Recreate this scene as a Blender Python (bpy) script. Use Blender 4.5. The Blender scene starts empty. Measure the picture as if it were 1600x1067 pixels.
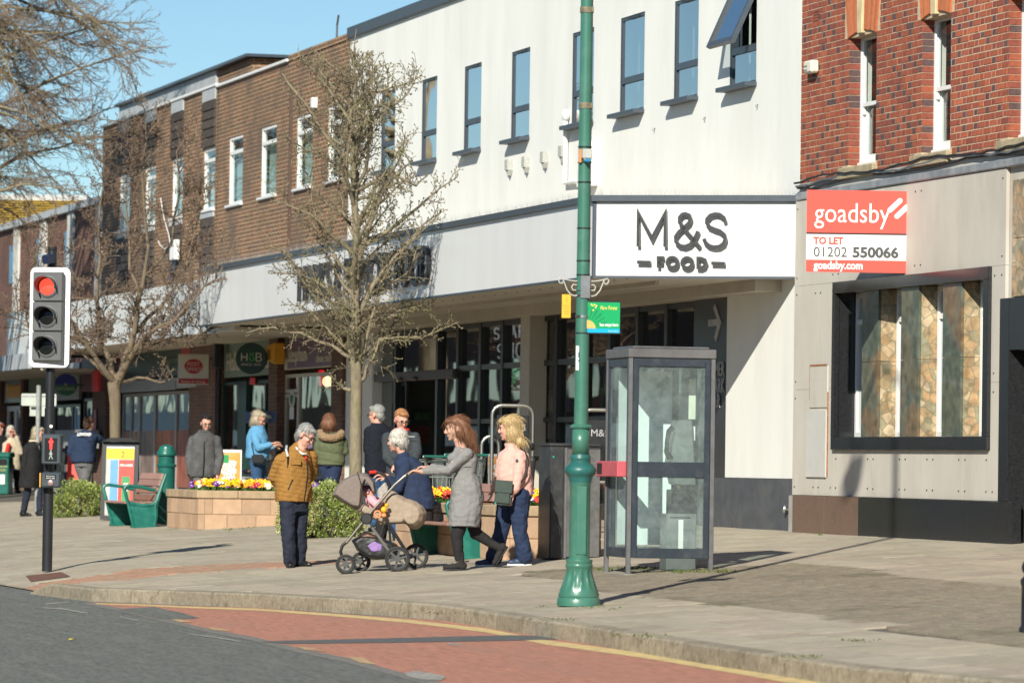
import bpy, bmesh, math, random
from mathutils import Vector, Matrix, noise
sc = bpy.context.scene
C = sc.collection
rnd = random.Random(7)
# ------------------------------------------------------------------ camera
CAMZ, FPX, PITCH, ROLL = 1.893, 7000.0, 0.0275, 0.0145
f0 = Vector((0, math.cos(PITCH), math.sin(PITCH))); u0 = Vector((0, -math.sin(PITCH), math.cos(PITCH))); r0 = Vector((1, 0, 0))
cr = r0*math.cos(ROLL) + u0*math.sin(ROLL); cu = u0*math.cos(ROLL) - r0*math.sin(ROLL)
cam = bpy.data.cameras.new('camera'); camo = bpy.data.objects.new('camera', cam); C.objects.link(camo)
camo.matrix_world = Matrix(((cr.x, cu.x, -f0.x, 0), (cr.y, cu.y, -f0.y, 0), (cr.z, cu.z, -f0.z, CAMZ), (0, 0, 0, 1)))
cam.sensor_width = 36; cam.lens = FPX/1600*36; cam.clip_start = 1; cam.clip_end = 3000
cam.dof.use_dof = True; cam.dof.focus_distance = 48.5; cam.dof.aperture_fstop = 4.2
sc.camera = camo
# ------------------------------------------------------------------ sky, sun, exposure
SUN_EL = math.radians(30.5); sdir = Vector((-0.292, -0.956, 0)).normalized()      # towards the sun
w = bpy.data.worlds.new('World'); sc.world = w; w.use_nodes = True
nt = w.node_tree; bg = nt.nodes['Background']
sky = nt.nodes.new('ShaderNodeTexSky'); sky.sky_type = 'NISHITA'; sky.sun_disc = False
sky.sun_elevation = SUN_EL; sky.sun_rotation = math.atan2(sdir.x, sdir.y); sky.altitude = 200; sky.air_density = 0.8; sky.dust_density = 0.0; sky.ozone_density = 2.4
tn = nt.nodes.new('ShaderNodeMix'); tn.data_type = 'RGBA'; tn.blend_type = 'MULTIPLY'; tn.inputs['Factor'].default_value = 1; tn.inputs['B'].default_value = (0.86, 1.0, 0.99, 1)
nt.links.new(sky.outputs[0], tn.inputs['A']); nt.links.new(tn.outputs['Result'], bg.inputs[0]); bg.inputs[1].default_value = 0.076
sl = bpy.data.lights.new('sun', 'SUN'); sl.energy = 5.0; sl.angle = math.radians(0.55); sl.color = (1, 0.955, 0.83)
so = bpy.data.objects.new('sun', sl); C.objects.link(so)
so.rotation_euler = (-(Vector((sdir.x*math.cos(SUN_EL), sdir.y*math.cos(SUN_EL), math.sin(SUN_EL))))).to_track_quat('-Z', 'Y').to_euler()
so.location = (-10, -10, 30)
sc.view_settings.view_transform = 'Standard'; sc.view_settings.look = 'None'; sc.view_settings.exposure = 0.38; sc.view_settings.gamma = 1
sc.view_settings.use_curve_mapping = False
sc.cycles.use_denoising = True; sc.cycles.max_bounces = 8; sc.cycles.transparent_max_bounces = 24; sc.cycles.caustics_reflective = False; sc.cycles.caustics_refractive = False
sc.cycles.sample_clamp_indirect = 6
# ------------------------------------------------------------------ pixel <-> place (street frame: s along the shops, n away from the road)
BETA = math.radians(15.8); cb, sb = math.cos(BETA), math.sin(BETA); STREET = BETA - math.pi/2
def H(n): return 0.0634*max(-7.0, min(21.0, n))
def SF(s, n, z=0.0): return Vector((sb*s + cb*n, -cb*s + sb*n, z))
def toS(p): return (sb*p[0] - cb*p[1], cb*p[0] + sb*p[1])
def nof(p): return cb*p[0] + sb*p[1]
def ray(px, py): return f0*FPX + cr*(px-800) + cu*(533.5-py)
def G(px, py, dz=0.0):                       # point on the pavement slope
    d = ray(px, py); k = 0.0634
    t = (CAMZ - dz)/(k*nof(d) - d.z)
    p = d*t; return Vector((p.x, p.y, p.z + CAMZ))
def At(px, py, Y):
    d = ray(px, py); p = d*(Y/d.y); return Vector((p.x, p.y, p.z + CAMZ))
def W(px, py, n):                            # on the vertical plane n = const -> (s, z)
    d = ray(px, py); p = d*(n/nof(d)); s, _ = toS(p); return s, p.z + CAMZ
def Ss(px, n, py=600): return W(px, py, n)[0]
# ------------------------------------------------------------------ mesh builder
def frame_of(d):
    d = Vector(d).normalized(); a = Vector((0, 0, 1)) if abs(d.z) < 0.9 else Vector((1, 0, 0))
    x = a.cross(d).normalized(); return x, d.cross(x).normalized(), d
class MB:
    def __init__(s): s.v = []; s.f = []; s.m = []
    def add(s, vs, fs, mi=0, M=None):
        o = len(s.v)
        s.v += [tuple(M @ Vector(v)) for v in vs] if M else [tuple(v) for v in vs]
        s.f += [tuple(i+o for i in f) for f in fs]; s.m += [mi]*len(fs); return s
    def box(s, x0, x1, y0, y1, z0, z1, mi=0, M=None):
        vs = [(x0, y0, z0), (x1, y0, z0), (x1, y1, z0), (x0, y1, z0), (x0, y0, z1), (x1, y0, z1), (x1, y1, z1), (x0, y1, z1)]
        return s.add(vs, [(3, 2, 1, 0), (4, 5, 6, 7), (0, 1, 5, 4), (1, 2, 6, 5), (2, 3, 7, 6), (3, 0, 4, 7)], mi, M)
    def quad(s, a, b, c, d, mi=0): return s.add([a, b, c, d], [(0, 1, 2, 3)], mi)
    def prism(s, poly, y0, y1, ax='y', mi=0, M=None):   # poly in the two other axes
        n = len(poly)
        if ax == 'y': g = lambda p, t: (p[0], t, p[1])
        elif ax == 'z': g = lambda p, t: (p[0], p[1], t)
        else: g = lambda p, t: (t, p[0], p[1])
        vs = [g(p, y0) for p in poly] + [g(p, y1) for p in poly]
        fs = [tuple(range(n)), tuple(range(2*n-1, n-1, -1))] + [(i, i+n, (i+1) % n + n, (i+1) % n) for i in range(n)]
        return s.add(vs, fs, mi, M)
    def tube(s, path, r, n=8, mi=0, cap=True, flat=1.0):
        path = [Vector(p) for p in path]; k = len(path); o = len(s.v)
        rs = r if isinstance(r, (list, tuple)) else [r]*k
        x = None
        for i, p in enumerate(path):
            d = (path[min(i+1, k-1)] - path[max(i-1, 0)])
            if d.length < 1e-9: d = Vector((0, 0, 1))
            d.normalize()
            if x is None: x, y, _ = frame_of(d)
            else:
                x = (x - d*x.dot(d)); x = x.normalized() if x.length > 1e-6 else frame_of(d)[0]; y = d.cross(x)
            for j in range(n):
                a = 2*math.pi*j/n; s.v.append(tuple(p + x*(math.cos(a)*rs[i]) + y*(math.sin(a)*rs[i]*flat)))
        for i in range(k-1):
            for j in range(n):
                s.f.append((o+i*n+j, o+i*n+(j+1) % n, o+(i+1)*n+(j+1) % n, o+(i+1)*n+j)); s.m.append(mi)
        if cap:
            s.f.append(tuple(o+j for j in range(n-1, -1, -1))); s.f.append(tuple(o+(k-1)*n+j for j in range(n))); s.m += [mi, mi]
        return s
    def bar(s, a, b, w, t, mi=0, up=None):
        a, b = Vector(a), Vector(b); d = (b-a).normalized(); x, y, _ = frame_of(d)
        if up is not None: y = Vector(up); y = (y - d*y.dot(d)).normalized(); x = y.cross(d)
        vs = [p + x*(i*w/2) + y*(j*t/2) for p in (a, b) for i, j in ((-1, -1), (1, -1), (1, 1), (-1, 1))]
        return s.add(vs, [(3, 2, 1, 0), (4, 5, 6, 7), (0, 1, 5, 4), (1, 2, 6, 5), (2, 3, 7, 6), (3, 0, 4, 7)], mi)
    def lathe(s, prof, c=(0, 0, 0), n=20, mi=0, M=None, flute=0.0, nf=0, fr=None):
        o = []; k = len(prof)
        for i, (r, z) in enumerate(prof):
            for j in range(n):
                a = 2*math.pi*j/n; rr = r
                if flute and fr and fr[0] <= z <= fr[1]: rr = r*(1 - flute*(0.5 - 0.5*math.cos(nf*a))**0.6)
                o.append((c[0]+rr*math.cos(a), c[1]+rr*math.sin(a), c[2]+z))
        fs = [(i*n+j, i*n+(j+1) % n, (i+1)*n+(j+1) % n, (i+1)*n+j) for i in range(k-1) for j in range(n)]
        fs += [tuple(range(n-1, -1, -1)), tuple((k-1)*n+j for j in range(n))]
        return s.add(o, fs, mi, M)
    def ell(s, c, r, n=10, m=8, mi=0, M=None):
        vs = [(c[0], c[1], c[2]-r[2])]
        for i in range(1, m):
            t = math.pi*i/m - math.pi/2
            for j in range(n):
                a = 2*math.pi*j/n; vs.append((c[0]+r[0]*math.cos(t)*math.cos(a), c[1]+r[1]*math.cos(t)*math.sin(a), c[2]+r[2]*math.sin(t)))
        vs.append((c[0], c[1], c[2]+r[2])); L = len(vs)-1
        fs = [(0, 1+(j+1) % n, 1+j) for j in range(n)]
        for i in range(m-2):
            for j in range(n): fs.append((1+i*n+j, 1+i*n+(j+1) % n, 1+(i+1)*n+(j+1) % n, 1+(i+1)*n+j))
        fs += [(1+(m-2)*n+j, 1+(m-2)*n+(j+1) % n, L) for j in range(n)]
        return s.add(vs, fs, mi, M)
    def mesh(s, name, mats, smooth=False, bevel=0, seg=1):
        me = bpy.data.meshes.new(name); me.from_pydata(s.v, [], s.f)
        mats = mats if isinstance(mats, (list, tuple)) else [mats]
        for m in mats: me.materials.append(m)
        if any(s.m): me.polygons.foreach_set('material_index', s.m)
        if bevel:
            bm = bmesh.new(); bm.from_mesh(me); bmesh.ops.remove_doubles(bm, verts=bm.verts, dist=1e-6)
            es = [e for e in bm.edges if len(e.link_faces) == 2 and e.calc_face_angle(0) > 0.5]
            bmesh.ops.bevel(bm, geom=es, offset=bevel, segments=seg, affect='EDGES', clamp_overlap=True); bm.to_mesh(me); bm.free()
        if smooth:
            me.polygons.foreach_set('use_smooth', [True]*len(me.polygons))
            if smooth != 'all':
                me.set_sharp_from_angle(angle=math.radians(40))
        me.update(); return me
    def build(s, name, mats, parent=None, smooth=False, bevel=0, seg=1, loc=None, kind=None, label=None):
        return link(name, s.mesh(name, mats, smooth, bevel, seg), parent, loc, kind, label)
OFF = {}
def link(name, me, parent=None, loc=None, kind=None, label=None, rot=None):
    o = bpy.data.objects.new(name, me); C.objects.link(o)
    if parent:
        o.parent = parent
        off = OFF.get(parent.name)
        if off: o.location = (-off[0], -off[1], -off[2]) if loc is None else (loc[0]-off[0], loc[1]-off[1], loc[2]-off[2]); loc = None
    if loc is not None: o.location = loc
    if rot is not None: o.rotation_euler = rot
    if kind: o['kind'] = kind
    if label: o['label'] = label
    return o
def tag(o, label, cat, group=None):
    o['label'] = label; o['category'] = cat
    if group: o['group'] = group
    return o
def thing(name, label, cat, loc=(0, 0, 0), rz=0.0, group=None, off=None):
    o = bpy.data.objects.new(name, None); C.objects.link(o); o.empty_display_size = 0.2
    o.location = loc; o.rotation_euler = (0, 0, rz); tag(o, label, cat, group)
    if off: OFF[o.name] = off
    return o
def street_thing(name, label, cat, s, n, z=None, group=None):   # parts are given in street coordinates
    z = H(n) if z is None else z
    return thing(name, label, cat, SF(s, n, z), STREET, group, off=(s, n, z))
def holder(name, loc=(0, 0, 0), rz=0.0, off=None, kind='structure', label=None):
    o = bpy.data.objects.new(name, None); C.objects.link(o); o.location = loc; o.rotation_euler = (0, 0, rz); o['kind'] = kind
    if label: o['label'] = label
    if off: OFF[o.name] = off
    return o
def text_geo(txt, size, depth=0.004, bold=0.0, cond=1.0, space=1.0, align='LEFT', shear=0.0):
    cu_ = bpy.data.curves.new('t', 'FONT'); cu_.body = txt; cu_.size = size; cu_.extrude = depth/2; cu_.offset = bold; cu_.align_x = align; cu_.space_character = space; cu_.shear = shear
    cu_.resolution_u = 3
    o = bpy.data.objects.new('t', cu_); C.objects.link(o)
    dg = bpy.context.evaluated_depsgraph_get(); me = bpy.data.meshes.new_from_object(o.evaluated_get(dg))
    vs = [(v.co.x*cond, v.co.y, v.co.z) for v in me.vertices]; fs = [tuple(p.vertices) for p in me.polygons]
    bpy.data.objects.remove(o); bpy.data.meshes.remove(me); bpy.data.curves.remove(cu_); return vs, fs
def put_text(mb, txt, size, x, y, z, depth=0.006, mi=0, bold=0.0, cond=1.0, space=1.0, align='LEFT', M=None, width=None, shear=0.0):
    """text in the x-z plane, read from -y; width fits it"""
    vs, fs = text_geo(txt, size, depth, bold, cond, space, align, shear)
    if width:
        xs = [v[0] for v in vs]; k = width/(max(xs)-min(xs)); vs = [(v[0]*k, v[1], v[2]) for v in vs]
    mb.add([(x+v[0], y-v[2], z+v[1]) for v in vs], fs, mi, M)
def stroke(mb, pts, w, y0, y1, mi=0, M=None, closed=False):
    """flat stroke of width w along pts (x,z), extruded from y0 to y1"""
    P = [Vector((p[0], p[1])) for p in pts]; n = len(P); L = []; R = []
    for i in range(n):
        if closed: a, b = P[(i-1) % n], P[(i+1) % n]; d1 = (P[i]-a).normalized(); d2 = (b-P[i]).normalized()
        else: d1 = (P[i]-P[i-1]).normalized() if i else (P[1]-P[0]).normalized(); d2 = (P[i+1]-P[i]).normalized() if i < n-1 else d1
        n1 = Vector((-d1.y, d1.x)); n2 = Vector((-d2.y, d2.x)); m = (n1+n2); m = m.normalized() if m.length > 1e-6 else n1
        k = w/2/max(0.35, m.dot(n1)); L.append(P[i]+m*k); R.append(P[i]-m*k)
    vs = [(p.x, y, p.y) for y in (y0, y1) for p in L+R]; q = 2*n; fs = []
    for i in range(n if closed else n-1):
        j = (i+1) % n
        fs += [(i, j, n+j, n+i), (q+i, q+n+i, q+n+j, q+j), (i, q+i, q+j, j), (n+i, n+j, q+n+j, q+n+i)]
    if not closed: fs += [(0, n, q+n, q), (n-1, q+n-1, q+2*n-1, 2*n-1)]
    mb.add(vs, fs, mi, M)
def arc(cx, cz, rx, rz, a0, a1, k=14): return [(cx+rx*math.cos(math.radians(a0+(a1-a0)*i/k)), cz+rz*math.sin(math.radians(a0+(a1-a0)*i/k))) for i in range(k+1)]
# ------------------------------------------------------------------ materials
def M(name, col, rough=0.7, metal=0.0, var=0.15, scale=6.0, bump=0.0, bscale=80.0, coat=0.0, spec=0.5, emit=None, dirt=None, dscale=2.0, rnd_obj=0.0, streak=0.0, fabric=0.0, along=0.0):
    m = bpy.data.materials.new(name); m.use_nodes = True; t = m.node_tree; N = t.nodes; L = t.links; b = N['Principled BSDF']
    b.inputs['Roughness'].default_value = rough; b.inputs['Metallic'].default_value = metal; b.inputs['Specular IOR Level'].default_value = spec
    if coat: b.inputs['Coat Weight'].default_value = coat; b.inputs['Coat Roughness'].default_value = 0.08
    if fabric: b.inputs['Sheen Weight'].default_value = fabric
    tc = N.new('ShaderNodeTexCoord'); src = tc.outputs['Object']
    if streak:
        mp = N.new('ShaderNodeMapping'); mp.inputs['Scale'].default_value = (1, 1, streak); L.new(src, mp.inputs[0]); src = mp.outputs[0]
    if along:      # wear drawn out along the street
        mp = N.new('ShaderNodeMapping'); mp.vector_type = 'TEXTURE'; mp.inputs['Rotation'].default_value = (0, 0, STREET); mp.inputs['Scale'].default_value = (along, 1, 1); L.new(src, mp.inputs[0]); src = mp.outputs[0]
    nz = N.new('ShaderNodeTexNoise'); nz.inputs['Scale'].default_value = scale; nz.inputs['Detail'].default_value = 6; nz.inputs['Roughness'].default_value = 0.65; L.new(src, nz.inputs['Vector'])
    rp = N.new('ShaderNodeMapRange'); rp.inputs['From Min'].default_value = 0.3; rp.inputs['From Max'].default_value = 0.7; rp.inputs['To Min'].default_value = 1-var; rp.inputs['To Max'].default_value = 1+var
    L.new(nz.outputs[0], rp.inputs['Value'])
    mx = N.new('ShaderNodeMix'); mx.data_type = 'RGBA'; mx.blend_type = 'MULTIPLY'; mx.inputs['Factor'].default_value = 1; mx.inputs['A'].default_value = (*col, 1)
    L.new(rp.outputs[0], mx.inputs['B']); out = mx.outputs['Result']
    if dirt:
        d2 = N.new('ShaderNodeTexNoise'); d2.inputs['Scale'].default_value = dscale; d2.inputs['Detail'].default_value = 8; d2.inputs['Roughness'].default_value = 0.7; L.new(src, d2.inputs['Vector'])
        r2 = N.new('ShaderNodeMapRange'); r2.inputs['From Min'].default_value = 0.5; r2.inputs['From Max'].default_value = 0.72; L.new(d2.outputs[0], r2.inputs['Value'])
        m2 = N.new('ShaderNodeMix'); m2.data_type = 'RGBA'; L.new(r2.outputs[0], m2.inputs['Factor']); L.new(out, m2.inputs['A']); m2.inputs['B'].default_value = (*dirt, 1); out = m2.outputs['Result']
    if rnd_obj:
        oi = N.new('ShaderNodeObjectInfo'); r3 = N.new('ShaderNodeMapRange'); r3.inputs['To Min'].default_value = 1-rnd_obj; r3.inputs['To Max'].default_value = 1+rnd_obj; L.new(oi.outputs['Random'], r3.inputs['Value'])
        m3 = N.new('ShaderNodeMix'); m3.data_type = 'RGBA'; m3.blend_type = 'MULTIPLY'; m3.inputs['Factor'].default_value = 1; L.new(out, m3.inputs['A']); L.new(r3.outputs[0], m3.inputs['B']); out = m3.outputs['Result']
    L.new(out, b.inputs['Base Color'])
    if bump:
        n2 = N.new('ShaderNodeTexNoise'); n2.inputs['Scale'].default_value = bscale; n2.inputs['Detail'].default_value = 4; L.new(tc.outputs['Object'], n2.inputs['Vector'])
        bp = N.new('ShaderNodeBump'); bp.inputs['Strength'].default_value = bump; bp.inputs['Distance'].default_value = 0.01; L.new(n2.outputs[0], bp.inputs['Height']); L.new(bp.outputs[0], b.inputs['Normal'])
    if emit: b.inputs['Emission Color'].default_value = (*emit[:3], 1); b.inputs['Emission Strength'].default_value = emit[3]
    return m
def glass(name, tint=(0.55, 0.62, 0.62), refl=1.0, dusty=0.0, dust=(0.6, 0.68, 0.68)):
    m = bpy.data.materials.new(name); m.use_nodes = True; t = m.node_tree; N = t.nodes; L = t.links; N.remove(N['Principled BSDF']); o = N['Material Output']
    tr = N.new('ShaderNodeBsdfTransparent'); tr.inputs[0].default_value = (*tint, 1); gl = N.new('ShaderNodeBsdfGlossy'); gl.inputs['Roughness'].default_value = 0.015
    lw = N.new('ShaderNodeLayerWeight'); pw = N.new('ShaderNodeMath'); pw.operation = 'POWER'; pw.inputs[1].default_value = 5; L.new(lw.outputs['Facing'], pw.inputs[0]); mu = N.new('ShaderNodeMath'); mu.operation = 'MULTIPLY_ADD'; mu.inputs[1].default_value = 0.95*1.7*refl; mu.inputs[2].default_value = 0.05*refl; mu.use_clamp = True
    geo = N.new('ShaderNodeNewGeometry'); tc = N.new('ShaderNodeTexCoord'); nz = N.new('ShaderNodeTexNoise'); nz.inputs['Scale'].default_value = 0.9; nz.inputs['Detail'].default_value = 1; L.new(tc.outputs['Object'], nz.inputs['Vector'])
    bp = N.new('ShaderNodeBump'); bp.inputs['Strength'].default_value = 0.12; bp.inputs['Distance'].default_value = 0.02; L.new(nz.outputs[0], bp.inputs['Height']); L.new(bp.outputs[0], gl.inputs['Normal'])
    L.new(pw.outputs[0], mu.inputs[0]); mx = N.new('ShaderNodeMixShader'); L.new(mu.outputs[0], mx.inputs[0]); L.new(tr.outputs[0], mx.inputs[1]); L.new(gl.outputs[0], mx.inputs[2]); last = mx.outputs[0]
    if dusty:
        df = N.new('ShaderNodeBsdfDiffuse'); df.inputs[0].default_value = (*dust, 1); n3 = N.new('ShaderNodeTexNoise'); n3.inputs['Scale'].default_value = 5; n3.inputs['Detail'].default_value = 9; n3.inputs['Roughness'].default_value = .75; L.new(tc.outputs['Object'], n3.inputs['Vector'])
        r = N.new('ShaderNodeMapRange'); r.inputs['From Min'].default_value = 0.35; r.inputs['From Max'].default_value = 0.75; r.inputs['To Min'].default_value = dusty*0.35; r.inputs['To Max'].default_value = dusty*1.5; L.new(n3.outputs[0], r.inputs['Value'])
        m2 = N.new('ShaderNodeMixShader'); L.new(r.outputs[0], m2.inputs[0]); L.new(last, m2.inputs[1]); L.new(df.outputs[0], m2.inputs[2]); last = m2.outputs[0]
    L.new(last, o.inputs[0]); return m
def brick_mat(name, c1, c2, c3, mortar, W_=0.225, Hh=0.075, mort=0.011, soot=None, bump=0.6, off=0.5, uv='sz'):
    m = bpy.data.materials.new(name); m.use_nodes = True; t = m.node_tree; N = t.nodes; L = t.links; b = N['Principled BSDF']; b.inputs['Roughness'].default_value = 0.85
    tc = N.new('ShaderNodeTexCoord'); sp = N.new('ShaderNodeSeparateXYZ'); L.new(tc.outputs['Object'], sp.inputs[0]); cb_ = N.new('ShaderNodeCombineXYZ')
    ad = N.new('ShaderNodeMath'); L.new(sp.outputs[0], ad.inputs[0]); L.new(sp.outputs[1], ad.inputs[1]); L.new(ad.outputs[0], cb_.inputs[0]); L.new(sp.outputs[2], cb_.inputs[1])
    br = N.new('ShaderNodeTexBrick'); br.inputs['Scale'].default_value = 1; br.inputs['Brick Width'].default_value = W_; br.inputs['Row Height'].default_value = Hh; br.inputs['Mortar Size'].default_value = mort/2; br.inputs['Mortar Smooth'].default_value = 0.1; br.offset = off
    br.inputs['Color1'].default_value = (*c1, 1); br.inputs['Color2'].default_value = (*c2, 1); br.inputs['Mortar'].default_value = (*mortar, 1); br.inputs['Bias'].default_value = 0.0
    L.new(cb_.outputs[0], br.inputs['Vector'])
    nz = N.new('ShaderNodeTexNoise'); nz.inputs['Scale'].default_value = 1.3; nz.inputs['Detail'].default_value = 5; L.new(tc.outputs['Object'], nz.inputs['Vector'])
    r = N.new('ShaderNodeMapRange'); r.inputs['From Min'].default_value = 0.42; r.inputs['From Max'].default_value = 0.68; r.inputs['To Max'].default_value = 0.75; L.new(nz.outputs[0], r.inputs['Value'])
    mx = N.new('ShaderNodeMix'); mx.data_type = 'RGBA'; L.new(r.outputs[0], mx.inputs['Factor']); L.new(br.outputs['Color'], mx.inputs['A']); mx.inputs['B'].default_value = (*c3, 1)
    n4 = N.new('ShaderNodeTexNoise'); n4.inputs['Scale'].default_value = 22; n4.inputs['Detail'].default_value = 5; L.new(tc.outputs['Object'], n4.inputs['Vector'])
    r4 = N.new('ShaderNodeMapRange'); r4.inputs['From Min'].default_value = 0.3; r4.inputs['From Max'].default_value = 0.7; r4.inputs['To Min'].default_value = 0.7; r4.inputs['To Max'].default_value = 1.3; L.new(n4.outputs[0], r4.inputs['Value'])
    m4 = N.new('ShaderNodeMix'); m4.data_type = 'RGBA'; m4.blend_type = 'MULTIPLY'; m4.inputs['Factor'].default_value = 1; L.new(mx.outputs['Result'], m4.inputs['A']); L.new(r4.outputs[0], m4.inputs['B'])
    L.new(m4.outputs['Result'], b.inputs['Base Color'])
    iv = N.new('ShaderNodeMath'); iv.operation = 'SUBTRACT'; iv.inputs[0].default_value = 1; L.new(br.outputs['Fac'], iv.inputs[1])
    bp = N.new('ShaderNodeBump'); bp.inputs['Strength'].default_value = bump; bp.inputs['Distance'].default_value = 0.01; L.new(iv.outputs[0], bp.inputs['Height']); L.new(bp.outputs[0], b.inputs['Normal'])
    return m
def attr_mat(name, rough=0.8, var=0.2, scale=30, bump=0.3, bscale=150, trans=0.0, dirt=None, dscale=0.6, spec=0.3):
    """colour from the face attribute 'tint' (each piece its own colour) plus grain"""
    m = M(name, (1, 1, 1), rough, var=var, scale=scale, bump=bump, bscale=bscale, dirt=dirt, dscale=dscale, spec=spec); t = m.node_tree
    at = t.nodes.new('ShaderNodeAttribute'); at.attribute_name = 'tint'
    mx = [x for x in t.nodes if x.type == 'MIX' and x.blend_type == 'MULTIPLY'][0]; t.links.new(at.outputs['Color'], mx.inputs['A']); return m
def tint(me, cols):
    a = me.attributes.new('tint', 'FLOAT_COLOR', 'FACE'); a.data.foreach_set('color', [x for c in cols for x in (*c, 1)])
# ------------------------------------------------------------------ shared materials
MT = {}
def mk(k, *a, **kw): MT[k] = M(k, *a, **kw); return MT[k]
mk('asphalt', (0.135, 0.142, 0.130), 0.9, var=0.50, scale=42, bump=0.8, bscale=130, dirt=(0.19, 0.19, 0.175), dscale=7, along=9)
mk('asphalt_patch', (0.11, 0.115, 0.117), 0.9, var=0.4, scale=60, bump=0.8, bscale=130)
mk('red_surface', (0.43, 0.195, 0.135), 0.9, var=0.30, scale=30, bump=0.6, bscale=160, dirt=(0.36, 0.195, 0.145), dscale=3, along=8)
mk('yellow_line', (0.62, 0.47, 0.21), 0.85, var=0.2, scale=12, bump=0.4, bscale=120, dirt=(0.40, 0.31, 0.20), dscale=5)
mk('yellow_worn', (0.46, 0.32, 0.17), 0.85, var=0.3, scale=14, dirt=(0.36, 0.17, 0.12), dscale=6)
mk('seal_grey', (0.185, 0.175, 0.16), 0.9, var=0.35, scale=22, bump=0.6)
mk('worn_white', (0.30, 0.29, 0.26), 0.9, var=0.4, scale=14)
mk('kerb_concrete', (0.30, 0.26, 0.195), 0.9, var=0.30, scale=24, bump=0.6, bscale=110, dirt=(0.14, 0.12, 0.075), dscale=7, rnd_obj=0.13)
mk('kerb_granite', (0.19, 0.215, 0.24), 0.85, var=0.3, scale=9, bump=0.6, bscale=110, dirt=(0.33, 0.34, 0.33), dscale=6)
mk('bed', (0.12, 0.105, 0.085), 0.95, var=0.3, scale=20, bump=0.3)
MT['slab'] = attr_mat('slab', 0.85, var=0.16, scale=8, bump=0.25, bscale=150, dirt=(0.30, 0.26, 0.20), dscale=0.7)
MT['sett'] = attr_mat('sett', 0.9, var=0.25, scale=30, bump=0.5, bscale=150, dirt=(0.13, 0.12, 0.075), dscale=0.9)
mk('white_paint', (0.80, 0.80, 0.78), 0.45, var=0.03, scale=3)
mk('white_frame', (0.78, 0.79, 0.78), 0.4, var=0.04, scale=5, bump=0.05)
mk('black_metal', (0.018, 0.019, 0.021), 0.35, var=0.3, scale=6, bump=0.05)
mk('steel', (0.55, 0.55, 0.53), 0.28, metal=1.0, var=0.1)
mk('grey_steel', (0.33, 0.335, 0.34), 0.45, metal=0.85, var=0.18, scale=5, dirt=(0.22, 0.21, 0.19), dscale=4)
mk('dark_void', (0.012, 0.012, 0.013), 0.9, var=0.2)
mk('soil', (0.06, 0.042, 0.028), 0.95, var=0.4, scale=20, bump=0.8, bscale=40)
mk('black_rubber', (0.02, 0.02, 0.021), 0.7, var=0.2)
mk('text_white', (0.82, 0.82, 0.80), 0.5, var=0.02)
mk('text_black', (0.02, 0.02, 0.022), 0.5, var=0.05)
# ------------------------------------------------------------------ kerb line, road, pavement
KT = [(77, 912), (140, 919), (208, 921), (298, 924), (400, 927.5), (569, 936.5), (681, 944), (800, 961.5), (940, 982), (1025, 996), (1109, 1009), (1200, 1022), (1338, 1043), (1481, 1055), (1600, 1067), (1750, 1083)]
KP = [G(*p) for p in KT]
ksn = [toS(p) for p in KP]
ksn = [(ksn[0][0]-200, ksn[0][1]-1.2), (ksn[0][0]-1.0, ksn[0][1]-0.05)] + ksn + [(ksn[-1][0]+14, ksn[-1][1]-2.0)]
def nk(s):
    for (s0, n0), (s1, n1) in zip(ksn, ksn[1:]):
        if s0 <= s <= s1: return n0 + (n1-n0)*(s-s0)/(s1-s0)
    return ksn[-1][1]
RD = -0.135
S_DROP = ksn[2][0]
def HP(s, n): return H(n) - 0.12*max(0.0, min(1.0, 1-(n-nk(s))/1.6))*max(0.0, min(1.0, (S_DROP-s)/0.9))   # dropped kerb at the crossing
def grade(mb, s0, s1, nf0, nf1, dz, ds=2.0, nn=6, mi=0):
    k = max(1, int((s1-s0)/ds)); vs = []; fs = []
    for i in range(k+1):
        s = s0 + (s1-s0)*i/k; a, b = nf0(s), nf1(s)
        for j in range(nn+1):
            n = a + (b-a)*j/nn; vs.append(SF(s, n, (HP(s, n) if dz > -0.1 else H(n))+dz))
    for i in range(k):
        for j in range(nn): fs.append((i*(nn+1)+j, i*(nn+1)+j+1, (i+1)*(nn+1)+j+1, (i+1)*(nn+1)+j))
    mb.add(vs, fs, mi)
g = MB(); vs = []; fs = []
ns = [-900, -300, -60, -20, -7, 0, 7, 14, 21, 60, 300, 900]; ss = [-2500, -600, -250, -120, -60, 0, 60, 200]
for s in ss:
    for n in ns: vs.append(SF(s, n, H(n)-0.30))
for i in range(len(ss)-1):
    for j in range(len(ns)-1): fs.append((i*len(ns)+j, i*len(ns)+j+1, (i+1)*len(ns)+j+1, (i+1)*len(ns)+j))
g.add(vs, fs); gr = g.build('ground', MT['asphalt']); gr['kind'] = 'structure'
g = MB(); grade(g, -220, 10, lambda s: -7.0, lambda s: nk(s)+0.17, RD, 1.0, 8); o = g.build('road', MT['asphalt']); o['kind'] = 'structure'
pav = holder('pavement')
g = MB(); grade(g, -220, 10, lambda s: nk(s)+0.14, lambda s: 18.6, -0.014, 1.0, 8); g.build('paving_bed', MT['bed'], pav, kind='structure')
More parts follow.
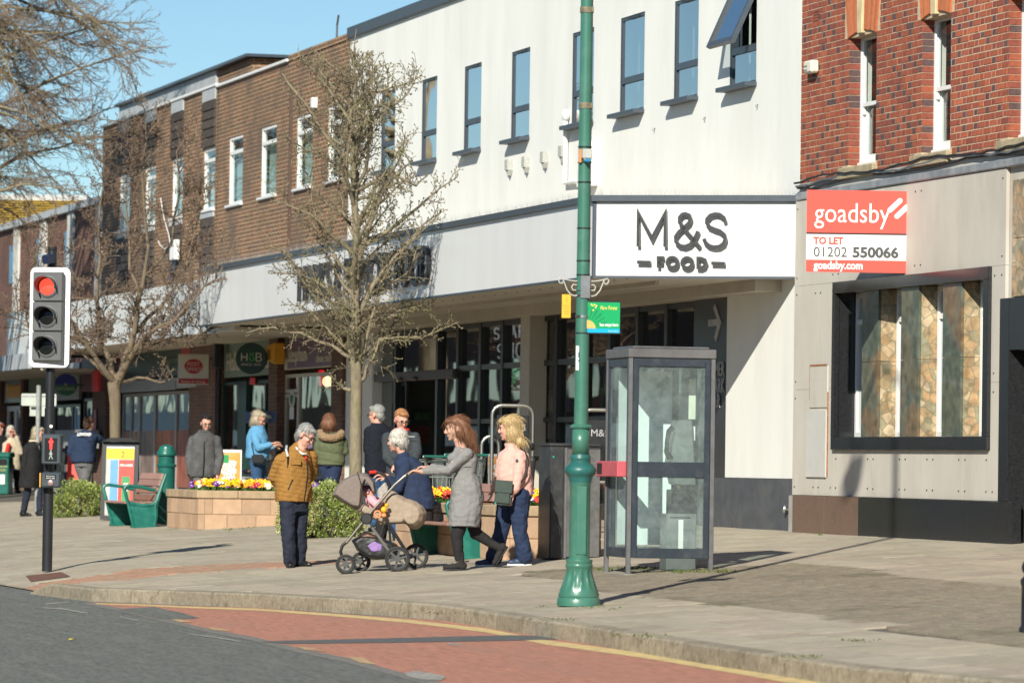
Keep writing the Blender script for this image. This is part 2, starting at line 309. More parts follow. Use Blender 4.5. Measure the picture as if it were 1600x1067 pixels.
# dropped kerb: the pavement meets the road at the left
def inpoly(x, y, P):
    c = False; j = len(P)-1
    for i in range(len(P)):
        if (P[i][1] > y) != (P[j][1] > y) and x < (P[j][0]-P[i][0])*(y-P[i][1])/(P[j][1]-P[i][1]) + P[i][0]: c = not c
        j = i
    return c
SETT = [toS(G(*p)) for p in [(810, 893), (898, 913), (969, 929), (1200, 954), (1600, 1010), (1900, 1050), (1900, 950), (1600, 919), (1411, 899), (1318, 884), (1237, 880), (1113, 886), (940, 884)]]
REDB = [toS(G(*p)) for p in [(8, 905), (90, 897), (200, 889), (400, 878.5), (540, 873), (540, 880), (400, 888), (170, 902), (76, 911), (52, 919)]]
def blocks(mb, cols, s0, s1, n0, n1, ls, ln, gap, test, colf, bond=0.5, jit=0.0019):
    row = 0; n = n0
    while n < n1:
        s = s0 - (ls*bond if row % 2 else 0)
        while s < s1:
            sc_, nc = s+ls/2, n+ln/2; lo_ = max(nk(s), nk(s+ls))+.155
            if lo_ < n+ln-.03 and test(sc_, nc):
                q = [(s+gap/2, n+gap/2), (s+ls-gap/2, n+gap/2), (s+ls-gap/2, n+ln-gap/2), (s+gap/2, n+ln-gap/2)]
                q = [(a, max(b, nk(a)+.155)) for a, b in q]
                dz = rnd.uniform(-jit, jit); tx = rnd.uniform(-jit, jit)/ls; ty = rnd.uniform(-jit, jit)/ln
                top = [SF(a, b, HP(a, b)+dz+(a-sc_)*tx+(b-nc)*ty) for a, b in q]; bot = [SF(a, b, HP(a, b)-0.02) for a, b in q]
                mb.add(top+bot, [(0, 1, 2, 3), (0, 4, 5, 1), (1, 5, 6, 2), (2, 6, 7, 3), (3, 7, 4, 0)]); c = colf(); cols += [c]*5
            s += ls
        n += ln; row += 1
def jc(c, v, h=0.02): k = 1 + rnd.uniform(-v, v); return tuple(max(0.01, x*k*(1+rnd.uniform(-h, h))) for x in c)
g = MB(); cols = []
blocks(g, cols, -92, -20, 6.5, 18.0, 0.60, 0.45, 0.009, lambda s, n: not inpoly(s, n, SETT) and not inpoly(s, n, REDB), lambda: jc((0.405, 0.355, 0.275), 0.10, 0.02))
me = g.mesh('paving_slab', MT['slab']); tint(me, cols); link('paving_slab', me, pav, kind='stuff')
g = MB(); cols = []
blocks(g, cols, -55, -20, 5, 17.9, 0.20, 0.10, 0.007, lambda s, n: inpoly(s, n, SETT), lambda: jc((0.275, 0.235, 0.175), 0.10, 0.03), jit=0.0015)
me = g.mesh('paving_block', MT['sett']); tint(me, cols); link('paving_block', me, pav, kind='stuff')
g = MB(); cols = []
blocks(g, cols, -75, -40, 5, 17.9, 0.20, 0.10, 0.007, lambda s, n: inpoly(s, n, REDB), lambda: jc((0.43, 0.25, 0.17), 0.10, 0.03), jit=0.0015)
me = g.mesh('red_paving_block', MT['slab']); tint(me, cols); link('red_paving_block', me, pav, kind='stuff')
# kerb stones
kerb = holder('kerb')
pts = [Vector((a, b, 0)) for a, b in ksn[1:2]] + [Vector((*toS(p), 0)) for p in KP]
L = [0]
for a, b in zip(pts, pts[1:]): L.append(L[-1] + (b-a).length)
def along(t):
    for i in range(len(L)-1):
        if L[i] <= t <= L[i+1]: return pts[i].lerp(pts[i+1], (t-L[i])/(L[i+1]-L[i]))
    return pts[-1]
t = 0.0; kid = 0
while t < L[-1]-0.3:
    ln = 1.0 if t < 0.5 else 0.915
    mb = MB(); ring = []
    for q in range(4):
        tt = t + 0.004 + (ln-0.010)*q/3; p = along(tt); d = (along(tt+0.05)-along(tt-0.05)).normalized(); nn = Vector((-d.y, d.x, 0))
        if nn.y < 0: nn = -nn
        drop = RD*max(0.0, 1-(tt/0.98))*0.9 if t < 0.5 else 0
        a, b = p, p + nn*0.145; ring.append([SF(a.x, a.y, H(a.y)+RD-0.05), SF(a.x+nn.x*0.006, a.y+nn.y*0.006, H(a.y)-0.016+drop), SF(a.x+nn.x*0.02, a.y+nn.y*0.02, H(a.y)+0.001+drop), SF(b.x, b.y, H(b.y)+0.002+drop), SF(b.x, b.y, H(b.y)-0.1)])
    vs = [v for r in ring for v in r]; fs = [(i*5+j, i*5+j+1, i*5+j+6, i*5+j+5) for i in range(3) for j in range(4)] + [(4, 3, 2, 1, 0), (15, 16, 17, 18, 19)]
    mb.add(vs, fs); mid = along(t+ln/2); wx = SF(mid.x, mid.y)
    grn = wx.x > 3.02
    mb.build('kerb_stone', MT['kerb_granite'] if grn else MT['kerb_concrete'], kerb, kind='structure', label='blue grey granite kerb stone' if grn else None); t += ln; kid += 1
def roadpoly(name, px, mat, dz, ):
    mb = MB(); vs = [G(x, y, RD+dz) for x, y in px]; mb.add(vs, [tuple(range(len(vs)))]); o = mb.build(name, mat); o['kind'] = 'structure'; return o
def strip(name, top, bot, mat, dz):
    mb = MB(); vs = [G(x, y, RD+dz) for x, y in top] + [G(x, y, RD+dz) for x, y in bot]; k = len(top)
    mb.add(vs, [(i, k+i, k+i+1, i+1) for i in range(k-1)]); o = mb.build(name, mat); o['kind'] = 'structure'; return o
KB = [(138, 941), (210, 942.5), (295, 946), (400, 949), (540, 959), (681, 968), (800, 983), (926, 1005), (1025, 1021), (1200, 1050), (1330, 1069), (1450, 1088)]
LB = [(139, 941.5), (200, 953), (264, 968), (323, 982), (400, 996), (462, 1012), (543, 1028), (625, 1050), (700, 1069), (770, 1086), (900, 1116)]
mb = MB(); a = [G(x, y, RD+0.0015) for x, y in KB]; b = [G(x, y, RD+0.0015) for x, y in LB]
vs = a + b; k = len(KB); mb.add(vs, [tuple(list(range(k)) + list(range(k+len(LB)-1, k, -1)))]); o = mb.build('bus_bay', MT['red_surface']); o['kind'] = 'structure'
strip('joint_band', [(x, y-1) for x, y in LB], [(x-7-y*.012+11, y+2.2+(y-941)*.03) for x, y in LB], MT['seal_grey'], 0.0025)
yl = [(150, 942.5, 1.5), (230, 945, 2), (295, 948, 2.5), (400, 951.5, 3), (540, 961.5, 4), (640, 970, 5), (760, 984, 6), (850, 1002, 7), (940, 1014, 7.5), (1025, 1026, 8), (1110, 1040, 9), (1200, 1055, 10), (1320, 1076, 11), (1420, 1092, 12)]
strip('yellow_line', [(x, y-h*0.45) for x, y, h in yl], [(x, y+h*0.55) for x, y, h in yl], MT['yellow_line'], 0.0035)
strip('asphalt_trench', [(410, 1001.5), (450, 1000), (600, 996.5), (800, 991.5), (850, 993)], [(410, 1002.5), (450, 1005), (600, 1003.5), (800, 1000), (872, 998)], MT['asphalt_patch'], 0.0045)
roadpoly('asphalt_repair', [(184, 951), (240, 947.5), (285, 957), (312, 965), (275, 967.5), (250, 966)], MT['asphalt'], 0.0045)
for P in ([(266, 966.5), (285, 967), (300, 971.5), (280, 971)], [(320, 979), (345, 980.5), (362, 985), (335, 984)], [(460, 1009), (490, 1012), (512, 1017), (480, 1015)], [(541, 1025), (565, 1026), (590, 1038), (560, 1034)]):
    roadpoly('worn_yellow_dash', P, MT['yellow_worn'], 0.0055)
roadpoly('worn_concrete_patch', [(630, 1051), (650, 1047), (680, 1052), (697, 1056), (690, 1062), (660, 1061), (640, 1057)], MT['worn_white'], 0.0065)
for P in ([(64, 948), (100, 950), (138, 957), (136, 958), (98, 951.5), (64, 949.2)], [(293, 989), (340, 994.5), (378, 1001), (376, 1002), (338, 996), (293, 990.2)], [(70, 942), (108, 939.5), (110, 940.5), (72, 943.5)], [(188, 962), (216, 968), (214, 969), (187, 963)], [(700, 1004), (722, 1005), (720, 1007), (698, 1006)]):
    roadpoly('worn_white_mark', P, MT['worn_white'], 0.004)
# manhole lid by the signal pole
mb = MB(); vs = [G(x, y, -0.02) for x, y in [(40, 892.5), (96, 890.5), (110, 896), (48, 899.5)]]; vs = [Vector((v.x, v.y, HP(*toS(v))+.006)) for v in vs]; mb.add(vs, [(0, 1, 2, 3)])
o = mb.build('drain_cover', M('rust_iron', (0.16, 0.075, 0.05), 0.8, var=0.3, scale=30, bump=0.5)); o['kind'] = 'structure'
# litter, moss tufts
mb = MB(); p = G(112, 999, RD+0.01); mb.add([p+Vector((-.03, -.02, 0)), p+Vector((.03, -.03, .01)), p+Vector((.035, .02, .004)), p+Vector((-.02, .03, .012))], [(0, 1, 2, 3)])
tag(mb.build('leaf', M('yellow_leaf', (0.75, 0.6, 0.03), 0.6)), 'small yellow leaf lying on the grey asphalt road', 'leaf')
mb = MB()
for px, py, r in [(1112, 1032, .035), (1123, 1034, .05)]:
    p = G(px, py, RD+0.01); mb.ell(p+Vector((0, 0, r*.6)), (r, r*.8, r*.7), 7, 5)
for px, py, r in [(1112, 1032, .035), (1125, 1034, .05)]:
    mb = MB(); p = G(px, py, RD+0.008); mb.ell(p+Vector((0, 0, r*.6)), (r, r*.8, r*.7), 7, 5); tag(mb.build('stone_chip', MT['worn_white']), 'larger pale lump of broken concrete in the kerb gutter' if r > .04 else 'smaller pale lump of broken concrete in the kerb gutter', 'stone')
mk('moss', (0.10, 0.13, 0.03), 0.9, var=0.4, scale=40)
mb = MB(); rg = random.Random(3)
spots = [(990, 888, 40, 3), (1080, 893, 70, 3), (1130, 893, 26, 4), (940, 890, 30, 3), (925, 948, 30, 2), (845, 948, 14, 2), (960, 951, 20, 1), (270, 827, 14, 2), (360, 827, 20, 2), (390, 825, 16, 2), (1280, 834, 10, 4), (1255, 1026, 50, 2), (1340, 1000, 60, 1), (870, 968, 60, 1), (680, 958, 60, 1), (985, 993, 60, 2)]
for px, py, wpx, hh in spots:
    for i in range(int(wpx*(2.6 if py < 900 else .8))):
        p = G(px + rg.gauss(0, wpx/2.6), py + rg.gauss(0, 1.2)); r = rg.uniform(.004, .014); h = rg.uniform(.005, .008+hh*.007)
        a = rg.uniform(0, 6.28); mb.add([p+Vector((math.cos(a)*r, math.sin(a)*r, 0)), p-Vector((math.cos(a)*r, math.sin(a)*r, 0)), p+Vector((rg.uniform(-.02, .02), rg.uniform(-.02, .02), h))], [(0, 1, 2)])
o = mb.build('moss', MT['moss']); o['kind'] = 'stuff'
# ------------------------------------------------------------------ buildings along the street (street coordinates: s right along the shops, n into the building)
NW = 18.05
def wall_holes(mb, s0, s1, z0, z1, holes, n, depth=0.12, mi=0, rmi=None, grid=False):
    """front face at n with rectangular holes (s0,s1,z0,z1) and reveals of the given depth"""
    rmi = mi if rmi is None else rmi
    xs = sorted({s0, s1, *[h[0] for h in holes], *[h[1] for h in holes]}); zs = sorted({z0, z1, *[h[2] for h in holes], *[h[3] for h in holes]})
    xs = [x for x in xs if s0 <= x <= s1]; zs = [z for z in zs if z0 <= z <= z1]
    for a, b in zip(xs, xs[1:]):
        for c, d in zip(zs, zs[1:]):
            if any(h[0] <= (a+b)/2 <= h[1] and h[2] <= (c+d)/2 <= h[3] for h in holes): continue
            mb.quad((a, n, c), (b, n, c), (b, n, d), (a, n, d), mi)
    for a, b, c, d in holes:
        e = n + depth
        mb.quad((a, n, c), (a, n, d), (a, e, d), (a, e, c), rmi); mb.quad((b, n, c), (b, e, c), (b, e, d), (b, n, d), rmi)
        mb.quad((a, n, d), (b, n, d), (b, e, d), (a, e, d), rmi); mb.quad((a, n, c), (a, e, c), (b, e, c), (b, n, c), rmi)
def ring(mb, a, b, c, d, n0, n1, t, mi=0, tb=None, tt=None):
    tb = t if tb is None else tb; tt = t if tt is None else tt
    mb.box(a, a+t, n0, n1, c, d, mi); mb.box(b-t, b, n0, n1, c, d, mi); mb.box(a+t, b-t, n0, n1, c, c+tb, mi); mb.box(a+t, b-t, n0, n1, d-tt, d, mi)
mk('render_white', (0.79, 0.79, 0.755), 0.9, var=0.05, scale=1.4, bump=0.12, bscale=60, dirt=(0.72, 0.71, 0.67), dscale=0.8, streak=0.25)
mk('anthracite', (0.055, 0.07, 0.09), 0.4, var=0.12, scale=8)
mk('fascia_white', (0.66, 0.66, 0.655), 0.35, var=0.03, scale=2)
mk('fascia_dull', (0.74, 0.74, 0.75), 0.30, var=0.05, scale=2, streak=0.2)
mk('soffit', (0.50, 0.45, 0.38), 0.8, var=0.08, scale=2)
mk('beige_column', (0.52, 0.48, 0.42), 0.8, var=0.06)
mk('dark_panel', (0.035, 0.036, 0.042), 0.3, var=0.1)
mk('base_dark', (0.075, 0.082, 0.095), 0.6, var=0.2, scale=5, bump=0.1, dirt=(0.12, 0.12, 0.12), dscale=2)
mk('spike', (0.55, 0.56, 0.55), 0.5)
MT['glass'] = glass('window_glass', (0.70, 0.78, 0.80), 2.6)
MT['office_glass'] = glass('office_glass', (0.80, 0.86, 0.84), 0.9)
MT['shop_glass'] = glass('shop_glass', (0.55, 0.60, 0.62), 1.0)
mk('blind', (0.66, 0.68, 0.63), 0.8, var=0.1, scale=2)
mk('pale_green', (0.42, 0.52, 0.45), 0.8, var=0.1)
mk('room', (0.16, 0.17, 0.17), 0.9, var=0.2, scale=1.0)
mk('letter_dark', (0.028, 0.029, 0.034), 0.4, var=0.05)
mk('letter_side', (0.30, 0.30, 0.305), 0.5, var=0.05)
# ---- white supermarket building
sL, sR = Ss(544, NW, 300), Ss(1249.5, NW, 300); zR = 9.13; zS = 4.21
FR = At(927, 430, 54.7); fs_, fn_ = toS(FR); NF = fn_                   # front edge of the canopy
zF1 = W(932, 312, NF)[1]
shop = street_thing('supermarket', 'white rendered food store with slim dark windows and white wraparound fascia', 'shop building', (sL+sR)/2, NW)
holes = []
for px0, px1 in [(597, 618), (660, 683), (726, 752), (799.5, 827.5), (894, 927), (969, 1006), (1053, 1090), (1140, 1181)]:
    holes.append((Ss(px0, NW, 150), Ss(px1, NW, 150), 6.69, 8.02))
mb = MB(); wall_holes(mb, sL, sR, zS, zR, holes, NW, 0.16, 0, 1)
mb.quad((sR, NW, zS), (sR, NW+8, zS), (sR, NW+8, zR), (sR, NW, zR)); mb.quad((sL, NW, zS), (sL, NW, zR), (sL, NW+8, zR), (sL, NW+8, zS)); mb.quad((sL, NW, zR-.1), (sR, NW, zR-.1), (sR, NW+8, zR-.1), (sL, NW+8, zR-.1))
mb.build('wall', [MT['render_white'], MT['anthracite']], shop)
mb = MB(); mb.box(sL-0.03, sR, NW-0.06, NW+0.3, zR-0.02, zR+0.17); mb.build('roof_coping', MT['anthracite'], shop, bevel=0.01)
mb = MB(); mb.box(sL, sR, NW+2.6, NW+2.65, zS, zR-.2); mb.box(sL, sR, NW+.4, NW+2.6, 6.0, 6.05); mb.build('inner_wall', MT['room'], shop)
def store_window(h, k):
    a, b, c, d = h; fr = MB(); ring(fr, a, b, c, d, NW+.012, NW+.10, .045); zt = c+(d-c)*.345; opened = (k == 7)
    fr.box(a+.05, b-.05, NW+.008, NW+.10, zt-.04, zt+.045)
    w_ = fr.build('window', MT['anthracite'], shop)
    gl = MB(); gl.quad((a+.05, NW+.035, c+.04), (b-.04, NW+.035, c+.04), (b-.04, NW+.035, zt-.04), (a+.04, NW+.035, zt-.04))
    if not opened: gl.quad((a+.05, NW+.03, zt+.04), (b-.04, NW+.03, zt+.04), (b-.04, NW+.03, d-.04), (a+.04, NW+.03, d-.04))
    gl.build('pane', MT['glass'], w_)
    if opened:       # top hung sash standing open
        ang = math.radians(24); Mx = Matrix.Translation((0, NW+.05, d-.03)) @ Matrix.Rotation(-ang, 4, 'X'); hh = d-zt
        sa = MB()
        for q in ((a+.02, a+.085, -hh, 0), (b-.085, b-.02, -hh, 0), (a+.085, b-.085, -hh, -hh+.07), (a+.085, b-.085, -.07, 0)): sa.box(q[0], q[1], -.03, .03, q[2], q[3], 0, Mx)
        sa.build('open_sash', MT['anthracite'], w_)
        p = MB(); p.add([Mx @ Vector(v) for v in [(a+.08, 0, -hh+.06), (b-.08, 0, -hh+.06), (b-.08, 0, -.06), (a+.08, 0, -.06)]], [(0, 1, 2, 3)]); p.build('sash_pane', MT['glass'], w_)
    vt = MB(); vt.box(a+(b-a)*.3, b-(b-a)*.22, NW-.006, NW+.011, d-.045, d-.02); vt.build('vent', MT['black_metal'], w_)
    si = MB(); si.box(a-.10, b+.03, NW-.16, NW+.14, c-.045, c+.012); si.build('sill', MT['anthracite'], w_, bevel=.006)
    bl = MB(); r_ = random.Random(k)
    if k in (0, 1, 2, 3):
        x = a+.04
        while x < b-.05: bl.quad((x, NW+.45, c), (x+.07, NW+.5, c), (x+.07, NW+.5, d-.05), (x, NW+.45, d-.05)); x += .1
    else: bl.quad((a+.0, NW+.25, c), (a+.05, NW+.26, c), (a+.05, NW+.26, d), (a+.0, NW+.25, d))
    bl.build('blind', MT['blind'], w_)
for k, h in enumerate(holes): store_window(h, k)
# canopy: long fascia along the street, signed face set across it, soffit
sFl = Ss(312, NF, 470); zFb = 4.215; zFt = zF1-0.02; B = (fs_, fn_); E = (Ss(1246, NW, 434)+.02, NW)
dv = Vector((E[0]-B[0], E[1]-B[1])).normalized()
def on_face(t, out, z): return (B[0]+dv.x*t + dv.y*out, B[1]+dv.y*t - dv.x*out, z)     # t along the signed face, out towards the street
LFACE = (Vector(E)-Vector(B)).length
mb = MB(); mb.box(sFl, B[0], NF, NF+.12, zFb, zFt); mb.build('street_fascia', MT['fascia_dull'], shop)
mb = MB(); mb.add([on_face(0, 0, zFb), on_face(LFACE, 0, zFb), on_face(LFACE, 0, zFt), on_face(0, 0, zFt), on_face(0.1, -.12, zFb), on_face(LFACE, -.12, zFb), on_face(LFACE, -.12, zFt), on_face(0.1, -.12, zFt)], [(0, 1, 2, 3), (5, 4, 7, 6), (3, 2, 6, 7), (1, 0, 4, 5)])
mb.build('sign_fascia', MT['fascia_white'], shop)
mb = MB(); mb.box(sFl, B[0]+.03, NF-.05, NF+.3, zFt+.001, zFt+.075); mb.add([on_face(-.02, .06, zFt+.002), on_face(LFACE, .06, zFt+.002), on_face(LFACE, .06, zFt+.076), on_face(-.02, .06, zFt+.076), on_face(0, -.3, zFt+.002), on_face(LFACE, -.3, zFt+.002), on_face(LFACE, -.3, zFt+.076), on_face(0, -.3, zFt+.076)], [(0, 1, 2, 3), (3, 2, 6, 7), (1, 0, 4, 5)])
mb.add([on_face(-.006, .012, zFb), on_face(.03, .012, zFb), on_face(.03, .012, zFt), on_face(-.006, .012, zFt), (B[0]-.03, NF-.012, zFb), (B[0]-.03, NF-.012, zFt)], [(0, 1, 2, 3), (4, 0, 3, 5)])
mb.box(sFl, B[0], NF-.012, NF+.02, zFb-.03, zFb-.001); mb.add([on_face(0, .012, zFb-.03), on_face(LFACE, .012, zFb-.03), on_face(LFACE, .012, zFb-.002), on_face(0, .012, zFb-.002)], [(0, 1, 2, 3)])
mb.box(sFl-.02, sFl+.005, NF-.012, NF+.1, zFb, zFt)
mb.build('fascia_trim', MT['anthracite'], shop)
mb = MB()
mb.add([(sFl, NF+.02, zFb-.02), (B[0], NF+.02, zFb-.02), (E[0], E[1], zFb-.02), (E[0], NW+.3, zFb-.02), (sFl, NW+.3, zFb-.02)], [(0, 1, 2, 3, 4)])
mb.add([(sFl, NF+.05, zFt), (B[0], NF+.05, zFt), (E[0], E[1], zFt), (sFl, NW, zFt)], [(0, 1, 2, 3)])
mb.box(sFl, B[0]-.5, NF+.95, NF+1.0, zFb-.075, zFb-.019)
mb.box(sL, E[0]-.6, NW-.34, NW+.2, zFb-.16, zFb-.022)
mb.build('soffit', MT['soffit'], shop)
mb = MB(); s = sFl+.3
while s < B[0]: mb.ell((s, NF+.45, zFb-.024), (.018, .018, .01), 6, 4); s += .55
mb.build('soffit_bolts', MT['grey_steel'], shop, kind='stuff')
mb = MB(); r_ = random.Random(5); s = sFl+.2         # bird spikes on the canopy edge
def spk(p):
    for q in range(3): mb.add([(p[0]-.003, p[1], zFt+.07), (p[0]+.003, p[1], zFt+.07), (p[0]+r_.uniform(-.05, .05), p[1]+r_.uniform(-.05, .05), zFt+.07+r_.uniform(.09, .14))], [(0, 1, 2)])
while s < B[0]: spk((s, NF+r_.uniform(0, .12))); s += .03
t = 0
while t < LFACE: spk(on_face(t, -r_.uniform(0, .12), 0)[:2]); t += .022
mb.build('bird_spikes', MT['spike'], shop, kind='stuff')
# letters on the signed face: M&S / FOOD
Mf = Matrix(((dv.x, -dv.y, 0, B[0]), (dv.y, dv.x, 0, B[1]), (0, 0, 1, 0), (0, 0, 0, 1)))     # (t, -out, z) -> street
def tz(px, py):                      # pixel on the signed face -> (t, z)
    d = ray(px, py); P0 = SF(B[0], B[1]); nrm = SF(dv.y, -dv.x); t_ = P0.dot(nrm)/d.dot(nrm); p = d*t_; q = toS(p)
    return (q[0]-B[0])*dv.x + (q[1]-B[1])*dv.y, p.z+CAMZ
def face_letters(name, polys, w_):
    mb = MB()
    for P, cl in polys: stroke(mb, P, w_, -.072, -.02, 1, Mf, cl); stroke(mb, P, w_+.002, -.078, -.0725, 0, Mf, cl)
    mb.build(name, [MT['letter_dark'], MT['letter_side']], shop)
def pz(L_): return [tz(x, y) for x, y in L_]
cr7 = lambda L_: pz([(800+x/3.5575, 250+y/3.5575) for x, y in L_])
face_letters('letter_m', [(cr7([(708, 482), (708, 297), (783, 440), (857, 297), (857, 484)]), False)], .039)
amp = [(1048, 486), (1010, 440), (965, 388), (938, 350), (938, 322), (952, 305), (970, 301), (990, 309), (998, 330), (990, 352), (965, 375), (935, 400), (916, 428), (918, 458), (938, 478), (968, 483), (995, 472), (1018, 446), (1040, 398)]
face_letters('ampersand', [(cr7(amp), False)], .039)
S_ = [(1190, 346), (1182, 322), (1160, 305), (1135, 302), (1108, 310), (1090, 330), (1088, 352), (1102, 374), (1130, 386), (1160, 396), (1184, 416), (1191, 442), (1182, 466), (1160, 482), (1130, 486), (1100, 478), (1080, 460), (1072, 440)]
face_letters('letter_s', [(cr7(S_), False)], .039)
face_letters('word_food', [(cr7([(820, 600), (820, 545), (850, 545)]), False), (cr7([(820, 572), (845, 572)]), False),
    (cr7([(897+28*math.cos(a*math.pi/8), 571+28*math.sin(a*math.pi/8)) for a in range(16)]), True), (cr7([(979+28*math.cos(a*math.pi/8), 573+28*math.sin(a*math.pi/8)) for a in range(16)]), True),
    (cr7([(1040, 600), (1040, 548), (1056, 548), (1076, 556), (1083, 575), (1074, 594), (1056, 602)]), True), (cr7([(702, 569), (775, 571)]), False), (cr7([(1114, 575), (1188, 577)]), False)], .036)
# faded letters on the long fascia: MARKS & SPENCER FOOD
sa, sb2 = Ss(469, NF, 440), Ss(673, NF, 420); mb = MB(); za, zb = zFb+.17, zFb+.72
words_ = 'MARKS & SPENCER FOOD'; vs_, fs__ = text_geo(words_, 1.0, .05, 0.0)
xs = [v[0] for v in vs_]; ys = [v[1] for v in vs_]; kx = (sb2-sa)/(max(xs)-min(xs)); kz = (zb-za)/max(ys)
mb.add([(sa+v[0]*kx, NF-.035-v[2], za+v[1]*kz) for v in vs_], fs__); mb.build('fascia_lettering', MT['letter_dark'], shop)
# ground floor glazing
NG = NW+.10; zg0 = H(NW)-.02; zh = zFb-.165
sDp = (Ss(1094, NG), Ss(1134.5, NW)); sPil = (Ss(545, NW-.0), Ss(586, NW-.0)); sCol = (Ss(818.5, NW-.1), Ss(833, NW-.1))
mul = [Ss(p, NG) for p in (590, 621, 686.5, 718.5, 753.5, 788, 837, 872.5, 914, 956, 999, 1044.5, 1091)]
zt1 = W(795, 571, NG)[1]; zt2 = W(900, 655, NG)[1]; sDoor = (mul[0], mul[3])
fr = holder('shopfront', kind='thing'); C.objects.unlink(fr); C.objects.link(fr); del fr['kind']; fr.parent = shop
mb = MB()
for i, s in enumerate(mul): mb.box(s-.065, s+.065, NG-.05, NG+.10, zg0, zh)
mb.build('mullion', MT['black_metal'], fr, loc=(-OFF[shop.name][0], -OFF[shop.name][1], -OFF[shop.name][2])) if False else None
OFF[fr.name] = OFF[shop.name]; fr.location = (0, 0, 0)
me_m = MB().box(-.065, .065, NG-.05, NG+.10, zg0, zh).mesh('mullion', MT['black_metal'])
for s in mul: link('mullion', me_m, fr, loc=(s, 0, 0))
mb = MB(); mb.box(mul[0], sDp[0], NG-.04, NG+.09, zh-.075, zh); mb.build('head_frame', MT['black_metal'], fr)
mb = MB(); mb.box(mul[3], sDp[0], NG-.04, NG+.09, zt1-.04, zt1+.04); mb.build('transom', MT['dark_panel'], fr)
mb = MB(); mb.box(mul[3], sDp[0], NG-.04, NG+.09, zt2-.035, zt2+.035); mb.build('transom', MT['black_metal'], fr)
mb = MB(); mb.box(mul[3], sDp[0], NG-.04, NG+.09, zg0, zg0+.25); mb.build('kick_plate', MT['black_metal'], fr)
zd1, zd0 = W(640, 581, NG)[1], W(640, 595, NG)[1]
mb = MB(); mb.box(mul[0], mul[3], NG-.12, NG+.12, zd0, zd1); mb.build('door_header', M('header_brown', (0.07, 0.06, 0.058), .5), fr, bevel=.01)
for px in (638, 661): mb = MB(); s = Ss(px, NG); mb.ell((s, NG-.13, zd0+.02), (.12, .05, .04), 8, 6); mb.build('door_sensor', MT['black_metal'], fr)
for i in range(len(mul)-1):
    a, b = mul[i]+.06, mul[i+1]-.06
    if i == 5: a, b = mul[5]+.06, mul[6]-.06
    for z0, z1 in ((zt1+.04, zh-.07), (zt2+.03, zt1-.04), (zg0+.25, zt2-.03)):
        if i <= 2:
            if z1 < zt1: continue
            z0 = zd1
        mb = MB(); mb.quad((a, NG+.02, z0), (b, NG+.02, z0), (b, NG+.02, z1), (a, NG+.02, z1)); mb.build('pane', MT['shop_glass'], fr)
for a, b in ((mul[0]+.06, mul[1]-.06), (mul[2]+.02, mul[3]-.06)):
    mb = MB(); mb.quad((a, NG+.02, zg0+.05), (b, NG+.02, zg0+.05), (b, NG+.02, zd0), (a, NG+.02, zd0)); mb.build('pane', MT['shop_glass'], fr)
mb = MB(); s = Ss(632, NG); ring(mb, mul[1]+.07, s, zg0, zd0, NG+.03, NG+.08, .07); mb.build('sliding_door', MT['black_metal'], fr)
mb = MB(); s0_, s1_ = Ss(640, NG+1.2), Ss(684, NG+1.2); mb.box(s0_, s1_+.3, NG+1.2, NG+1.25, zg0, zd0+.2); mb.build('lobby_wall', M('lobby_olive', (.10, .095, .06), .8), fr)
# interior
mb = MB(); a, b = sL+.1, sR-.1
mb.quad((a, NG+5.5, zg0), (b, NG+5.5, zg0), (b, NG+5.5, zh+.3), (a, NG+5.5, zh+.3)); mb.quad((a, NG+.1, zg0), (b, NG+.1, zg0), (b, NG+5.5, zg0), (a, NG+5.5, zg0)); mb.quad((a, NG+.1, zh+.3), (a, NG+5.5, zh+.3), (b, NG+5.5, zh+.3), (b, NG+.1, zh+.3)); mb.quad((a, NG, zg0), (a, NG+5.5, zg0), (a, NG+5.5, zh+.3), (a, NG, zh+.3)); mb.quad((b, NG, zg0), (b, NG, zh+.3), (b, NG+5.5, zh+.3), (b, NG+5.5, zg0))
mb.build('sales_floor', MT['room'], shop)
r_ = random.Random(11); shelf_m = [M('goods_%s' % n_, c_, .6, var=.4, scale=9) for n_, c_ in (('tan', (.30, .22, .13)), ('green', (.12, .22, .12)), ('cream', (.45, .42, .36)), ('blue', (.12, .18, .28)), ('red', (.30, .09, .07)))]
for k in range(9):
    s = sL+3+k*1.7; mb = MB()
    for lv in range(4):
        mb.box(s, s+1.3, NG+1.6, NG+2.0, zg0+.35+lv*.42, zg0+.38+lv*.42, 0)
        x = s+.03
        while x < s+1.2: w_ = r_.uniform(.07, .18); mb.box(x, x+w_, NG+1.62, NG+1.95, zg0+.38+lv*.42, zg0+.38+lv*.42+r_.uniform(.15, .34), r_.randrange(5)); x += w_+.012
    mb.build('shelf_rack', shelf_m, shop)
sm_ = MB().box(0, 1.0, NG+1.0, NG+1.12, zh+.20, zh+.24).mesh('strip_light', M('strip_light', (.9, .9, .85), .5, emit=(1, .9, .75, 2.2)))
for k in range(8): link('strip_light', sm_, shop, loc=(mul[4]+k*1.6, 0, 0))
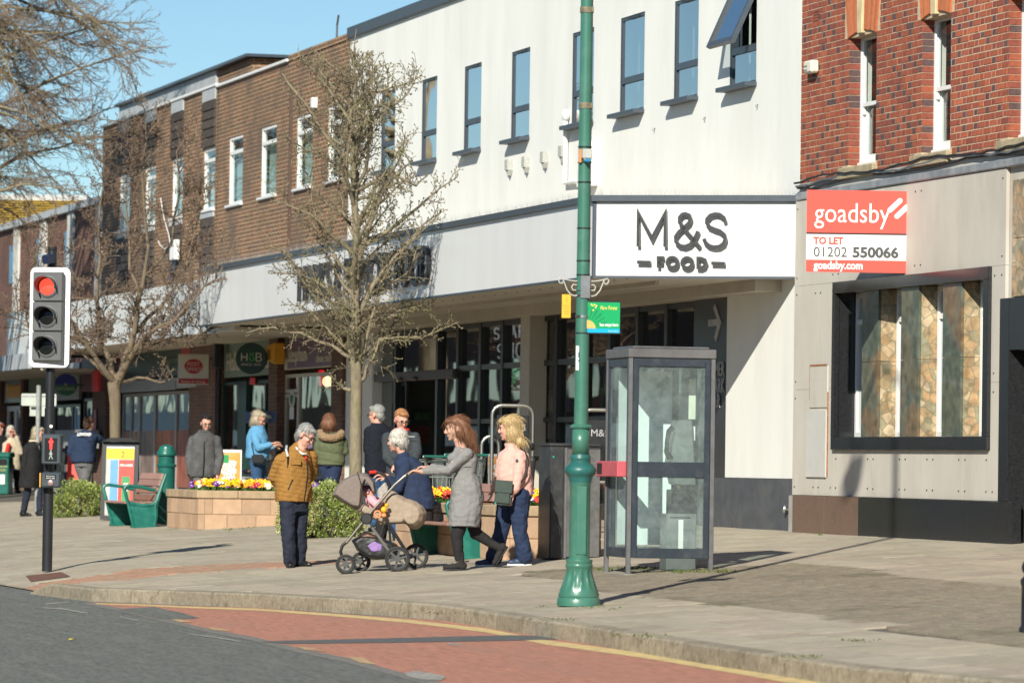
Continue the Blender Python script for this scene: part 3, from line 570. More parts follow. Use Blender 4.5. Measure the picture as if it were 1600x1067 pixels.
# outlined words and green chevrons behind the glass
mk('neon', (.75, .78, .8), .5, emit=(.8, .85, .9, .22)); mk('neon_green', (.02, .35, .15), .5, emit=(.02, .5, .2, .35))
def outline_word(txt, px0, px1, py0, py1, pxm):
    mb = MB(); s0_, z0_ = W(px0, py1, NG+.12); s1_, _ = W(px1, py1, NG+.12); _, z1_ = W(pxm, py0, NG+.12)
    fnt = {'S': [arc(.5, .72, .42, .26, 20, 270, 9)+arc(.5, .25, .42, .23, 90, -160, 9)], 'T': [[(0, 1), (1, 1)], [(.5, 1), (.5, 0)]], 'A': [[(0, 0), (.5, 1), (1, 0)], [(.2, .35), (.8, .35)]], 'R': [[(0, 0), (0, 1), (.7, 1), (.95, .8), (.7, .5), (0, .5)], [(.5, .5), (1, 0)]], 'H': [[(0, 0), (0, 1)], [(1, 0), (1, 1)], [(0, .5), (1, .5)]], 'O': [arc(.5, .5, .5, .5, 0, 360, 14)], 'P': [[(0, 0), (0, 1), (.7, 1), (.95, .78), (.7, .5), (0, .5)]], 'Y': [[(0, 1), (.5, .5), (1, 1)], [(.5, .5), (.5, 0)]]}
    k = len(txt); cw = (s1_-s0_)/k
    for i, ch in enumerate(txt):
        for P in fnt[ch]:
            Q = [(s0_+cw*(i+.14+.66*x), z0_+(z1_-z0_)*y) for x, y in P]
            for off in (-.022, .022):
                stroke(mb, [(x+off, z) for x, z in Q], .012, NG+.10, NG+.115)
    mb.build('window_words', MT['neon'], shop)
outline_word('START', 771, 838, 510, 531, 800); outline_word('SHOP', 776, 836, 536, 561, 800)
mb = MB(); c_, zc_ = W(803, 574, NG+.1)
for q in range(3): stroke(mb, [(c_-.24, zc_-q*.07+.06), (c_, zc_-q*.07-.1), (c_+.24, zc_-q*.07+.06)], .022, NG+.10, NG+.115)
mb.build('window_chevrons', MT['neon_green'], shop)
# pillar, column, sign panel, white end wall, base
mb = MB(); mb.box(sPil[0], sPil[1], NW-.05, NW+.3, H(NW)+.42, zFb-.16); mb.build('white_pillar', MT['render_white'], shop)
mb = MB(); mb.box(sPil[0]-.01, sPil[1]+.01, NW-.06, NW+.3, H(NW)-.03, H(NW)+.42); mb.build('pillar_base', MT['base_dark'], shop)
mb = MB(); mb.box(sCol[0], sCol[1], NW-.16, NW+.1, H(NW)-.03, zFb-.16); mb.build('beige_column', MT['beige_column'], shop)
sp = MB(); sp.box(sDp[0], sDp[1], NW+.01, NW+.2, H(NW)+.6, zh+.0); spo = sp.build('direction_panel', MT['dark_panel'], shop)
mk('grey_letter', (.40, .40, .41), .5)
def dp(px, py): return W(px, py, NW)
ar = MB(); stroke(ar, [dp(1107, 505), dp(1124.5, 503)], .085, NW-.006, NW+.012); stroke(ar, [dp(1116, 478), dp(1124.5, 503), dp(1117.5, 530)], .085, NW-.005, NW+.011); ar.build('arrow', MT['grey_letter'], spo, loc=None)
spo.children[0].location = (0, 0, 0)
for txt, y in (('CUSTOMER', 577), ('CAR PARK', 603), ('AT REAR', 627)):
    mb = MB(); sr, zc_ = dp(1132 if txt != 'AT REAR' else 1125.5, y+6); put_text(mb, txt, .25, 0, NW-.004, 0, .008)
    x1 = max(v[0] for v in mb.v); wd = {'CUSTOMER': 1.05, 'CAR PARK': .98, 'AT REAR': .86}[txt]; mb.v = [((v[0]-x1)*wd/x1+sr, v[1], zc_-.03+v[2]*1.02) for v in mb.v]
    o = mb.build('sign_words', MT['grey_letter'], spo); o.location = (0, 0, 0)
mb = MB(); mb.box(sDp[1]+.002, sR, NW, NW+.3, H(NW)+.63, zFb-.02); mb.build('end_wall', MT['render_white'], shop)
for a, b in ((Ss(1094, NW), Ss(1134, NW)), (Ss(1134, NW), Ss(1221, NW)), (Ss(1221, NW), sR)):
    mb = MB(); mb.box(a+.004, b-.004, NW-.015, NW+.3, H(NW)-.04, H(NW)+.625); mb.build('base_panel', MT['base_dark'], shop)
mb = MB(); s, z = W(1221, 795, NW-.1); mb.tube([(s, NW-.06, z), (s+.18, NW-.06, z), (s+.18, NW, z)], .012, 6); mb.ell((s, NW-.06, z), (.03, .03, .05), 8, 6); mb.build('base_tap', MT['steel'], shop)
# wall fittings above the canopy: conduit, cabinet, four old flue vents
def wl(px, py, dn=0.0): s, z = W(px, py, NW-dn); return (s, NW-dn, z)
mb = MB(); mb.tube([wl(884, 181, .05), wl(883, 287, .05), wl(897, 284, .05), wl(924, 285, .05)], .035, 8); mb.ell(wl(884, 181, .05), (.09, .06, .09), 8, 6); mb.build('conduit', MT['white_paint'], shop, smooth=True)
mb = MB(); s, n_, z = wl(925, 259, .0); mb.box(s-.22, s+.30, NW-.16, NW-.002, z-.30, z+.32); mb.build('cable_cabinet', MT['white_paint'], shop, bevel=.01)
mb = MB(); mb.tube([wl(928, 267, .06), wl(925, 280, .08), wl(920, 290, .05)], .03, 8); mb.build('cable_elbow', MT['white_paint'], shop, smooth=True)
mk('vent_mesh', (.42, .42, .39), .8, var=.4, scale=60)
for px, py in ((799.5, 259), (826, 254.5), (855, 247), (883.5, 238)):
    s, n_, z = wl(px, py); mb = MB(); mb.box(s-.075, s+.075, NW-.09, NW-.001, z-.07, z+.085); mb.prism([(s-.075, z-.071), (s+.075, z-.071), (s+.02, z-.15)], NW-.07, NW-.002); mb.build('flue_vent', MT['vent_mesh'], shop)
for px, py in ((1023.5, 201), (1102.5, 184), (1184.5, 164)): s, n_, z = wl(px, py); mb = MB(); mb.tube([(s, NW, z), (s, NW-.025, z-.005), (s+.01, NW-.03, z-.03)], .010, 6); mb.build('wall_hook', MT['grey_steel'], shop)
# ------------------------------------------------------------------ brown brick offices (two joined fronts) and the low block beyond
MT['brown_brick'] = brick_mat('brown_brick', (0.245, 0.108, 0.060), (0.13, 0.075, 0.054), (0.11, 0.082, 0.062), (0.46, 0.35, 0.20), mort=.017)
MT['red_brick_far'] = brick_mat('red_brick_far', (0.19, 0.08, 0.055), (0.13, 0.062, 0.048), (0.085, 0.045, 0.038), (0.22, 0.15, 0.11))
MT['pier_brick'] = brick_mat('pier_brick', (0.20, 0.10, 0.070), (0.14, 0.075, 0.055), (0.11, 0.065, 0.05), (0.22, 0.17, 0.13))
mk('lead_grey', (.42, .44, .46), .5, var=.15, scale=4)
mk('hung_tile', (.055, .042, .036), .75, var=.35, scale=9, bump=.3, rnd_obj=.25, dirt=(.10, .085, .05), dscale=3)
mk('coping_white', (.74, .75, .75), .5, var=.06)
NB = 18.1
def office_window(parent, a, b, c, d, n, tr=.77, dark=False, k=0):
    fr = MB(); ring(fr, a, b, c, d, n+.015, n+.10, .055); zt = c+(d-c)*tr; fr.box(a+.055, b-.055, n+.01, n+.10, zt-.035, zt+.035)
    w_ = fr.build('window', MT['white_frame'], parent)
    g = MB(); g.quad((a+.05, n+.05, c+.05), (b-.05, n+.05, c+.05), (b-.05, n+.05, zt-.03), (a+.05, n+.05, zt-.03)); g.quad((a+.05, n+.045, zt+.03), (b-.05, n+.045, zt+.03), (b-.05, n+.045, d-.05), (a+.05, n+.045, d-.05)); g.build('pane', MT['office_glass'], w_)
    s = MB(); s.box(a-.10, b+.03, n-.06, n+.10, c-.045, c+.004); s.build('sill', MT['coping_white'], w_, bevel=.006)
    bl = MB(); bl.quad((a, n+.16, c), (b, n+.16, c), (b, n+.16, c+(d-c)*(1.0 if not dark else .85)), (a, n+.16, c+(d-c)*(.72 if not dark else .85))); bl.build('blind', MT['pale_green'] if not dark else MT['blind'], w_)  # pale green blind's slanting top edge stands in for a diagonal shadow
bs0, bs1 = Ss(339, NB, 300), Ss(544, NB, 300)-.01
zB = W(440, 101, NB)[1]
off1 = street_thing('brick_office', 'brown brick office over shops with four white framed windows in plain brick', 'office building', (bs0+bs1)/2, NB)
h1 = []
for (x0, x1, yt, yb) in [(358, 379.5, 211, 316), (408, 432, 193.5, 304.5), (463, 488, 175.5, 290.5), (512, 536.5, 160, 277)]:
    h1.append((Ss(x0, NB, 250), Ss(x1, NB, 250), W(x1, yb, NB)[1], W(x1, yt, NB)[1]))
zc_ = sum(h[2] for h in h1)/4; zd_ = sum(h[3] for h in h1)/4; h1 = [(a, b, zc_, zd_) for a, b, _, _ in h1]
mb = MB(); wall_holes(mb, bs0, bs1, 4.0, zB, h1, NB, .13); mb.quad((bs0, NB, zB), (bs1, NB, zB), (bs1, NB+8, zB), (bs0, NB+8, zB)); mb.build('wall', MT['brown_brick'], off1)
for h in h1: office_window(off1, *h, NB)
mb = MB(); mb.box(bs0, bs1, NB+1.5, NB+1.6, 4.2, zB-.1); mb.build('inner_wall', MT['room'], off1)
sC = Ss(452, NB, 100)
mb = MB(); mb.box(bs0-.02, sC, NB-.06, NB+.3, zB+.002, zB+.05); mb.build('coping', MT['coping_white'], off1)
x = sC+.01; r_ = random.Random(4); mbk = MB()
while x < bs1-.08:
    mb = MB(); mb.box(x, x+.064, NB-.02, NB+.2, zB+.002, zB+.11); mb.build('coping_brick', MT['brown_brick'], off1); x += .075
mb = MB(); s = Ss(456.5, NB, 200); mb.box(s-.03, s+.03, NB-.05, NB-.002, W(456, 400, NB)[1], zB-.4); mb.build('downpipe', M('brown_pipe', (.10, .06, .045), .6), off1)
mb = MB(); s, z = W(495, 161, NB); mb.box(s-.06, s+.06, NB-.1, NB-.002, z-.09, z+.09); mb.build('alarm_bell', MT['white_paint'], off1)
mb = MB(); s, z = W(500, 70, NB); mb.tube([(s, NB+.3, zB), (s+.02, NB+.3, zB+.45), (s+.12, NB+.3, zB+.62)], .02, 5); mb.build('roof_vent_pipe', MT['grey_steel'], off1)
# second front with dark tile hung strips
ts0, ts1 = Ss(159.5, NB, 300), Ss(338.5, NB, 300); zT = W(250, 168, NB)[1]
off2 = street_thing('brick_office', 'brown brick office front with dark tile hung strips above and below its windows', 'office building', (ts0+ts1)/2, NB)
h2 = []; strips = []
for x0, x1, yt, yb in [(187, 203, 269, 362), (227, 243, 258, 350), (269, 285.5, 245, 333), (317.5, 335.5, 230, 325)]:
    a, b = Ss(x0, NB, 300), Ss(x1, NB, 300); h2.append((a, b, W(x1, yb, NB)[1], W(x1, yt, NB)[1])); strips.append((a-.08, b+.02))
zc_ = sum(h[2] for h in h2)/4; zd_ = sum(h[3] for h in h2)/4; h2 = [(a, b, zc_, zd_) for a, b, _, _ in h2]
mb = MB(); wall_holes(mb, ts0, ts1, 4.0, zT, h2, NB, .13)
mb.quad((ts0, NB, 4), (ts0, NB, zT), (ts0, NB+8, zT), (ts0, NB+8, 4)); mb.quad((ts0, NB, zT), (ts1, NB, zT), (ts1, NB+8, zT), (ts0, NB+8, zT)); mb.build('wall', MT['brown_brick'], off2)
for h in h2: office_window(off2, *h, NB, tr=.80, dark=True)
mb = MB(); mb.box(ts0+.1, ts1, NB+1.5, NB+1.6, 4.2, zT-.1); mb.build('inner_wall', MT['room'], off2)
mb = MB(); mb.box(ts0-.04, ts1, NB-.06, NB+.3, zT+.002, zT+.05); mb.build('coping', MT['coping_white'], off2)
for a, b in strips:
    st = MB().box(a, b, NB-.035, NB-.003, zT-.24, zT-.002).build('lead_cap', MT['lead_grey'], off2)
    for za, zb in ((zd_+.02, zT-.25), (4.7, zc_-.16)):
        z = zb-.17; k = 0
        me = MB().add([(a, NB-.052, 0), (b, NB-.052, 0), (b, NB-.03, .168), (a, NB-.03, .168), (a, NB, 0), (b, NB, 0), (b, NB, .168), (a, NB, .168)], [(0, 1, 2, 3), (1, 0, 4, 5), (0, 3, 7, 4), (2, 1, 5, 6), (3, 2, 6, 7)]).mesh('hung_tile_row', MT['hung_tile'])
        while z > za-.1: link('hung_tile_row', me, off2, loc=(0, 0, z)); z -= .178
    MB().box(a, b, NB-.04, NB-.003, zc_-.155, zc_-.065).build('lead_apron', MT['lead_grey'], off2)
s, z = W(281, 391, NB); MB().box(s-.25, s+.25, NB-.16, NB-.055, z-.2, z+.2).build('meter_box', MT['white_paint'], off2, bevel=.01)
mb = MB(); mb.tube([(W(283, 408, NB)[0], NB-.1, W(283, 405, NB)[1]), (W(279, 420, NB)[0], NB-.1, W(279, 420, NB)[1]), (W(271, 440, NB)[0], NB-.1, W(271, 440, NB)[1])], .018, 6); mb.build('blue_cable', M('blue_cable', (.05, .12, .25), .6), off2)
mb = MB(); mb.tube([(W(x, y, NB)[0], NB-.08, W(x, y, NB)[1]) for x, y in [(257, 310), (262, 340), (270, 368), (272, 382), (264, 390), (256, 383), (253, 376)]], .010, 5); mb.build('hanging_cable', MT['white_paint'], off2)
# white roof storey set back
ra, rb = Ss(186, NB+1.2, 180), Ss(337, NB+1.2, 120); zp = W(337, 110, NB+1.2)[1]
mb = MB(); mb.box(ra, rb, NB+1.2, NB+5, zT-.3, zp); po = mb.build('roof_storey', MT['lead_grey'], off2); MB().box(rb+.003, rb+3.2, NB+1.25, NB+5, zT-.3, zp-.02).build('roof_storey_end', MT['brown_brick'], off2)
MB().box(ra-.1, rb+3.4, NB+1.1, NB+5.1, zp+.002, zp+.06).build('roof_edge', MT['anthracite'], off2)
# lower block beyond with pale pilasters
NL = 18.12; ls0, ls1 = Ss(-220, NL, 400), ts0-.03; zL = W(100, 335, NL)[1]
low = street_thing('low_brick_block', 'dark red brick block with pale vertical strips beyond the brown office', 'shop building', (ls0+ls1)/2, NL)
mb = MB(); wall_holes(mb, ls0, ls1, 4.0, zL, [], NL); mb.quad((ls0, NL, zL), (ls1, NL, zL), (ls1, NL+8, zL), (ls0, NL+8, zL)); mb.build('wall', MT['red_brick_far'], low)
MB().box(ls0, ls1, NL-.12, NL+.2, zL+.002, zL+.16).build('gutter', MT['lead_grey'], low)
for x0, x1 in ((148, 157), (104, 113), (61, 70), (20, 28), (-24, -15), (-66, -57)):
    a, b = Ss(x0, NL), Ss(x1, NL); MB().box(a, b, NL-.05, NL-.002, 4.6, zL-.02).build('pilaster', M('pilaster_pale', (.62, .61, .57), .8, var=.15, scale=5, dirt=(.3, .28, .25), dscale=1.5) if 'pilaster_pale' not in bpy.data.materials else bpy.data.materials['pilaster_pale'], low)
for x0, x1 in ((99, 103.5), (55, 60), (13, 19)):
    a, b = Ss(x0, NL), Ss(x1+8, NL); MB().box(a, a+1.1, NL-.03, NL-.003, W(105, 425, NL)[1], W(105, 362, NL)[1]).build('blue_panel', M('blue_panel', (.10, .26, .42), .4, var=.2), low)
# yellow lichened roof further off
hp_ = At(30, 700, 128); hz_ = H(21); hs = thing('house', 'house behind with a yellow lichened tile roof', 'house', (hp_.x, hp_.y, hz_)); fx = lambda px: At(px, 330, 128).x-hp_.x; ze, zr = At(30, 352, 128).z-hz_, At(30, 306, 131).z-hz_
s0_, s1_ = fx(-120), fx(118); MB().box(s0_+.2, s1_-.3, .3, 7, -.3, ze).build('wall', MT['red_brick_far'], hs); hr = MB()
for k in range(12): f0_, f1_ = k/12, (k+1)/12; hr.add([(s0_, 3.5*f0_, ze-.1+(zr-ze)*f0_+.05), (s1_, 3.5*f0_, ze-.1+(zr-ze)*f0_+.05), (s1_, 3.5*f1_, ze-.1+(zr-ze)*f1_+.02), (s0_, 3.5*f1_, ze-.1+(zr-ze)*f1_+.02)], [(0, 1, 2, 3)])
hr.add([(s0_, 3.5, zr-.08), (s1_, 3.5, zr-.08), (s1_, 7.2, ze), (s0_, 7.2, ze), (s1_, 0, ze-.1)], [(0, 1, 2, 3), (4, 2, 1)]); hr.build('roof', M('lichen_roof', (.55, .34, .045), .9, var=.45, scale=4, bump=.4, bscale=12, dirt=(.22, .14, .05), dscale=3), hs)
MB().box(s0_, s1_, 3.4, 3.65, zr-.1, zr+.06).build('ridge', MT['lead_grey'], hs)
# ------------------------------------------------------------------ red brick corner building, to let
NR = 18.02; rS0 = Ss(1251, NR, 200); rS1 = Ss(1760, NR, 500)
toL = street_thing('vacant_office', 'red Flemish bond brick building with grey panelled vacant ground floor', 'office building', (rS0+rS1)/2, NR)
zBk = W(1253, 290, NR)[1]; zTop = W(1600, -130, NR)[1]
rb_cols = [('brick_red', (.35, .092, .048)), ('brick_orange', (.41, .115, .055)), ('brick_dark', (.27, .072, .046)), ('brick_purple', (.11, .065, .065))]
rbm = [M(n_, c_, .85, var=.25, scale=18, bump=.35, bscale=90, rnd_obj=.16) for n_, c_ in rb_cols]
mk('mortar', (.54, .42, .29), .95, var=.15, scale=20, bump=.3)
win = []
for x0, x1, yt, yb in [(1326, 1369, 52, 254.5), (1440, 1485, 19, 234), (1575.5, 1624, 0, 0)]:
    a, b = Ss(x0, NR, 150), Ss(x1, NR, 150); win.append([a, b, W(x1, yb, NR)[1], W(x1, yt, NR)[1]])
zw0 = (win[0][2]+win[1][2])/2; zw1 = (win[0][3]+win[1][3])/2
for h in win: h[2], h[3] = zw0, zw1
mb = MB(); wall_holes(mb, rS0, rS1, zBk-.9, zTop, win, NR+.004, .26); mb.quad((rS0, NR, 0), (rS0, NR, zTop), (rS0, NR+8, zTop), (rS0, NR+8, 0)); mb.build('wall', MT['mortar'], toL)
def arch_top(h): return [h[0]-.16, h[1]+.10, h[3], h[3]+.62]
bigs = []; stuff = MB(); r_ = random.Random(21); row = 0; z = zBk
arches = [arch_top(h) for h in win]; sills = [(h[0]-.22, h[1]+.06, h[2]-.145, h[2]) for h in win]
blk = [tuple(h) for h in win] + [tuple(a) for a in arches] + sills
while z < zTop-.08:
    s = rS0 + .005 - (.16875 if row % 2 else 0); k = 0
    while s < rS1:
        ln = .215 if k % 2 == 0 else .1025; a, b = s, s+ln; segs = [(max(a, rS0+.003), min(b, rS1))]
        for h in blk:
            if h[2]-.01 < z+.0325 < h[3]+.01:
                ns_ = []
                for p, q in segs:
                    if q <= h[0] or p >= h[1]: ns_.append((p, q)); continue
                    if p < h[0]: ns_.append((p, h[0]))
                    if q > h[1]: ns_.append((h[1], q))
                segs = ns_
        ci = r_.choices([0, 1, 2, 3], [68, 12, 19, 1] if k % 2 == 0 else [36, 8, 24, 32])[0]
        for p, q in segs:
            if q-p < .025: continue
            if q-p > ln-.004: bigs.append((a, z, k % 2, ci))
            else: stuff.box(p, q, NR, NR+.02, z, z+.0625, ci)
        s += ln+.01; k += 1
    z += .075; row += 1
bigs.sort(key=lambda t: -(t[0] if t[0] < Ss(1600, NR, 150) else -999))
bme = {}
for kd, ln in ((0, .215), (1, .1025)):
    for ci in range(4): bme[kd, ci] = MB().box(0, ln, 0, .02, 0, .0625).mesh('brick', rbm[ci], bevel=.003)
for i, (s, z, kd, ci) in enumerate(bigs):
    dn = r_.uniform(-.0025, .0025)
    if i < 300: link('brick', bme[kd, ci], toL, loc=(s, NR+dn, z))
    else: stuff.box(s, s+(.215 if kd == 0 else .1025), NR+dn, NR+.02, z, z+.0625, ci)
for h in win:                # returns of the window openings, course by course
    z = zBk; k = 0
    while z < h[3]-.05:
        if z > h[2]-.02: stuff.box(h[0]-.004, h[0]+.008, NR+.004, NR+(.20 if k % 2 else .225), z, z+.065, r_.choice([2, 2, 2, 3, 0]))
        z += .075; k += 1
stuff.build('brickwork', rbm, toL, kind='stuff')
mk('stone_sill', (.40, .33, .21), .9, var=.25, scale=9, bump=.4, dirt=(.20, .17, .12), dscale=4)
mk('gauged_brick', (.52, .16, .065), .8, var=.15, scale=14, bump=.2, rnd_obj=.14); mk('keystone', (.62, .50, .30), .8, var=.18, scale=6, bump=.2)
mk('curtain', (.50, .45, .33), .9, var=.12, scale=3)
for h, sl_ in zip(win, sills):
    MB().box(sl_[0], sl_[1], NR-.06, NR+.2, sl_[2]+.004, sl_[3]-.004).build('stone_sill', MT['stone_sill'], toL, bevel=.012)
    m_ = (h[0]+h[1])/2; Rz = h[3]-1.6; t_ = .66
    for sd in (-1, 1):
        for q in range(6):
            u0_, u1_ = .075+(q)*.083, .075+(q+1)*.083
            hw_ = (h[1]-h[0])/2+.0; lo0, lo1 = u0_*hw_/.575, u1_*hw_/.575; hi0, hi1 = lo0*1.28, lo1*1.28
            P = [(m_+sd*(lo0+.004), h[3]+.06-.06*(lo0/hw_)**2), (m_+sd*lo1, h[3]+.06-.06*(lo1/hw_)**2), (m_+sd*hi1, h[3]+.64), (m_+sd*(hi0+.004), h[3]+.64)]
            MB().prism(P if sd > 0 else P[::-1], NR-.022, NR+.22).build('voussoir', MT['gauged_brick'], toL)
    w0_ = .072
    MB().prism([(m_-w0_, h[3]+.02), (m_+w0_, h[3]+.02), (m_+w0_*1.45, h[3]+.72), (m_-w0_*1.45, h[3]+.72)], NR-.05, NR+.2).build('keystone', MT['keystone'], toL, bevel=.006)
    a, b, c, d = h; n = NR+.17; zm = c+(d-c)*.49
    fr = MB(); ring(fr, a, b, c, d+.05, n-.03, n+.10, .045, tb=.06); w_ = fr.build('sash_window', MT['white_frame'], toL)
    u = MB(); ring(u, a+.047, b-.047, zm-.03, d+.02, n-.02, n+.02, .045); u.box(a+.05, a+.085, n-.018, n+.015, zm-.12, zm-.031); u.box(b-.085, b-.05, n-.018, n+.015, zm-.12, zm-.031); u.build('upper_sash', MT['white_frame'], w_)
    l_ = MB(); ring(l_, a+.047, b-.047, c+.06, zm+.02, n+.025, n+.065, .045, tb=.085); l_.build('lower_sash', MT['white_frame'], w_)
    g = MB(); g.quad((a+.085, n, zm), (b-.085, n, zm), (b-.085, n, d), (a+.085, n, d)); g.quad((a+.085, n+.045, c+.1), (b-.085, n+.045, c+.1), (b-.085, n+.045, zm), (a+.085, n+.045, zm)); g.build('pane', MT['office_glass'], w_)
    MB().box(a-.01, b+.0, n-.055, n+.02, c+.002, c+.055).build('timber_sill', MT['white_frame'], w_, bevel=.008)
    cu_ = MB(); x = a+.08
    for q in range(7): cu_.quad((x, n+.25+.03*(q % 2), c), (x+.045, n+.25+.03*((q+1) % 2), c), (x+.045, n+.25+.03*((q+1) % 2), d), (x, n+.25+.03*(q % 2), d)); x += .045
    cu_.build('curtain', MT['curtain'], w_); MB().box(a-.3, b+.3, n+.8, n+.85, c-.2, d+.2).build('room_back', MT['room'], w_)
# alarm box, air brick, cables, lead flashing
s, z = W(1268.5, 107, NR); ab = MB(); ab.box(s, s+.28, NR-.11, NR-.003, z-.075, z+.075); ab.build('alarm_box', M('alarm_cream', (.70, .66, .55), .5), toL, bevel=.02)
mb = MB(); [mb.box(s+.02+q*.03, s+.035+q*.03, NR-.1125, NR-.11, z-.05+zz*.05, z-.03+zz*.05) for q in range(4) for zz in range(2)]; mb.build('alarm_slots', MT['black_metal'], toL, kind='stuff')
s, z = W(1275.5, 24, NR); mb = MB(); [mb.box(s-.11, s+.11, NR-.006, NR+.002, z-.07+q*.036, z-.05+q*.036) for q in range(4)]; mb.build('air_brick', rbm[2], toL, kind='stuff')
zFl = W(1500, 267, NR)[1]
mb = MB(); mb.box(rS0+.05, rS1, NR-.075, NR+.01, zFl-.055, zFl+.035); mb.build('lead_flashing', M('lead', (.30, .32, .34), .55, metal=.3, var=.3, scale=3, dirt=(.45, .45, .44), dscale=1.5), toL, bevel=.012)
mb = MB(); r_ = random.Random(2); cols_ = []
for q in range(3):
    P = []; s = rS0
    while s < rS1: P.append((s, NR-.03-.02*q, zFl+.10+.035*q+.025*math.sin(s*1.9+q)+r_.uniform(-.012, .012))); s += .25
    MB().tube(P, .014, 5).build('cable', MT['black_rubber'] if q != 1 else MT['grey_steel'], toL, smooth=True)
# the rest of the corner building, outside the picture
MT['red_brick_ext'] = brick_mat('red_brick_ext', (.33, .08, .042), (.25, .065, .042), (.20, .06, .045), (.55, .44, .32), mort=.012)
mb = MB(); mb.box(rS1+.003, rS1+10, NR, NR+8, H(NR)-.2, zTop+1.3); mb.box(rS0+.01, rS1, NR, NR+8, zTop+.002, zTop+1.3); mb.quad((rS0, NR+8, 0), (rS0, NR+8, zTop), (rS1, NR+8, zTop), (rS1, NR+8, 0)); mb.build('upper_wall', MT['red_brick_ext'], toL)
MB().box(rS0, rS1+10.05, NR-.08, NR+8.05, zTop+1.302, zTop+1.45).build('parapet_coping', MT['stone_sill'], toL)
# ground floor cladding panels
mk('clad_grey', (.545, .51, .45), .75, var=.07, scale=2.2, bump=.1, dirt=(.46, .41, .35), dscale=1.4, streak=.35)
mk('clad_plate', (.56, .55, .52), .6, var=.05)
mk('granite_black', (.022, .023, .025), .18, var=.4, scale=40, spec=.6); mk('granite_brown', (.17, .105, .078), .25, var=.2, scale=60, spec=.6, dirt=(.11, .08, .065), dscale=1.5)
mk('rust', (.30, .12, .04), .9, var=.4, scale=20)
def stone_mat(name, base, a, b, sc_, vein):
    m = M(name, base, .35, var=.3, scale=3.5); t = m.node_tree; N, L_ = t.nodes, t.links; bs = N['Principled BSDF']; tc = N.new('ShaderNodeTexCoord')
    nz = N.new('ShaderNodeTexNoise'); nz.inputs['Scale'].default_value = 3; L_.new(tc.outputs['Object'], nz.inputs['Vector'])
    vm = N.new('ShaderNodeMix'); vm.data_type = 'RGBA'; vm.inputs['Factor'].default_value = .12; L_.new(tc.outputs['Object'], vm.inputs['A']); L_.new(nz.outputs['Color'], vm.inputs['B'])
    vo = N.new('ShaderNodeTexVoronoi'); vo.inputs['Scale'].default_value = sc_; L_.new(vm.outputs['Result'], vo.inputs['Vector'])
    ve = N.new('ShaderNodeTexVoronoi'); ve.feature = 'DISTANCE_TO_EDGE'; ve.inputs['Scale'].default_value = sc_; L_.new(vm.outputs['Result'], ve.inputs['Vector'])
    sx = N.new('ShaderNodeSeparateColor'); L_.new(vo.outputs['Color'], sx.inputs[0])
    rp = N.new('ShaderNodeValToRGB'); rp.color_ramp.elements[0].color = (*a, 1); rp.color_ramp.elements[1].color = (*b, 1); e = rp.color_ramp.elements.new(.5); e.color = (*base, 1); L_.new(sx.outputs[0], rp.inputs[0])
    er = N.new('ShaderNodeMapRange'); er.inputs['From Max'].default_value = .09; L_.new(ve.outputs['Distance'], er.inputs['Value'])
    mx = N.new('ShaderNodeMix'); mx.data_type = 'RGBA'; L_.new(er.outputs[0], mx.inputs['Factor']); mx.inputs['A'].default_value = (*vein, 1); L_.new(rp.outputs[0], mx.inputs['B'])
    n2 = N.new('ShaderNodeTexNoise'); n2.inputs['Scale'].default_value = 9; n2.inputs['Detail'].default_value = 8; L_.new(tc.outputs['Object'], n2.inputs['Vector'])
    r2 = N.new('ShaderNodeMapRange'); r2.inputs['From Min'].default_value = .3; r2.inputs['From Max'].default_value = .7; r2.inputs['To Min'].default_value = .6; r2.inputs['To Max'].default_value = 1.35; L_.new(n2.outputs[0], r2.inputs['Value'])
    m3 = N.new('ShaderNodeMix'); m3.data_type = 'RGBA'; m3.blend_type = 'MULTIPLY'; m3.inputs['Factor'].default_value = 1; L_.new(mx.outputs['Result'], m3.inputs['A']); L_.new(r2.outputs[0], m3.inputs['B']); L_.new(m3.outputs['Result'], bs.inputs['Base Color'])
    MT[name] = m; return m
stone_mat('conglomerate', (.42, .27, .14), (.50, .40, .27), (.27, .26, .18), 10.0, (.22, .20, .13))
stone_mat('green_stone', (.10, .12, .085), (.20, .13, .07), (.085, .11, .09), 2.2, (.13, .14, .11))
NP = NR-.05
def pp(px, py): return W(px, py, NP)
screws = MB()
def panel(x0, x1, z0, z1, m='clad_grey', nm='cladding_panel', n0=NP, scr=True, th=.04):
    a, b = x0, x1; o = MB().box(a+.0015, b-.0015, n0, n0+th, z0+.0015, z1-.0015).build(nm, MT[m], toL)
    if scr:
        for x in (a+.09, b-.09):
            k = max(2, int((z1-z0)/.7)+1)
            for i in range(k): zz = z0+.1+(z1-z0-.2)*i/(k-1); screws.tube([(x, n0+.002, zz), (x+.002, n0-.012, zz-.004)], .007, 5)
    return o
sx = lambda p: Ss(p, NP, 600)
zPl = W(1410, 778, NP)[1]; zTp = zFl-.06; fA, fB = sx(1304), sx(1548); zfT = W(1425, 429, NP)[1]; zfB = W(1425, 703, NP)[1]
xL = rS0+.0; x2 = sx(1277); x3 = sx(1569)
mb = MB(); wall_holes(mb, xL, rS1, H(NR)-.1, zBk+.02, [(fA+.02, fB-.02, zfB+.02, zfT-.02), (Ss(1583, NP), rS1, H(NR)-.1, W(1575, 466, NP-.03)[1]-.55)], NR-.005, .02); mb.build('cladding_backing', MT['clad_grey'], toL)
za = W(1270, 445, NP)[1]; zb = W(1270, 608, NP)[1]
for a, b in ((xL, x2), (x2, fA)):
    for c, d in ((zPl, zb), (zb, za)): panel(a, b, c, d)
panel(xL, fA, za, zTp); mid = sx(1432)
panel(fA, mid, zfT, zTp); panel(mid, x3, zfT, zTp)
ks = [fA, sx(1362), sx(1412), sx(1455), sx(1505), fB]
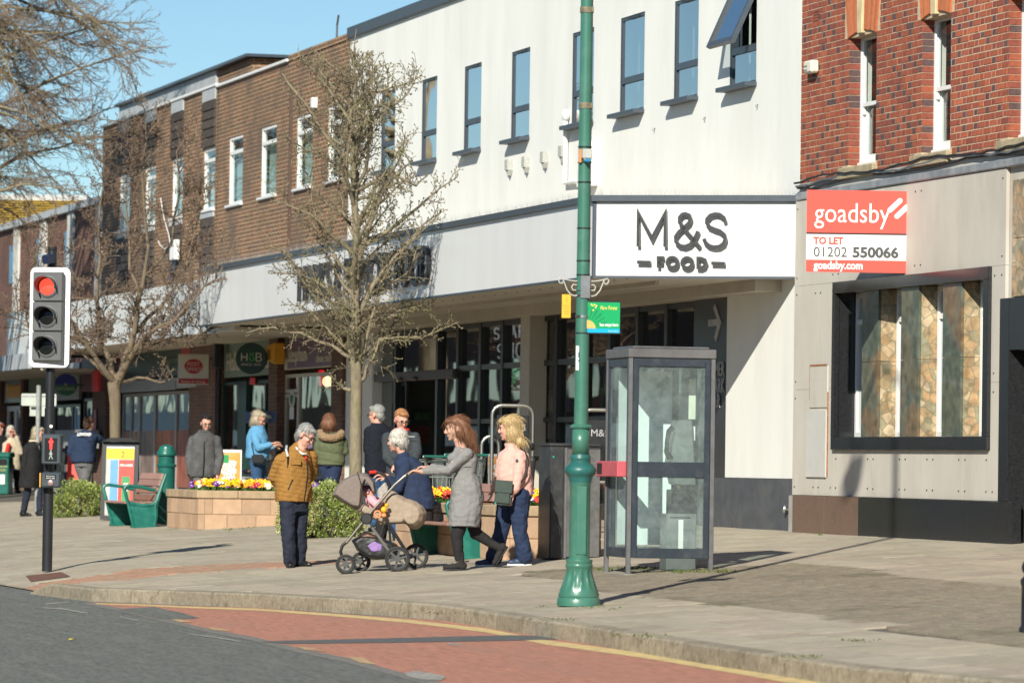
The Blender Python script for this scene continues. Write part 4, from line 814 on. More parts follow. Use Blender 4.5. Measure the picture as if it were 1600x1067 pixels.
for a, b in zip(ks, ks[1:]): panel(a, b, zPl, zfB)
for c, d in ((zPl, W(1558, 597, NP)[1]), (W(1558, 597, NP)[1], zfT)): panel(fB, x3, c, d)
screws.build('screw', MT['black_metal'], toL, kind='stuff')
a, c = pp(1261, 745); b, d = pp(1293, 641); panel(a, b, c, d, 'clad_plate', 'access_plate', NP-.022, False, .022)
a, c = pp(1266, 637); b, d = pp(1294.5, 571); panel(a, b, c, d, 'clad_grey', 'patch_plate', NP-.012, False, .012)
mb = MB(); mb.box(a+.01, b-.02, NP-.016, NP-.012, d-.002, d+.018); mb.box(a-.004, a+.004, NP-.014, NP-.001, c+.1, d); a, c = pp(1293, 745); mb.box(a-.003, a+.006, NP-.015, NP-.001, c, c+1.0)
mb.build('rust_edge', MT['rust'], toL)
# plinth of polished granite tiles
for x0, x1, m in [(1239, 1288.5, 'granite_brown'), (1288.5, 1341.5, 'granite_brown'), (1341.5, 1396.5, 'granite_black'), (1396.5, 1455.5, 'granite_black'), (1455.5, 1516.5, 'granite_black'), (1516.5, 1582, 'granite_black')]:
    a, b = Ss(x0, NP-.05, 800), Ss(x1, NP-.05, 810); MB().box(a+.004, b-.004, NP-.06, NR, H(NR)-.05, zPl-.004).build('plinth_tile', MT[m], toL, bevel=.003)
MB().box(Ss(1239, NP), sx(1582), NP-.035, NR, H(NR)-.05, zPl-.008).build('plinth_joint', M('joint_pale', (.35, .34, .32), .9), toL)
# window surround, fins, narrow glazing
GR = 'granite_black'
zi1, zi0 = zfT-.135, zfB+.15
MB().box(fA, fB, NP-.045, NP+.02, zi1, zfT).build('surround_head', MT[GR], toL, bevel=.004)
for q in range(5):
    a = fA+(fB-fA)*q/5; MB().box(a+.003, a+(fB-fA)/5-.003, NP-.045, NP+.02, zfB, zi0).build('surround_sill', MT[GR], toL, bevel=.004)
MB().box(fA, fA+.09, NP-.045, NP+.02, zi0, zi1).build('surround_jamb', MT[GR], toL, bevel=.004); MB().box(fB-.14, fB, NP-.045, NP+.02, zi0, zi1).build('surround_jamb', MT[GR], toL, bevel=.004)
nb = NP+.215; iA, iB = fA+.095, fB-.145
MB().box(iA-.02, iA-.001, NP+.021, nb+.05, zi0, zi1).build('jamb_return', MT[GR], toL)
MB().box(iA, iB, NP, nb+.05, zi1+.002, zi1+.05).build('recess_head', MT[GR], toL); MB().box(iA, iB, NP, nb+.05, zi0-.05, zi0-.002).build('recess_sill', MT[GR], toL)
zj = W(1400, 563, NP)[1]; fins = []
for x0, x1 in ((1346, 1371.5), (1407, 1434.5), (1472, 1501)):
    a, b = Ss(x0, NP), Ss(x1, NP); fins.append((a, b))
    for c, d in ((zi0+.002, zj-.003), (zj+.003, zi1-.002)):
        MB().box(a, b-.006, NP, NP+.03, c, d).build('fin_front', MT['green_stone'], toL); MB().box(b-.03, b, NP+.032, nb+.02, c, d).build('fin_side', MT['conglomerate'], toL)
edges = [iA] + [x for f in fins for x in f] + [iB]
for k in range(4):
    a, b = edges[2*k]+.01, edges[2*k+1]+.05 if k < 3 else edges[2*k+1]
    fr = MB(); ring(fr, a, b, zi0, zi1, nb, nb+.06, .055, tb=.06); zt = zi0+(zi1-zi0)*.80; fr.box(a+.055, b-.055, nb, nb+.06, zt-.03, zt+.03)
    w_ = fr.build('narrow_window', MT['white_frame'], toL); mb = MB(); mb.quad((a+.05, nb+.03, zi0+.05), (b-.05, nb+.03, zi0+.05), (b-.05, nb+.03, zi1-.05), (a+.05, nb+.03, zi1-.05)); mb.build('pane', MT['glass'], w_)
    MB().quad((a, nb+.30, zi0), (b, nb+.30, zi0), (b, nb+.30, zt+.1), (a, nb+.30, zt+.1)).build('blind', M('frosted', (.55, .66, .66), .7) if 'frosted' not in bpy.data.materials else bpy.data.materials['frosted'], w_)
MB().box(iA-.4, iB+.4, nb+1.2, nb+1.3, zi0-.3, zi1+.3).build('room_back', MT['room'], toL)
# dark granite door surround and stone at the right edge
zD = W(1575, 466, NP-.03)[1]; a, b = Ss(1569, NP), Ss(1583, NP)
MB().box(a, b, NP-.06, NR, zPl+.0, zD).build('door_pilaster', MT[GR], toL, bevel=.004)
MB().box(b+.02, rS1, NP-.06, NR, zD-.55, zD).build('door_head', MT[GR], toL); MB().box(b+.02, rS1, NR+.9, NR+1.0, H(NR), zD-.55).build('door_recess', MT['granite_black'], toL)
MB().box(b+.0, b+.02, NP-.05, NR+.9, H(NR)-.05, zD-.55).build('door_return', MT[GR], toL)
MB().box(b+.02, rS1, NR+.01, NR+.03, zD, zTp).build('upper_backing', MT['dark_void'], toL)
zz = zD+.01
while zz < zTp-.15: MB().box(b-.0, rS1, NP-.03, NR, zz, min(zTp, zz+.62)-.006).build('stone_panel', MT['conglomerate'] if int(zz*10) % 2 else MT['conglomerate'], toL, bevel=.003); zz += .62
# ------------------------------------------------------------------ the far side of the street (seen only in reflections)
opp = [(-345, 55, 8.5, 'brown_brick'), (-290, 48, 9.5, 'red_brick_far'), (-242, 40, 7.5, 'render_white'), (-202, 30, 9.0, 'brown_brick'), (-172, 32, 8.0, 'red_brick_far'), (-140, 26, 8.2, 'red_brick_far'), (-112, 18, 9.0, 'render_white'), (-92, 16, 7.5, 'brown_brick'), (-75, 22, 8.6, 'render_white'), (-52, 18, 7.8, 'red_brick_far'), (-33, 22, 9, 'brown_brick')]
lab = ['long brown brick block furthest off on the other side of the street', 'long red brick block far off on the other side of the street', 'pale rendered block far off on the other side of the street', 'brown brick block past the red terrace on the other side', 'red brick block past the pale rendered one on the other side', 'red brick terrace far down the other side of the street', 'tall pale rendered block down the other side of the street', 'brown brick shop on the other side of the street', 'pale rendered parade on the other side opposite the trees', 'red brick house on the other side opposite the store', 'brown brick block on the other side nearest the camera']
for (s0_, ln, hh, m), lb in zip(opp, lab):
    nO = -7.5; B_ = street_thing('opposite_building', lb, 'building', s0_+ln/2, nO, H(nO), 'buildings on the other side of the street'); z0_ = H(nO)-.3
    mb = MB(); mb.box(s0_, s0_+ln-.05, nO-9, nO, z0_, z0_+hh); mb.build('wall', MT[m], B_); k = int(ln/2.6)
    for i in range(k):
        a = s0_+.8+i*2.6; MB().box(a, a+1.2, nO+.002, nO+.05, z0_+5, z0_+6.4).build('window', MT['glass'], B_); MB().box(a-.4, a+1.7, nO+.002, nO+.06, z0_+.6, z0_+3).build('shop_window', MT['dark_panel'], B_)
    MB().box(s0_, s0_+ln-.05, nO+.002, nO+.3, z0_+3.3, z0_+4).build('fascia', MT['fascia_dull'], B_)
# ------------------------------------------------------------------ canopy and small shops under the brown offices
N2 = NF+.30; cz0, cz1 = W(250, 529.5, N2)[1], W(250, 448, N2)[1]
ca, cbx = Ss(11, N2, 500), Ss(366, N2, 500)
can = street_thing('shop_canopy', 'white fronted shop canopy stepping down under the brown brick offices', 'canopy', (ca+cbx)/2, N2, cz0)
e = [ca] + [Ss(p, N2, 490) for p in (180, 260, 322)] + [cbx]
for a, b in zip(e, e[1:]): MB().box(a+.012, b-.012, N2, N2+.1, cz0, cz1).build('fascia_panel', MT['fascia_white'], can)
MB().box(ca, cbx, N2+.02, NW+.2, cz0+.01, cz0+.06).build('soffit', MT['soffit'], can); MB().box(ca, cbx, N2+.02, NW+.0, cz1-.06, cz1-.01).build('roof_sheet', MT['lead_grey'], can)
la = Ss(-160, N2, 560); lb_ = Ss(46, N2, 560); lz0, lz1 = W(20, 578, N2-.1)[1], W(20, 554, N2-.1)[1]
can2 = street_thing('shop_canopy', 'low grey ribbed shop canopy at the far left end of the street', 'canopy', (la+lb_)/2, N2-.1, lz0)
x = la
while x < lb_: MB().box(x, x+.48, N2-.1, N2-.02, lz0, lz1).build('fascia_panel', MT['lead_grey'], can2); x += .5
MB().box(la, lb_, N2-.05, NW, lz0-.02, lz0+.03).build('soffit', MT['soffit'], can2)
# back walls and floor shared by the shops
mk('dark_green', (.012, .045, .036), .4, var=.15); mk('post_red', (.42, .012, .018), .4, var=.08); mk('sign_cream', (.62, .58, .48), .5, var=.05); mk('mauve', (.20, .13, .20), .5, var=.08); mk('shop_grey', (.30, .30, .31), .45, var=.12)
mk('sage', (.20, .27, .21), .6, var=.15); mk('orange_sign', (.75, .36, .02), .5, var=.06); mk('navy', (.012, .02, .075), .4); mk('dk_red', (.13, .012, .018), .5, var=.15); mk('sign_red', (.75, .02, .025), .5); mk('royal', (.02, .03, .30), .45); mk('grass_green', (.015, .14, .05), .45)
zshop = cz0+.0
def shopfront(name, label, px0, px1, cat='shop front'):
    s0_, s1_ = Ss(px0, NW), Ss(px1, NW); t_ = street_thing(name, label, cat, (s0_+s1_)/2, NW); return t_, s0_, s1_
def pane_grid(t_, xs, z0, z1, fm, n=NW+.06, w_=.06, nm='window', sill=.0):
    for a, b in zip(xs, xs[1:]):
        fr = MB(); ring(fr, a, b, z0, z1, n-.03, n+.05, w_/2 if False else w_); o = fr.build(nm, fm, t_); g = MB(); g.quad((a+w_, n, z0+w_), (b-w_, n, z0+w_), (b-w_, n, z1-w_), (a+w_, n, z1-w_)); g.build('pane', MT['shop_glass'], o)
def backing(t_, s0_, s1_, d=2.6):
    z0 = H(NW)-.02; mb = MB(); mb.quad((s0_, NW+d, z0), (s1_, NW+d, z0), (s1_, NW+d, zshop+.3), (s0_, NW+d, zshop+.3)); mb.quad((s0_, NW+.15, z0), (s0_, NW+d, z0), (s0_, NW+d, zshop+.3), (s0_, NW+.15, zshop+.3)); mb.quad((s1_, NW+.15, z0), (s1_, NW+.15, zshop+.3), (s1_, NW+d, zshop+.3), (s1_, NW+d, z0)); mb.quad((s0_, NW+.1, z0), (s1_, NW+.1, z0), (s1_, NW+d, z0), (s0_, NW+d, z0)); mb.quad((s0_, NW+.1, zshop+.3), (s0_, NW+d, zshop+.3), (s1_, NW+d, zshop+.3), (s1_, NW+.1, zshop+.3)); mb.build('interior', MT['room'], t_)
    r_ = random.Random(int(s0_*10)); mb = MB()
    for k in range(int((s1_-s0_)/.5)):
        a = s0_+.25+k*.5
        for q in range(4):
            if r_.random() < .8: mb.box(a, a+r_.uniform(.15, .42), NW+.9, NW+1.2, z0+.3+q*.4, z0+.3+q*.4+r_.uniform(.12, .34), r_.randrange(5))
    mb.build('stock', shelf_m, t_, kind='stuff')
def pier(px0, px1, label, ztop=None):
    s0_, s1_ = Ss(px0, NW), Ss(px1, NW); t_ = street_thing('brick_pier', label, 'pier', (s0_+s1_)/2, NW, group=None)
    zt_ = ztop or zshop+.01
    MB().box(s0_, s1_, NW-.12, NW+.3, H(NW)-.05, zt_).build('shaft', MT['pier_brick'], t_); return t_
def sword(t_, txt, px0, px1, py0, py1, m, n=NW-.05, bold=0.0, nm='lettering', depth=.03):
    s0_, z0_ = W(px0, py1, n); s1_, _ = W(px1, py1, n); z1_ = W(px0, py0, n)[1]
    vs, fs = text_geo(txt, 1, .5, bold); xs = [v[0] for v in vs]; ys = [v[1] for v in vs]; kx = (s1_-s0_)/(max(xs)-min(xs)); kz = (z1_-z0_)/(max(ys)-min(ys))
    mb = MB(); mb.add([(s0_+(v[0]-min(xs))*kx, n-.001-depth*(v[2]/.5+.5), z0_+(v[1]-min(ys))*kz) for v in vs], fs); return mb.build(nm, m, t_)
def sboard(t_, px0, px1, py0, py1, m, n=NW-.05, nm='sign_board', th=.08):
    a, z0_ = W(px0, py1, n); b, _ = W(px1, py1, n); z1_ = W(px0, py0, n)[1]; return MB().box(a, b, n, n+th, z0_, z1_).build(nm, m, t_, bevel=.006)
# shoe shop
t_, a, b = shopfront('shoe_shop', 'shoe shop front with mauve sign and white frame between brick pier and white pillar', 443, 529)
backing(t_, a-.2, b+1.6); sboard(t_, 444, 530, 526, 578, MT['sign_cream'], NW-.03, 'sign_frame'); sboard(t_, 449, 527, 531, 576, MT['mauve'], NW-.05)
sword(t_, 'Stephan', 451, 481, 543, 573, MT['sign_cream'], bold=.012); sword(t_, 'shoe salon', 496, 525, 553, 566, MT['sign_cream'])
zt_ = W(448, 585, NW)[1]; sd = Ss(463, NW); pane_grid(t_, [a, sd], H(NW)+.05, zt_-.35, MT['sign_cream'], nm='door'); pane_grid(t_, [a, sd], zt_-.33, zt_, MT['sign_cream']); pane_grid(t_, [sd+.02, b], H(NW)+.45, zt_, MT['sign_cream']); MB().box(sd+.02, b, NW+.0, NW+.1, H(NW)-.03, H(NW)+.44).build('stall_riser', MT['mauve'], t_)
mb = MB(); s, z = W(454.5, 624, NW-.0); mb.lathe([(.15, -.004), (.15, .004)], (0, 0, 0), 20, 0, Matrix.Translation((s, NW+.02, z)) @ Matrix.Rotation(math.pi/2, 4, 'X') @ Matrix.Diagonal((1.6, 1, 1, 1))); o = mb.build('round_sticker', MT['sign_cream'], t_)
mb = MB(); mb.prism([(s-.13, z+.06), (s-.04, z+.085), (s, z+.05), (s+.04, z+.085), (s+.13, z+.06), (s+.1, z-.02), (s, z-.10), (s-.1, z-.02)][::-1], NW+.008, NW+.014); mb.build('heart', MT['grass_green'], t_)
s0_, z0_ = W(451, 655, NW); s1_, z1_ = W(458, 636, NW); MB().box(s0_, s1_, NW+.012, NW+.018, z0_, z1_).build('paper_notice', MT['white_paint'], t_)
s, z = W(512, 596, NW+.6); mb = MB(); mb.ell((s, NW+.6, z), (.10, .10, .10), 10, 8); mb.build('globe_lamp', M('lamp_glow', (.9, .7, .4), .5, emit=(1, .72, .38, 3.0)), t_); s, z = W(505, 592, NW+.55); MB().box(s-.16, s+.05, NW+.5, NW+.55, z-.12, z+.16).build('red_sign', M('red_glow', (.6, .02, .03), .5, emit=(.8, .01, .02, .5)), t_)
pier(528, 544, 'brick pier between the shoe shop window and the white pillar'); pier(429.5, 443, 'brick pier between the shoe shop and the health food shop')
# health food shop
t_, a, b = shopfront('health_food_shop', 'health food shop front with sage sign board behind a round green sign', 346, 429)
backing(t_, a, b); sboard(t_, 350, 429, 532, 590, MT['sage'], NW-.03); sboard(t_, 350, 429, 527, 534, MT['dark_green'], NW-.05, 'sign_trim')
sword(t_, 'Holland & Barrett', 356, 427, 552, 580, MT['sign_cream'], bold=.006, n=NW-.04)
zt_ = W(400, 594, NW)[1]; x1_, x2_, x3_ = Ss(372, NW), Ss(385, NW), Ss(412, NW)
pane_grid(t_, [a, x1_], H(NW)+.02, zt_, MT['dark_green'], nm='door'); pane_grid(t_, [x2_, x3_], H(NW)+.4, zt_, MT['dark_green']); pane_grid(t_, [x3_, b], H(NW)+.4, zt_, MT['dark_green']); MB().box(x1_, x2_, NW, NW+.2, H(NW)-.03, zt_).build('door_post', MT['dark_green'], t_); MB().box(x2_, b, NW, NW+.12, H(NW)-.03, H(NW)+.39).build('stall_riser', MT['dark_green'], t_)
sboard(t_, 390, 398, 590, 601, MT['sign_red'], NW-.02, 'red_plate', .02)
for p0, p1 in ((383, 404), (405, 431)): sboard(t_, p0, p1, 643, 661, M('blue_card', (.02, .07, .22), .6) if 'blue_card' not in bpy.data.materials else bpy.data.materials['blue_card'], NW-.12, 'blue_card', .02)
sword(t_, 'ns', 418, 425, 648, 653.5, MT['sign_cream'], n=NW-.12)
p2 = pier(305, 346, 'wide brick pier beside the post office with a black flood light and pipe')
s, z = W(341.5, 549, NW-.2); MB().box(s-.14, s+.14, NW-.30, NW-.13, z-.32, z+.32).build('flood_light', MT['black_metal'], p2, bevel=.02); s = Ss(343, NW-.15); MB().tube([(s, NW-.16, H(NW)), (s, NW-.16, z-.3)], .04, 8).build('drain_pipe', MT['black_metal'], p2, smooth=True)
al = street_thing('alarm_box', 'orange alarm box on the brick pier beside the round green sign', 'alarm box', Ss(423, NW), NW-.35, W(423, 553, NW-.3)[1])
a, z0_ = W(416, 570, NW-.3); b, _ = W(430, 570, NW-.3); z1_ = W(423, 536, NW-.3)[1]; m_ = (a+b)/2
MB().prism([(a+.0, z0_+.1), (b, z0_), (b, z1_), (a+.12, z1_-.04), (a, z1_-.2)], NW-.33, NW-.12).build('case', MT['orange_sign'], al, bevel=.02); MB().box(m_-.06, m_+.1, NW-.338, NW-.331, z1_-.3, z1_-.12).build('logo_plate', M('orange_dark', (.35, .15, .01), .5), al)
# post office
t_, a, b = shopfront('post_office_shop', 'post office shop front with dark green fascia and grey roller shutter box', 186, 305)
backing(t_, a, b); sboard(t_, 190, 283, 548, 594, MT['dark_green'], NW-.04); sboard(t_, 283, 323, 536, 556, MT['post_red'], NW-.06, 'red_fascia'); sword(t_, 'Open Late', 260, 280, 558, 572, MT['sage'], n=NW-.05)
zt_ = W(250, 604, NW)[1]; sboard(t_, 190, 305, 596, 611, MT['shop_grey'], NW-.28, 'shutter_box', .35)
for q in range(4): z = W(250, 598+q*3.2, NW-.28)[1]; MB().box(a+.3, b-.5, NW-.30, NW-.281, z-.03, z).build('shutter_slat', MT['shop_grey'], t_)
xs_ = [Ss(p, NW) for p in (190, 203, 216, 240, 273, 298)]; pane_grid(t_, xs_, H(NW)+.1, W(250, 612, NW)[1], MT['shop_grey'], w_=.07); MB().box(xs_[0], b, NW, NW+.1, H(NW)-.03, H(NW)+.1).build('stall_riser', MT['shop_grey'], t_)
ps = MB()
pm = [M('poster_%d' % i, c_, .5, var=.55, scale=5, streak=.4) for i, c_ in enumerate([(.28, .09, .06), (.42, .25, .12), (.22, .16, .14), (.35, .12, .05)])]
for i in range(len(xs_)-1): MB().quad((xs_[i]+.08, NW+.052, H(NW)+.2), (xs_[i+1]-.08, NW+.052, H(NW)+.2), (xs_[i+1]-.08, NW+.052, H(NW)+1.35), (xs_[i]+.08, NW+.052, H(NW)+1.35)).build('window_poster', pm[i % 4], t_)
# red and blue fronts further along
t_, a, b = shopfront('red_shop', 'narrow dark red shop front beside the post office', 126, 186)
backing(t_, a, b); sboard(t_, 127, 187, 560, 612, MT['dk_red'], NW-.05); sboard(t_, 143, 153, 578, 612, MT['sign_red'], NW-.5, 'red_flag', .06); pane_grid(t_, [Ss(p, NW) for p in (130, 143, 152)], H(NW)+.1, W(140, 622, NW)[1], MT['black_metal']); 
mb = MB(); s0_ = Ss(152, NW); MB().box(s0_, Ss(172, NW), NW-.1, NW+.2, H(NW)-.05, W(140, 612, NW)[1]).build('brick_return', MT['pier_brick'], t_); sboard(t_, 146, 149, 640, 690, M('poster_mix', (.5, .2, .2), .5, var=.6, scale=6), NW-.15, 'poster', .02)
t_, a, b = shopfront('blue_shop', 'dark shop front with a round blue and green sign above it', 44, 124)
backing(t_, a, b); sboard(t_, 84, 123, 570, 626, MT['shop_grey'], NW-.03); sboard(t_, 44, 84, 575, 626, MT['sage'], NW-.03, 'sign_board'); pane_grid(t_, [Ss(p, NW) for p in (44, 60, 84, 112, 124)], H(NW)+.4, W(100, 632, NW)[1], MT['black_metal']); MB().box(a, b, NW, NW+.12, H(NW)-.03, H(NW)+.39).build('stall_riser', MT['shop_grey'], t_)
sboard(t_, 84, 126, 672, 700, MT['shop_grey'], NW-.6, 'grey_counter', .4); sboard(t_, 116, 119, 637, 672, M('poster_blue', (.05, .3, .65), .4), NW-.1, 'poster', .02)
t_, a, b = shopfront('orange_sign_shop', 'dark shop front with orange letters and a white framed door at far left', -30, 40)
backing(t_, a, b); sboard(t_, -30, 41, 590, 632, MT['dark_panel'], NW-.05); pane_grid(t_, [Ss(p, NW) for p in (10, 23, 37)], H(NW)+.02, W(24, 634, NW)[1], MT['white_frame'], nm='door', w_=.12)
sboard(t_, 9, 32, 604, 622, MT['orange_sign'], NW-.08, 'orange_letters', .03)
for q in range(4): sboard(t_, 10+q*6, 13.5+q*6, 601, 606, MT['orange_sign'], NW-.085, 'orange_letter_top', .03)
pier(40, 44, 'thin brick pier at far left beside the orange letters'); pier(0, 8, 'brick pier at the far left edge beside the white door')
def facing(px, py, n): d = W(px, py, n); return SF(d[0], n, d[1])
def hang_sign(name, label, cx, cy, n):         # a sign hung out at right angles to the street: local x right, y away, z up
    p = facing(cx, cy, n); t_ = thing(name, label, cat='sign', loc=p, rz=math.radians(-14)+math.radians(10)); return t_, 7000/p.y
t_, S_ = hang_sign('post_office_sign', 'cream projecting sign with red oval POST OFFICE above the shop door', 303, 577, NW-.55)
w_, h_ = 49/S_/2, 47/S_/2
MB().box(-w_, w_, -.05, .05, -h_, h_).build('panel', MT['sign_cream'], t_, bevel=.01); MB().box(-w_+.012, w_-.012, -.056, -.051, -h_+.012, -h_+9/S_).build('red_band', MT['post_red'], t_)
mb = MB(); mb.prism([(14.5/S_*math.cos(a*math.pi/14), .055+11.5/S_*math.sin(a*math.pi/14)) for a in range(28)][::-1], -.058, -.0515); mb.build('oval', MT['post_red'], t_)
mb = MB(); put_text(mb, 'POST', .10, 0, -.060, .065, .004, align='CENTER', width=.235); put_text(mb, 'OFFICE', .10, 0, -.060, -.035, .004, align='CENTER', width=.32); put_text(mb, 'Bureau de Change', .07, 0, -.060, -h_+.03, .004, align='CENTER', width=.46)
for i in range(3): pass
mb.build('lettering', MT['sign_cream'], t_); MB().box(w_-.02, w_+.16, -.02, .02, h_-.1, h_-.06).build('bracket', MT['black_metal'], t_)
t_, S_ = hang_sign('round_shop_sign', 'round dark green projecting sign reading H&B since 1870', 393, 560, NW-.6)
R_ = 24.5/S_; mb = MB(); mb.lathe([(R_*.97, -.06), (R_, -.05), (R_, .05), (R_*.97, .06)], n=36, M=Matrix.Rotation(math.pi/2, 4, 'X')); mb.build('disc', MT['dark_green'], t_, smooth=True)
k = 1/S_; mb = MB()
for P in ([(-15, -4), (-15, 8)], [(-6.5, -4), (-6.5, 8)], [(-15, 2), (-6.5, 2)], [(8, -4), (8, 8), (14, 7.5), (15.5, 5), (14, 2.5), (8, 2.2)], [(8, 2.2), (15, 2), (16.5, -1), (14.5, -4), (8, -4)]): stroke(mb, [(x*k, z*k) for x, z in P], 1.7*k, -.068, -.061)
put_text(mb, 'SINCE 1870', .06, 0, -.066, -11.5*k, .004, align='CENTER', width=31*k); mb.build('lettering', MT['sign_cream'], t_)
mb = MB(); stroke(mb, [(x*k, z*k) for x, z in arc(1, -.5, 3.4, 3.4, 130, 410, 14)], 1.5*k, -.068, -.061); stroke(mb, [(x*k, z*k) for x, z in arc(1, 4.8, 2.3, 2.0, -50, 230, 12)], 1.3*k, -.068, -.061); stroke(mb, [(-.6*k, 7.5*k), (-2.2*k, 9.5*k)], 1.1*k, -.068, -.061); stroke(mb, [(2.6*k, 7.5*k), (4.2*k, 9.5*k)], 1.1*k, -.068, -.061); mb.build('green_ampersand', M('leaf_green', (.06, .42, .04), .5), t_)
MB().box(R_-.03, R_+.14, -.02, .02, -.02, .02).build('bracket', MT['black_metal'], t_)
t_, S_ = hang_sign('round_shop_sign', 'round projecting sign, blue above green, reading & MATTHEWS', 103, 601, NW-.6)
R_ = 17/S_; k = 1/S_
for nm, a0, a1, m in (('blue_half', 6, 174, MT['royal']), ('green_half', 186, 354, MT['grass_green'])):
    a0_, a1_ = (0, 180) if nm[0] == 'b' else (180, 360); P = [(R_*math.cos(math.radians(a0_+(a1_-a0_)*i/20)), R_*math.sin(math.radians(a0_+(a1_-a0_)*i/20))) for i in range(21)]; MB().prism(P[::-1], -.06, .06).build(nm, m, t_)
mb = MB(); put_text(mb, '& ', .10, 0.02, -.064, -2*k, .004, align='CENTER'); put_text(mb, 'MATTHEWS', .10, 0, -.064, -9*k, .004, align='CENTER', width=29*k); mb.build('lettering', MT['sign_cream'], t_); MB().box(R_-.03, R_+.16, -.02, .02, -.02, .02).build('bracket', MT['black_metal'], t_)
# estate agent board standing out from the corner building
p = At(1345, 362, 50.4); t_ = thing('to_let_board', 'red and white goadsby TO LET board fixed to the corner building', 'sign', p, math.radians(-.5)); S_ = 7000/50.4; k = 1/S_; w_ = 85*k
mk('agent_red', (.80, .085, .06), .45, var=.04)
MB().box(-w_, w_, -.012, .012, -64*k, 64*k).build('board', MT['white_paint'], t_); MB().box(-w_, w_, -.017, -.0125, -2.5*k, 64*k).build('top_panel', MT['agent_red'], t_); MB().box(-w_, w_, -.018, -.0125, -64*k, -45*k).build('bottom_panel', MT['agent_red'], t_); MB().box(-w_, w_, -.016, -.0125, -4.8*k, -2.6*k).build('joint_strip', MT['black_metal'], t_)
mb = MB(); put_text(mb, 'goadsby', 44*k, -73*k, -.021, 14*k, .005, width=118*k); put_text(mb, 'goadsby.com', 17*k, -73*k, -.021, -59*k, .005, width=77*k, bold=.004)
for x0, z0 in ((45, 34), (56, 24.5)):
    P = arc(x0*k, z0*k, 4*k, 4*k, 135, 315, 8) + arc((x0+15.5)*k, (z0+15)*k, 4*k, 4*k, -45, 135, 8); mb.prism(P[::-1], -.022, -.0175)
mb.build('lettering', MT['text_white'], t_)
mb = MB(); put_text(mb, 'TO LET', 15*k, -74*k, -.015, -20*k, .004, width=47*k, bold=.004); mb.build('red_lettering', MT['agent_red'], t_)
mb = MB(); put_text(mb, '01202', 22*k, -74*k, -.015, -40*k, .004, width=52*k); put_text(mb, '550066', 22*k, -13*k, -.015, -40*k, .004, width=72*k, bold=.006); mb.build('phone_number', M('dark_grey_ink', (.07, .07, .075), .5), t_)
MB().box(w_-.05, w_+.08, .013, .05, -50*k, 50*k).build('wall_bracket', MT['grey_steel'], t_)
# ------------------------------------------------------------------ street furniture
mk('lamp_green', (.048, .165, .120), .36, var=.10, scale=4, coat=.2, dirt=(.085, .20, .155), dscale=5); mk('lamp_collar', (.022, .12, .11), .4, var=.2)
mk('strap', (.20, .17, .11), .6, var=.5, scale=20)
# ---- lamp column
LP = G(904, 946); k = LP.y/7000
lamp = thing('street_lamp', 'tall green fluted cast lamp column at the kerb with bus stop sign', 'street lamp', LP, math.radians(8))
MB().lathe([(34*k, 0), (34*k, 10*k), (32*k, 13*k), (30.5*k, 14*k)], n=32).build('plinth', MT['lamp_green'], lamp, smooth=True)
mb = MB(); mb.lathe([(31.5*k, 14*k), (32*k, 18*k), (30*k, 22*k), (30*k, 24*k), (27*k, 32*k), (23.5*k, 42*k), (21*k, 52*k), (20*k, 57*k), (20.5*k, 59*k)], n=64, flute=.12, nf=12, fr=(25*k, 55*k)); mb.build('flared_base', MT['lamp_green'], lamp, smooth=True)
MB().lathe([(20.5*k, 59*k), (21.5*k, 61*k), (21.5*k, 64*k), (20*k, 66*k), (21*k, 69*k), (20.5*k, 72*k), (17*k, 73*k), (16.3*k, 74*k)], n=32).build('base_ring', MT['lamp_green'], lamp, smooth=True)
MB().lathe([(16.3*k, 74*k), (16.3*k, 190*k), (17*k, 191*k), (17*k, 192*k)], n=32).build('pedestal', MT['lamp_green'], lamp, smooth=True)
mb = MB(); mb.box(-8*k, 8*k, -17.2*k, -14*k, 80*k, 186*k); mb.build('access_door', MT['lamp_green'], lamp, bevel=.004)
MB().lathe([(17*k, 192*k), (18.5*k, 198*k), (19*k, 200*k), (21*k, 203*k), (24*k, 206*k), (25*k, 210*k), (24.5*k, 214*k), (20*k, 219*k), (15.5*k, 223*k), (15.2*k, 228*k), (16.2*k, 230*k), (15.2*k, 233*k), (14*k, 236*k)], n=36).build('collar', MT['lamp_collar'], lamp, smooth=True)
MB().lathe([(13.6*k, 236*k), (13.3*k, 276*k)], n=72, flute=.10, nf=18, fr=(237*k, 275*k)).build('fluted_shaft', MT['lamp_green'], lamp, smooth='all')
mb = MB(); mb.lathe([(13.5*k, 276*k), (16*k, 277*k), (16.4*k, 280*k), (15*k, 282*k), (12*k, 283*k)], n=32)
for i in range(24): a = i*math.pi/12; mb.ell((16*k*math.cos(a), 16*k*math.sin(a), 279.5*k), (1.6*k,)*3, 6, 4)
mb.build('beaded_ring', MT['lamp_green'], lamp, smooth=True)
zt_ = 10.0
MB().lathe([(11.2*k, 282*k), (10.6*k, 440*k), (10.0*k, 700*k), (9.8*k, 960*k), (.045, zt_-.3), (.04, zt_)], n=28).build('pole', MT['lamp_green'], lamp, smooth=True)
for py, m in ((15, 'strap'), (165, 'strap')): z = (946-py)*k; mb = MB(); mb.lathe([(10.3*k, -4.5*k), (10.9*k, -4.5*k), (10.9*k, 4.5*k), (10.3*k, 4.5*k)], (0, 0, z), 28); mb.box(6*k, 9*k, -11*k, -6*k, z-4*k, z+4*k); mb.build('strap', MT[m], lamp, smooth=True)
for py in (230, 254, 285, 357, 408, 430, 455, 521): z = (946-py)*k; MB().lathe([(10.4*k, -1*k), (11*k, -1*k), (11*k, 1*k), (10.4*k, 1*k)], (0, 0, z), 28).build('band', MT['black_metal'] if py not in (455,) else MT['steel'], lamp, smooth=True)
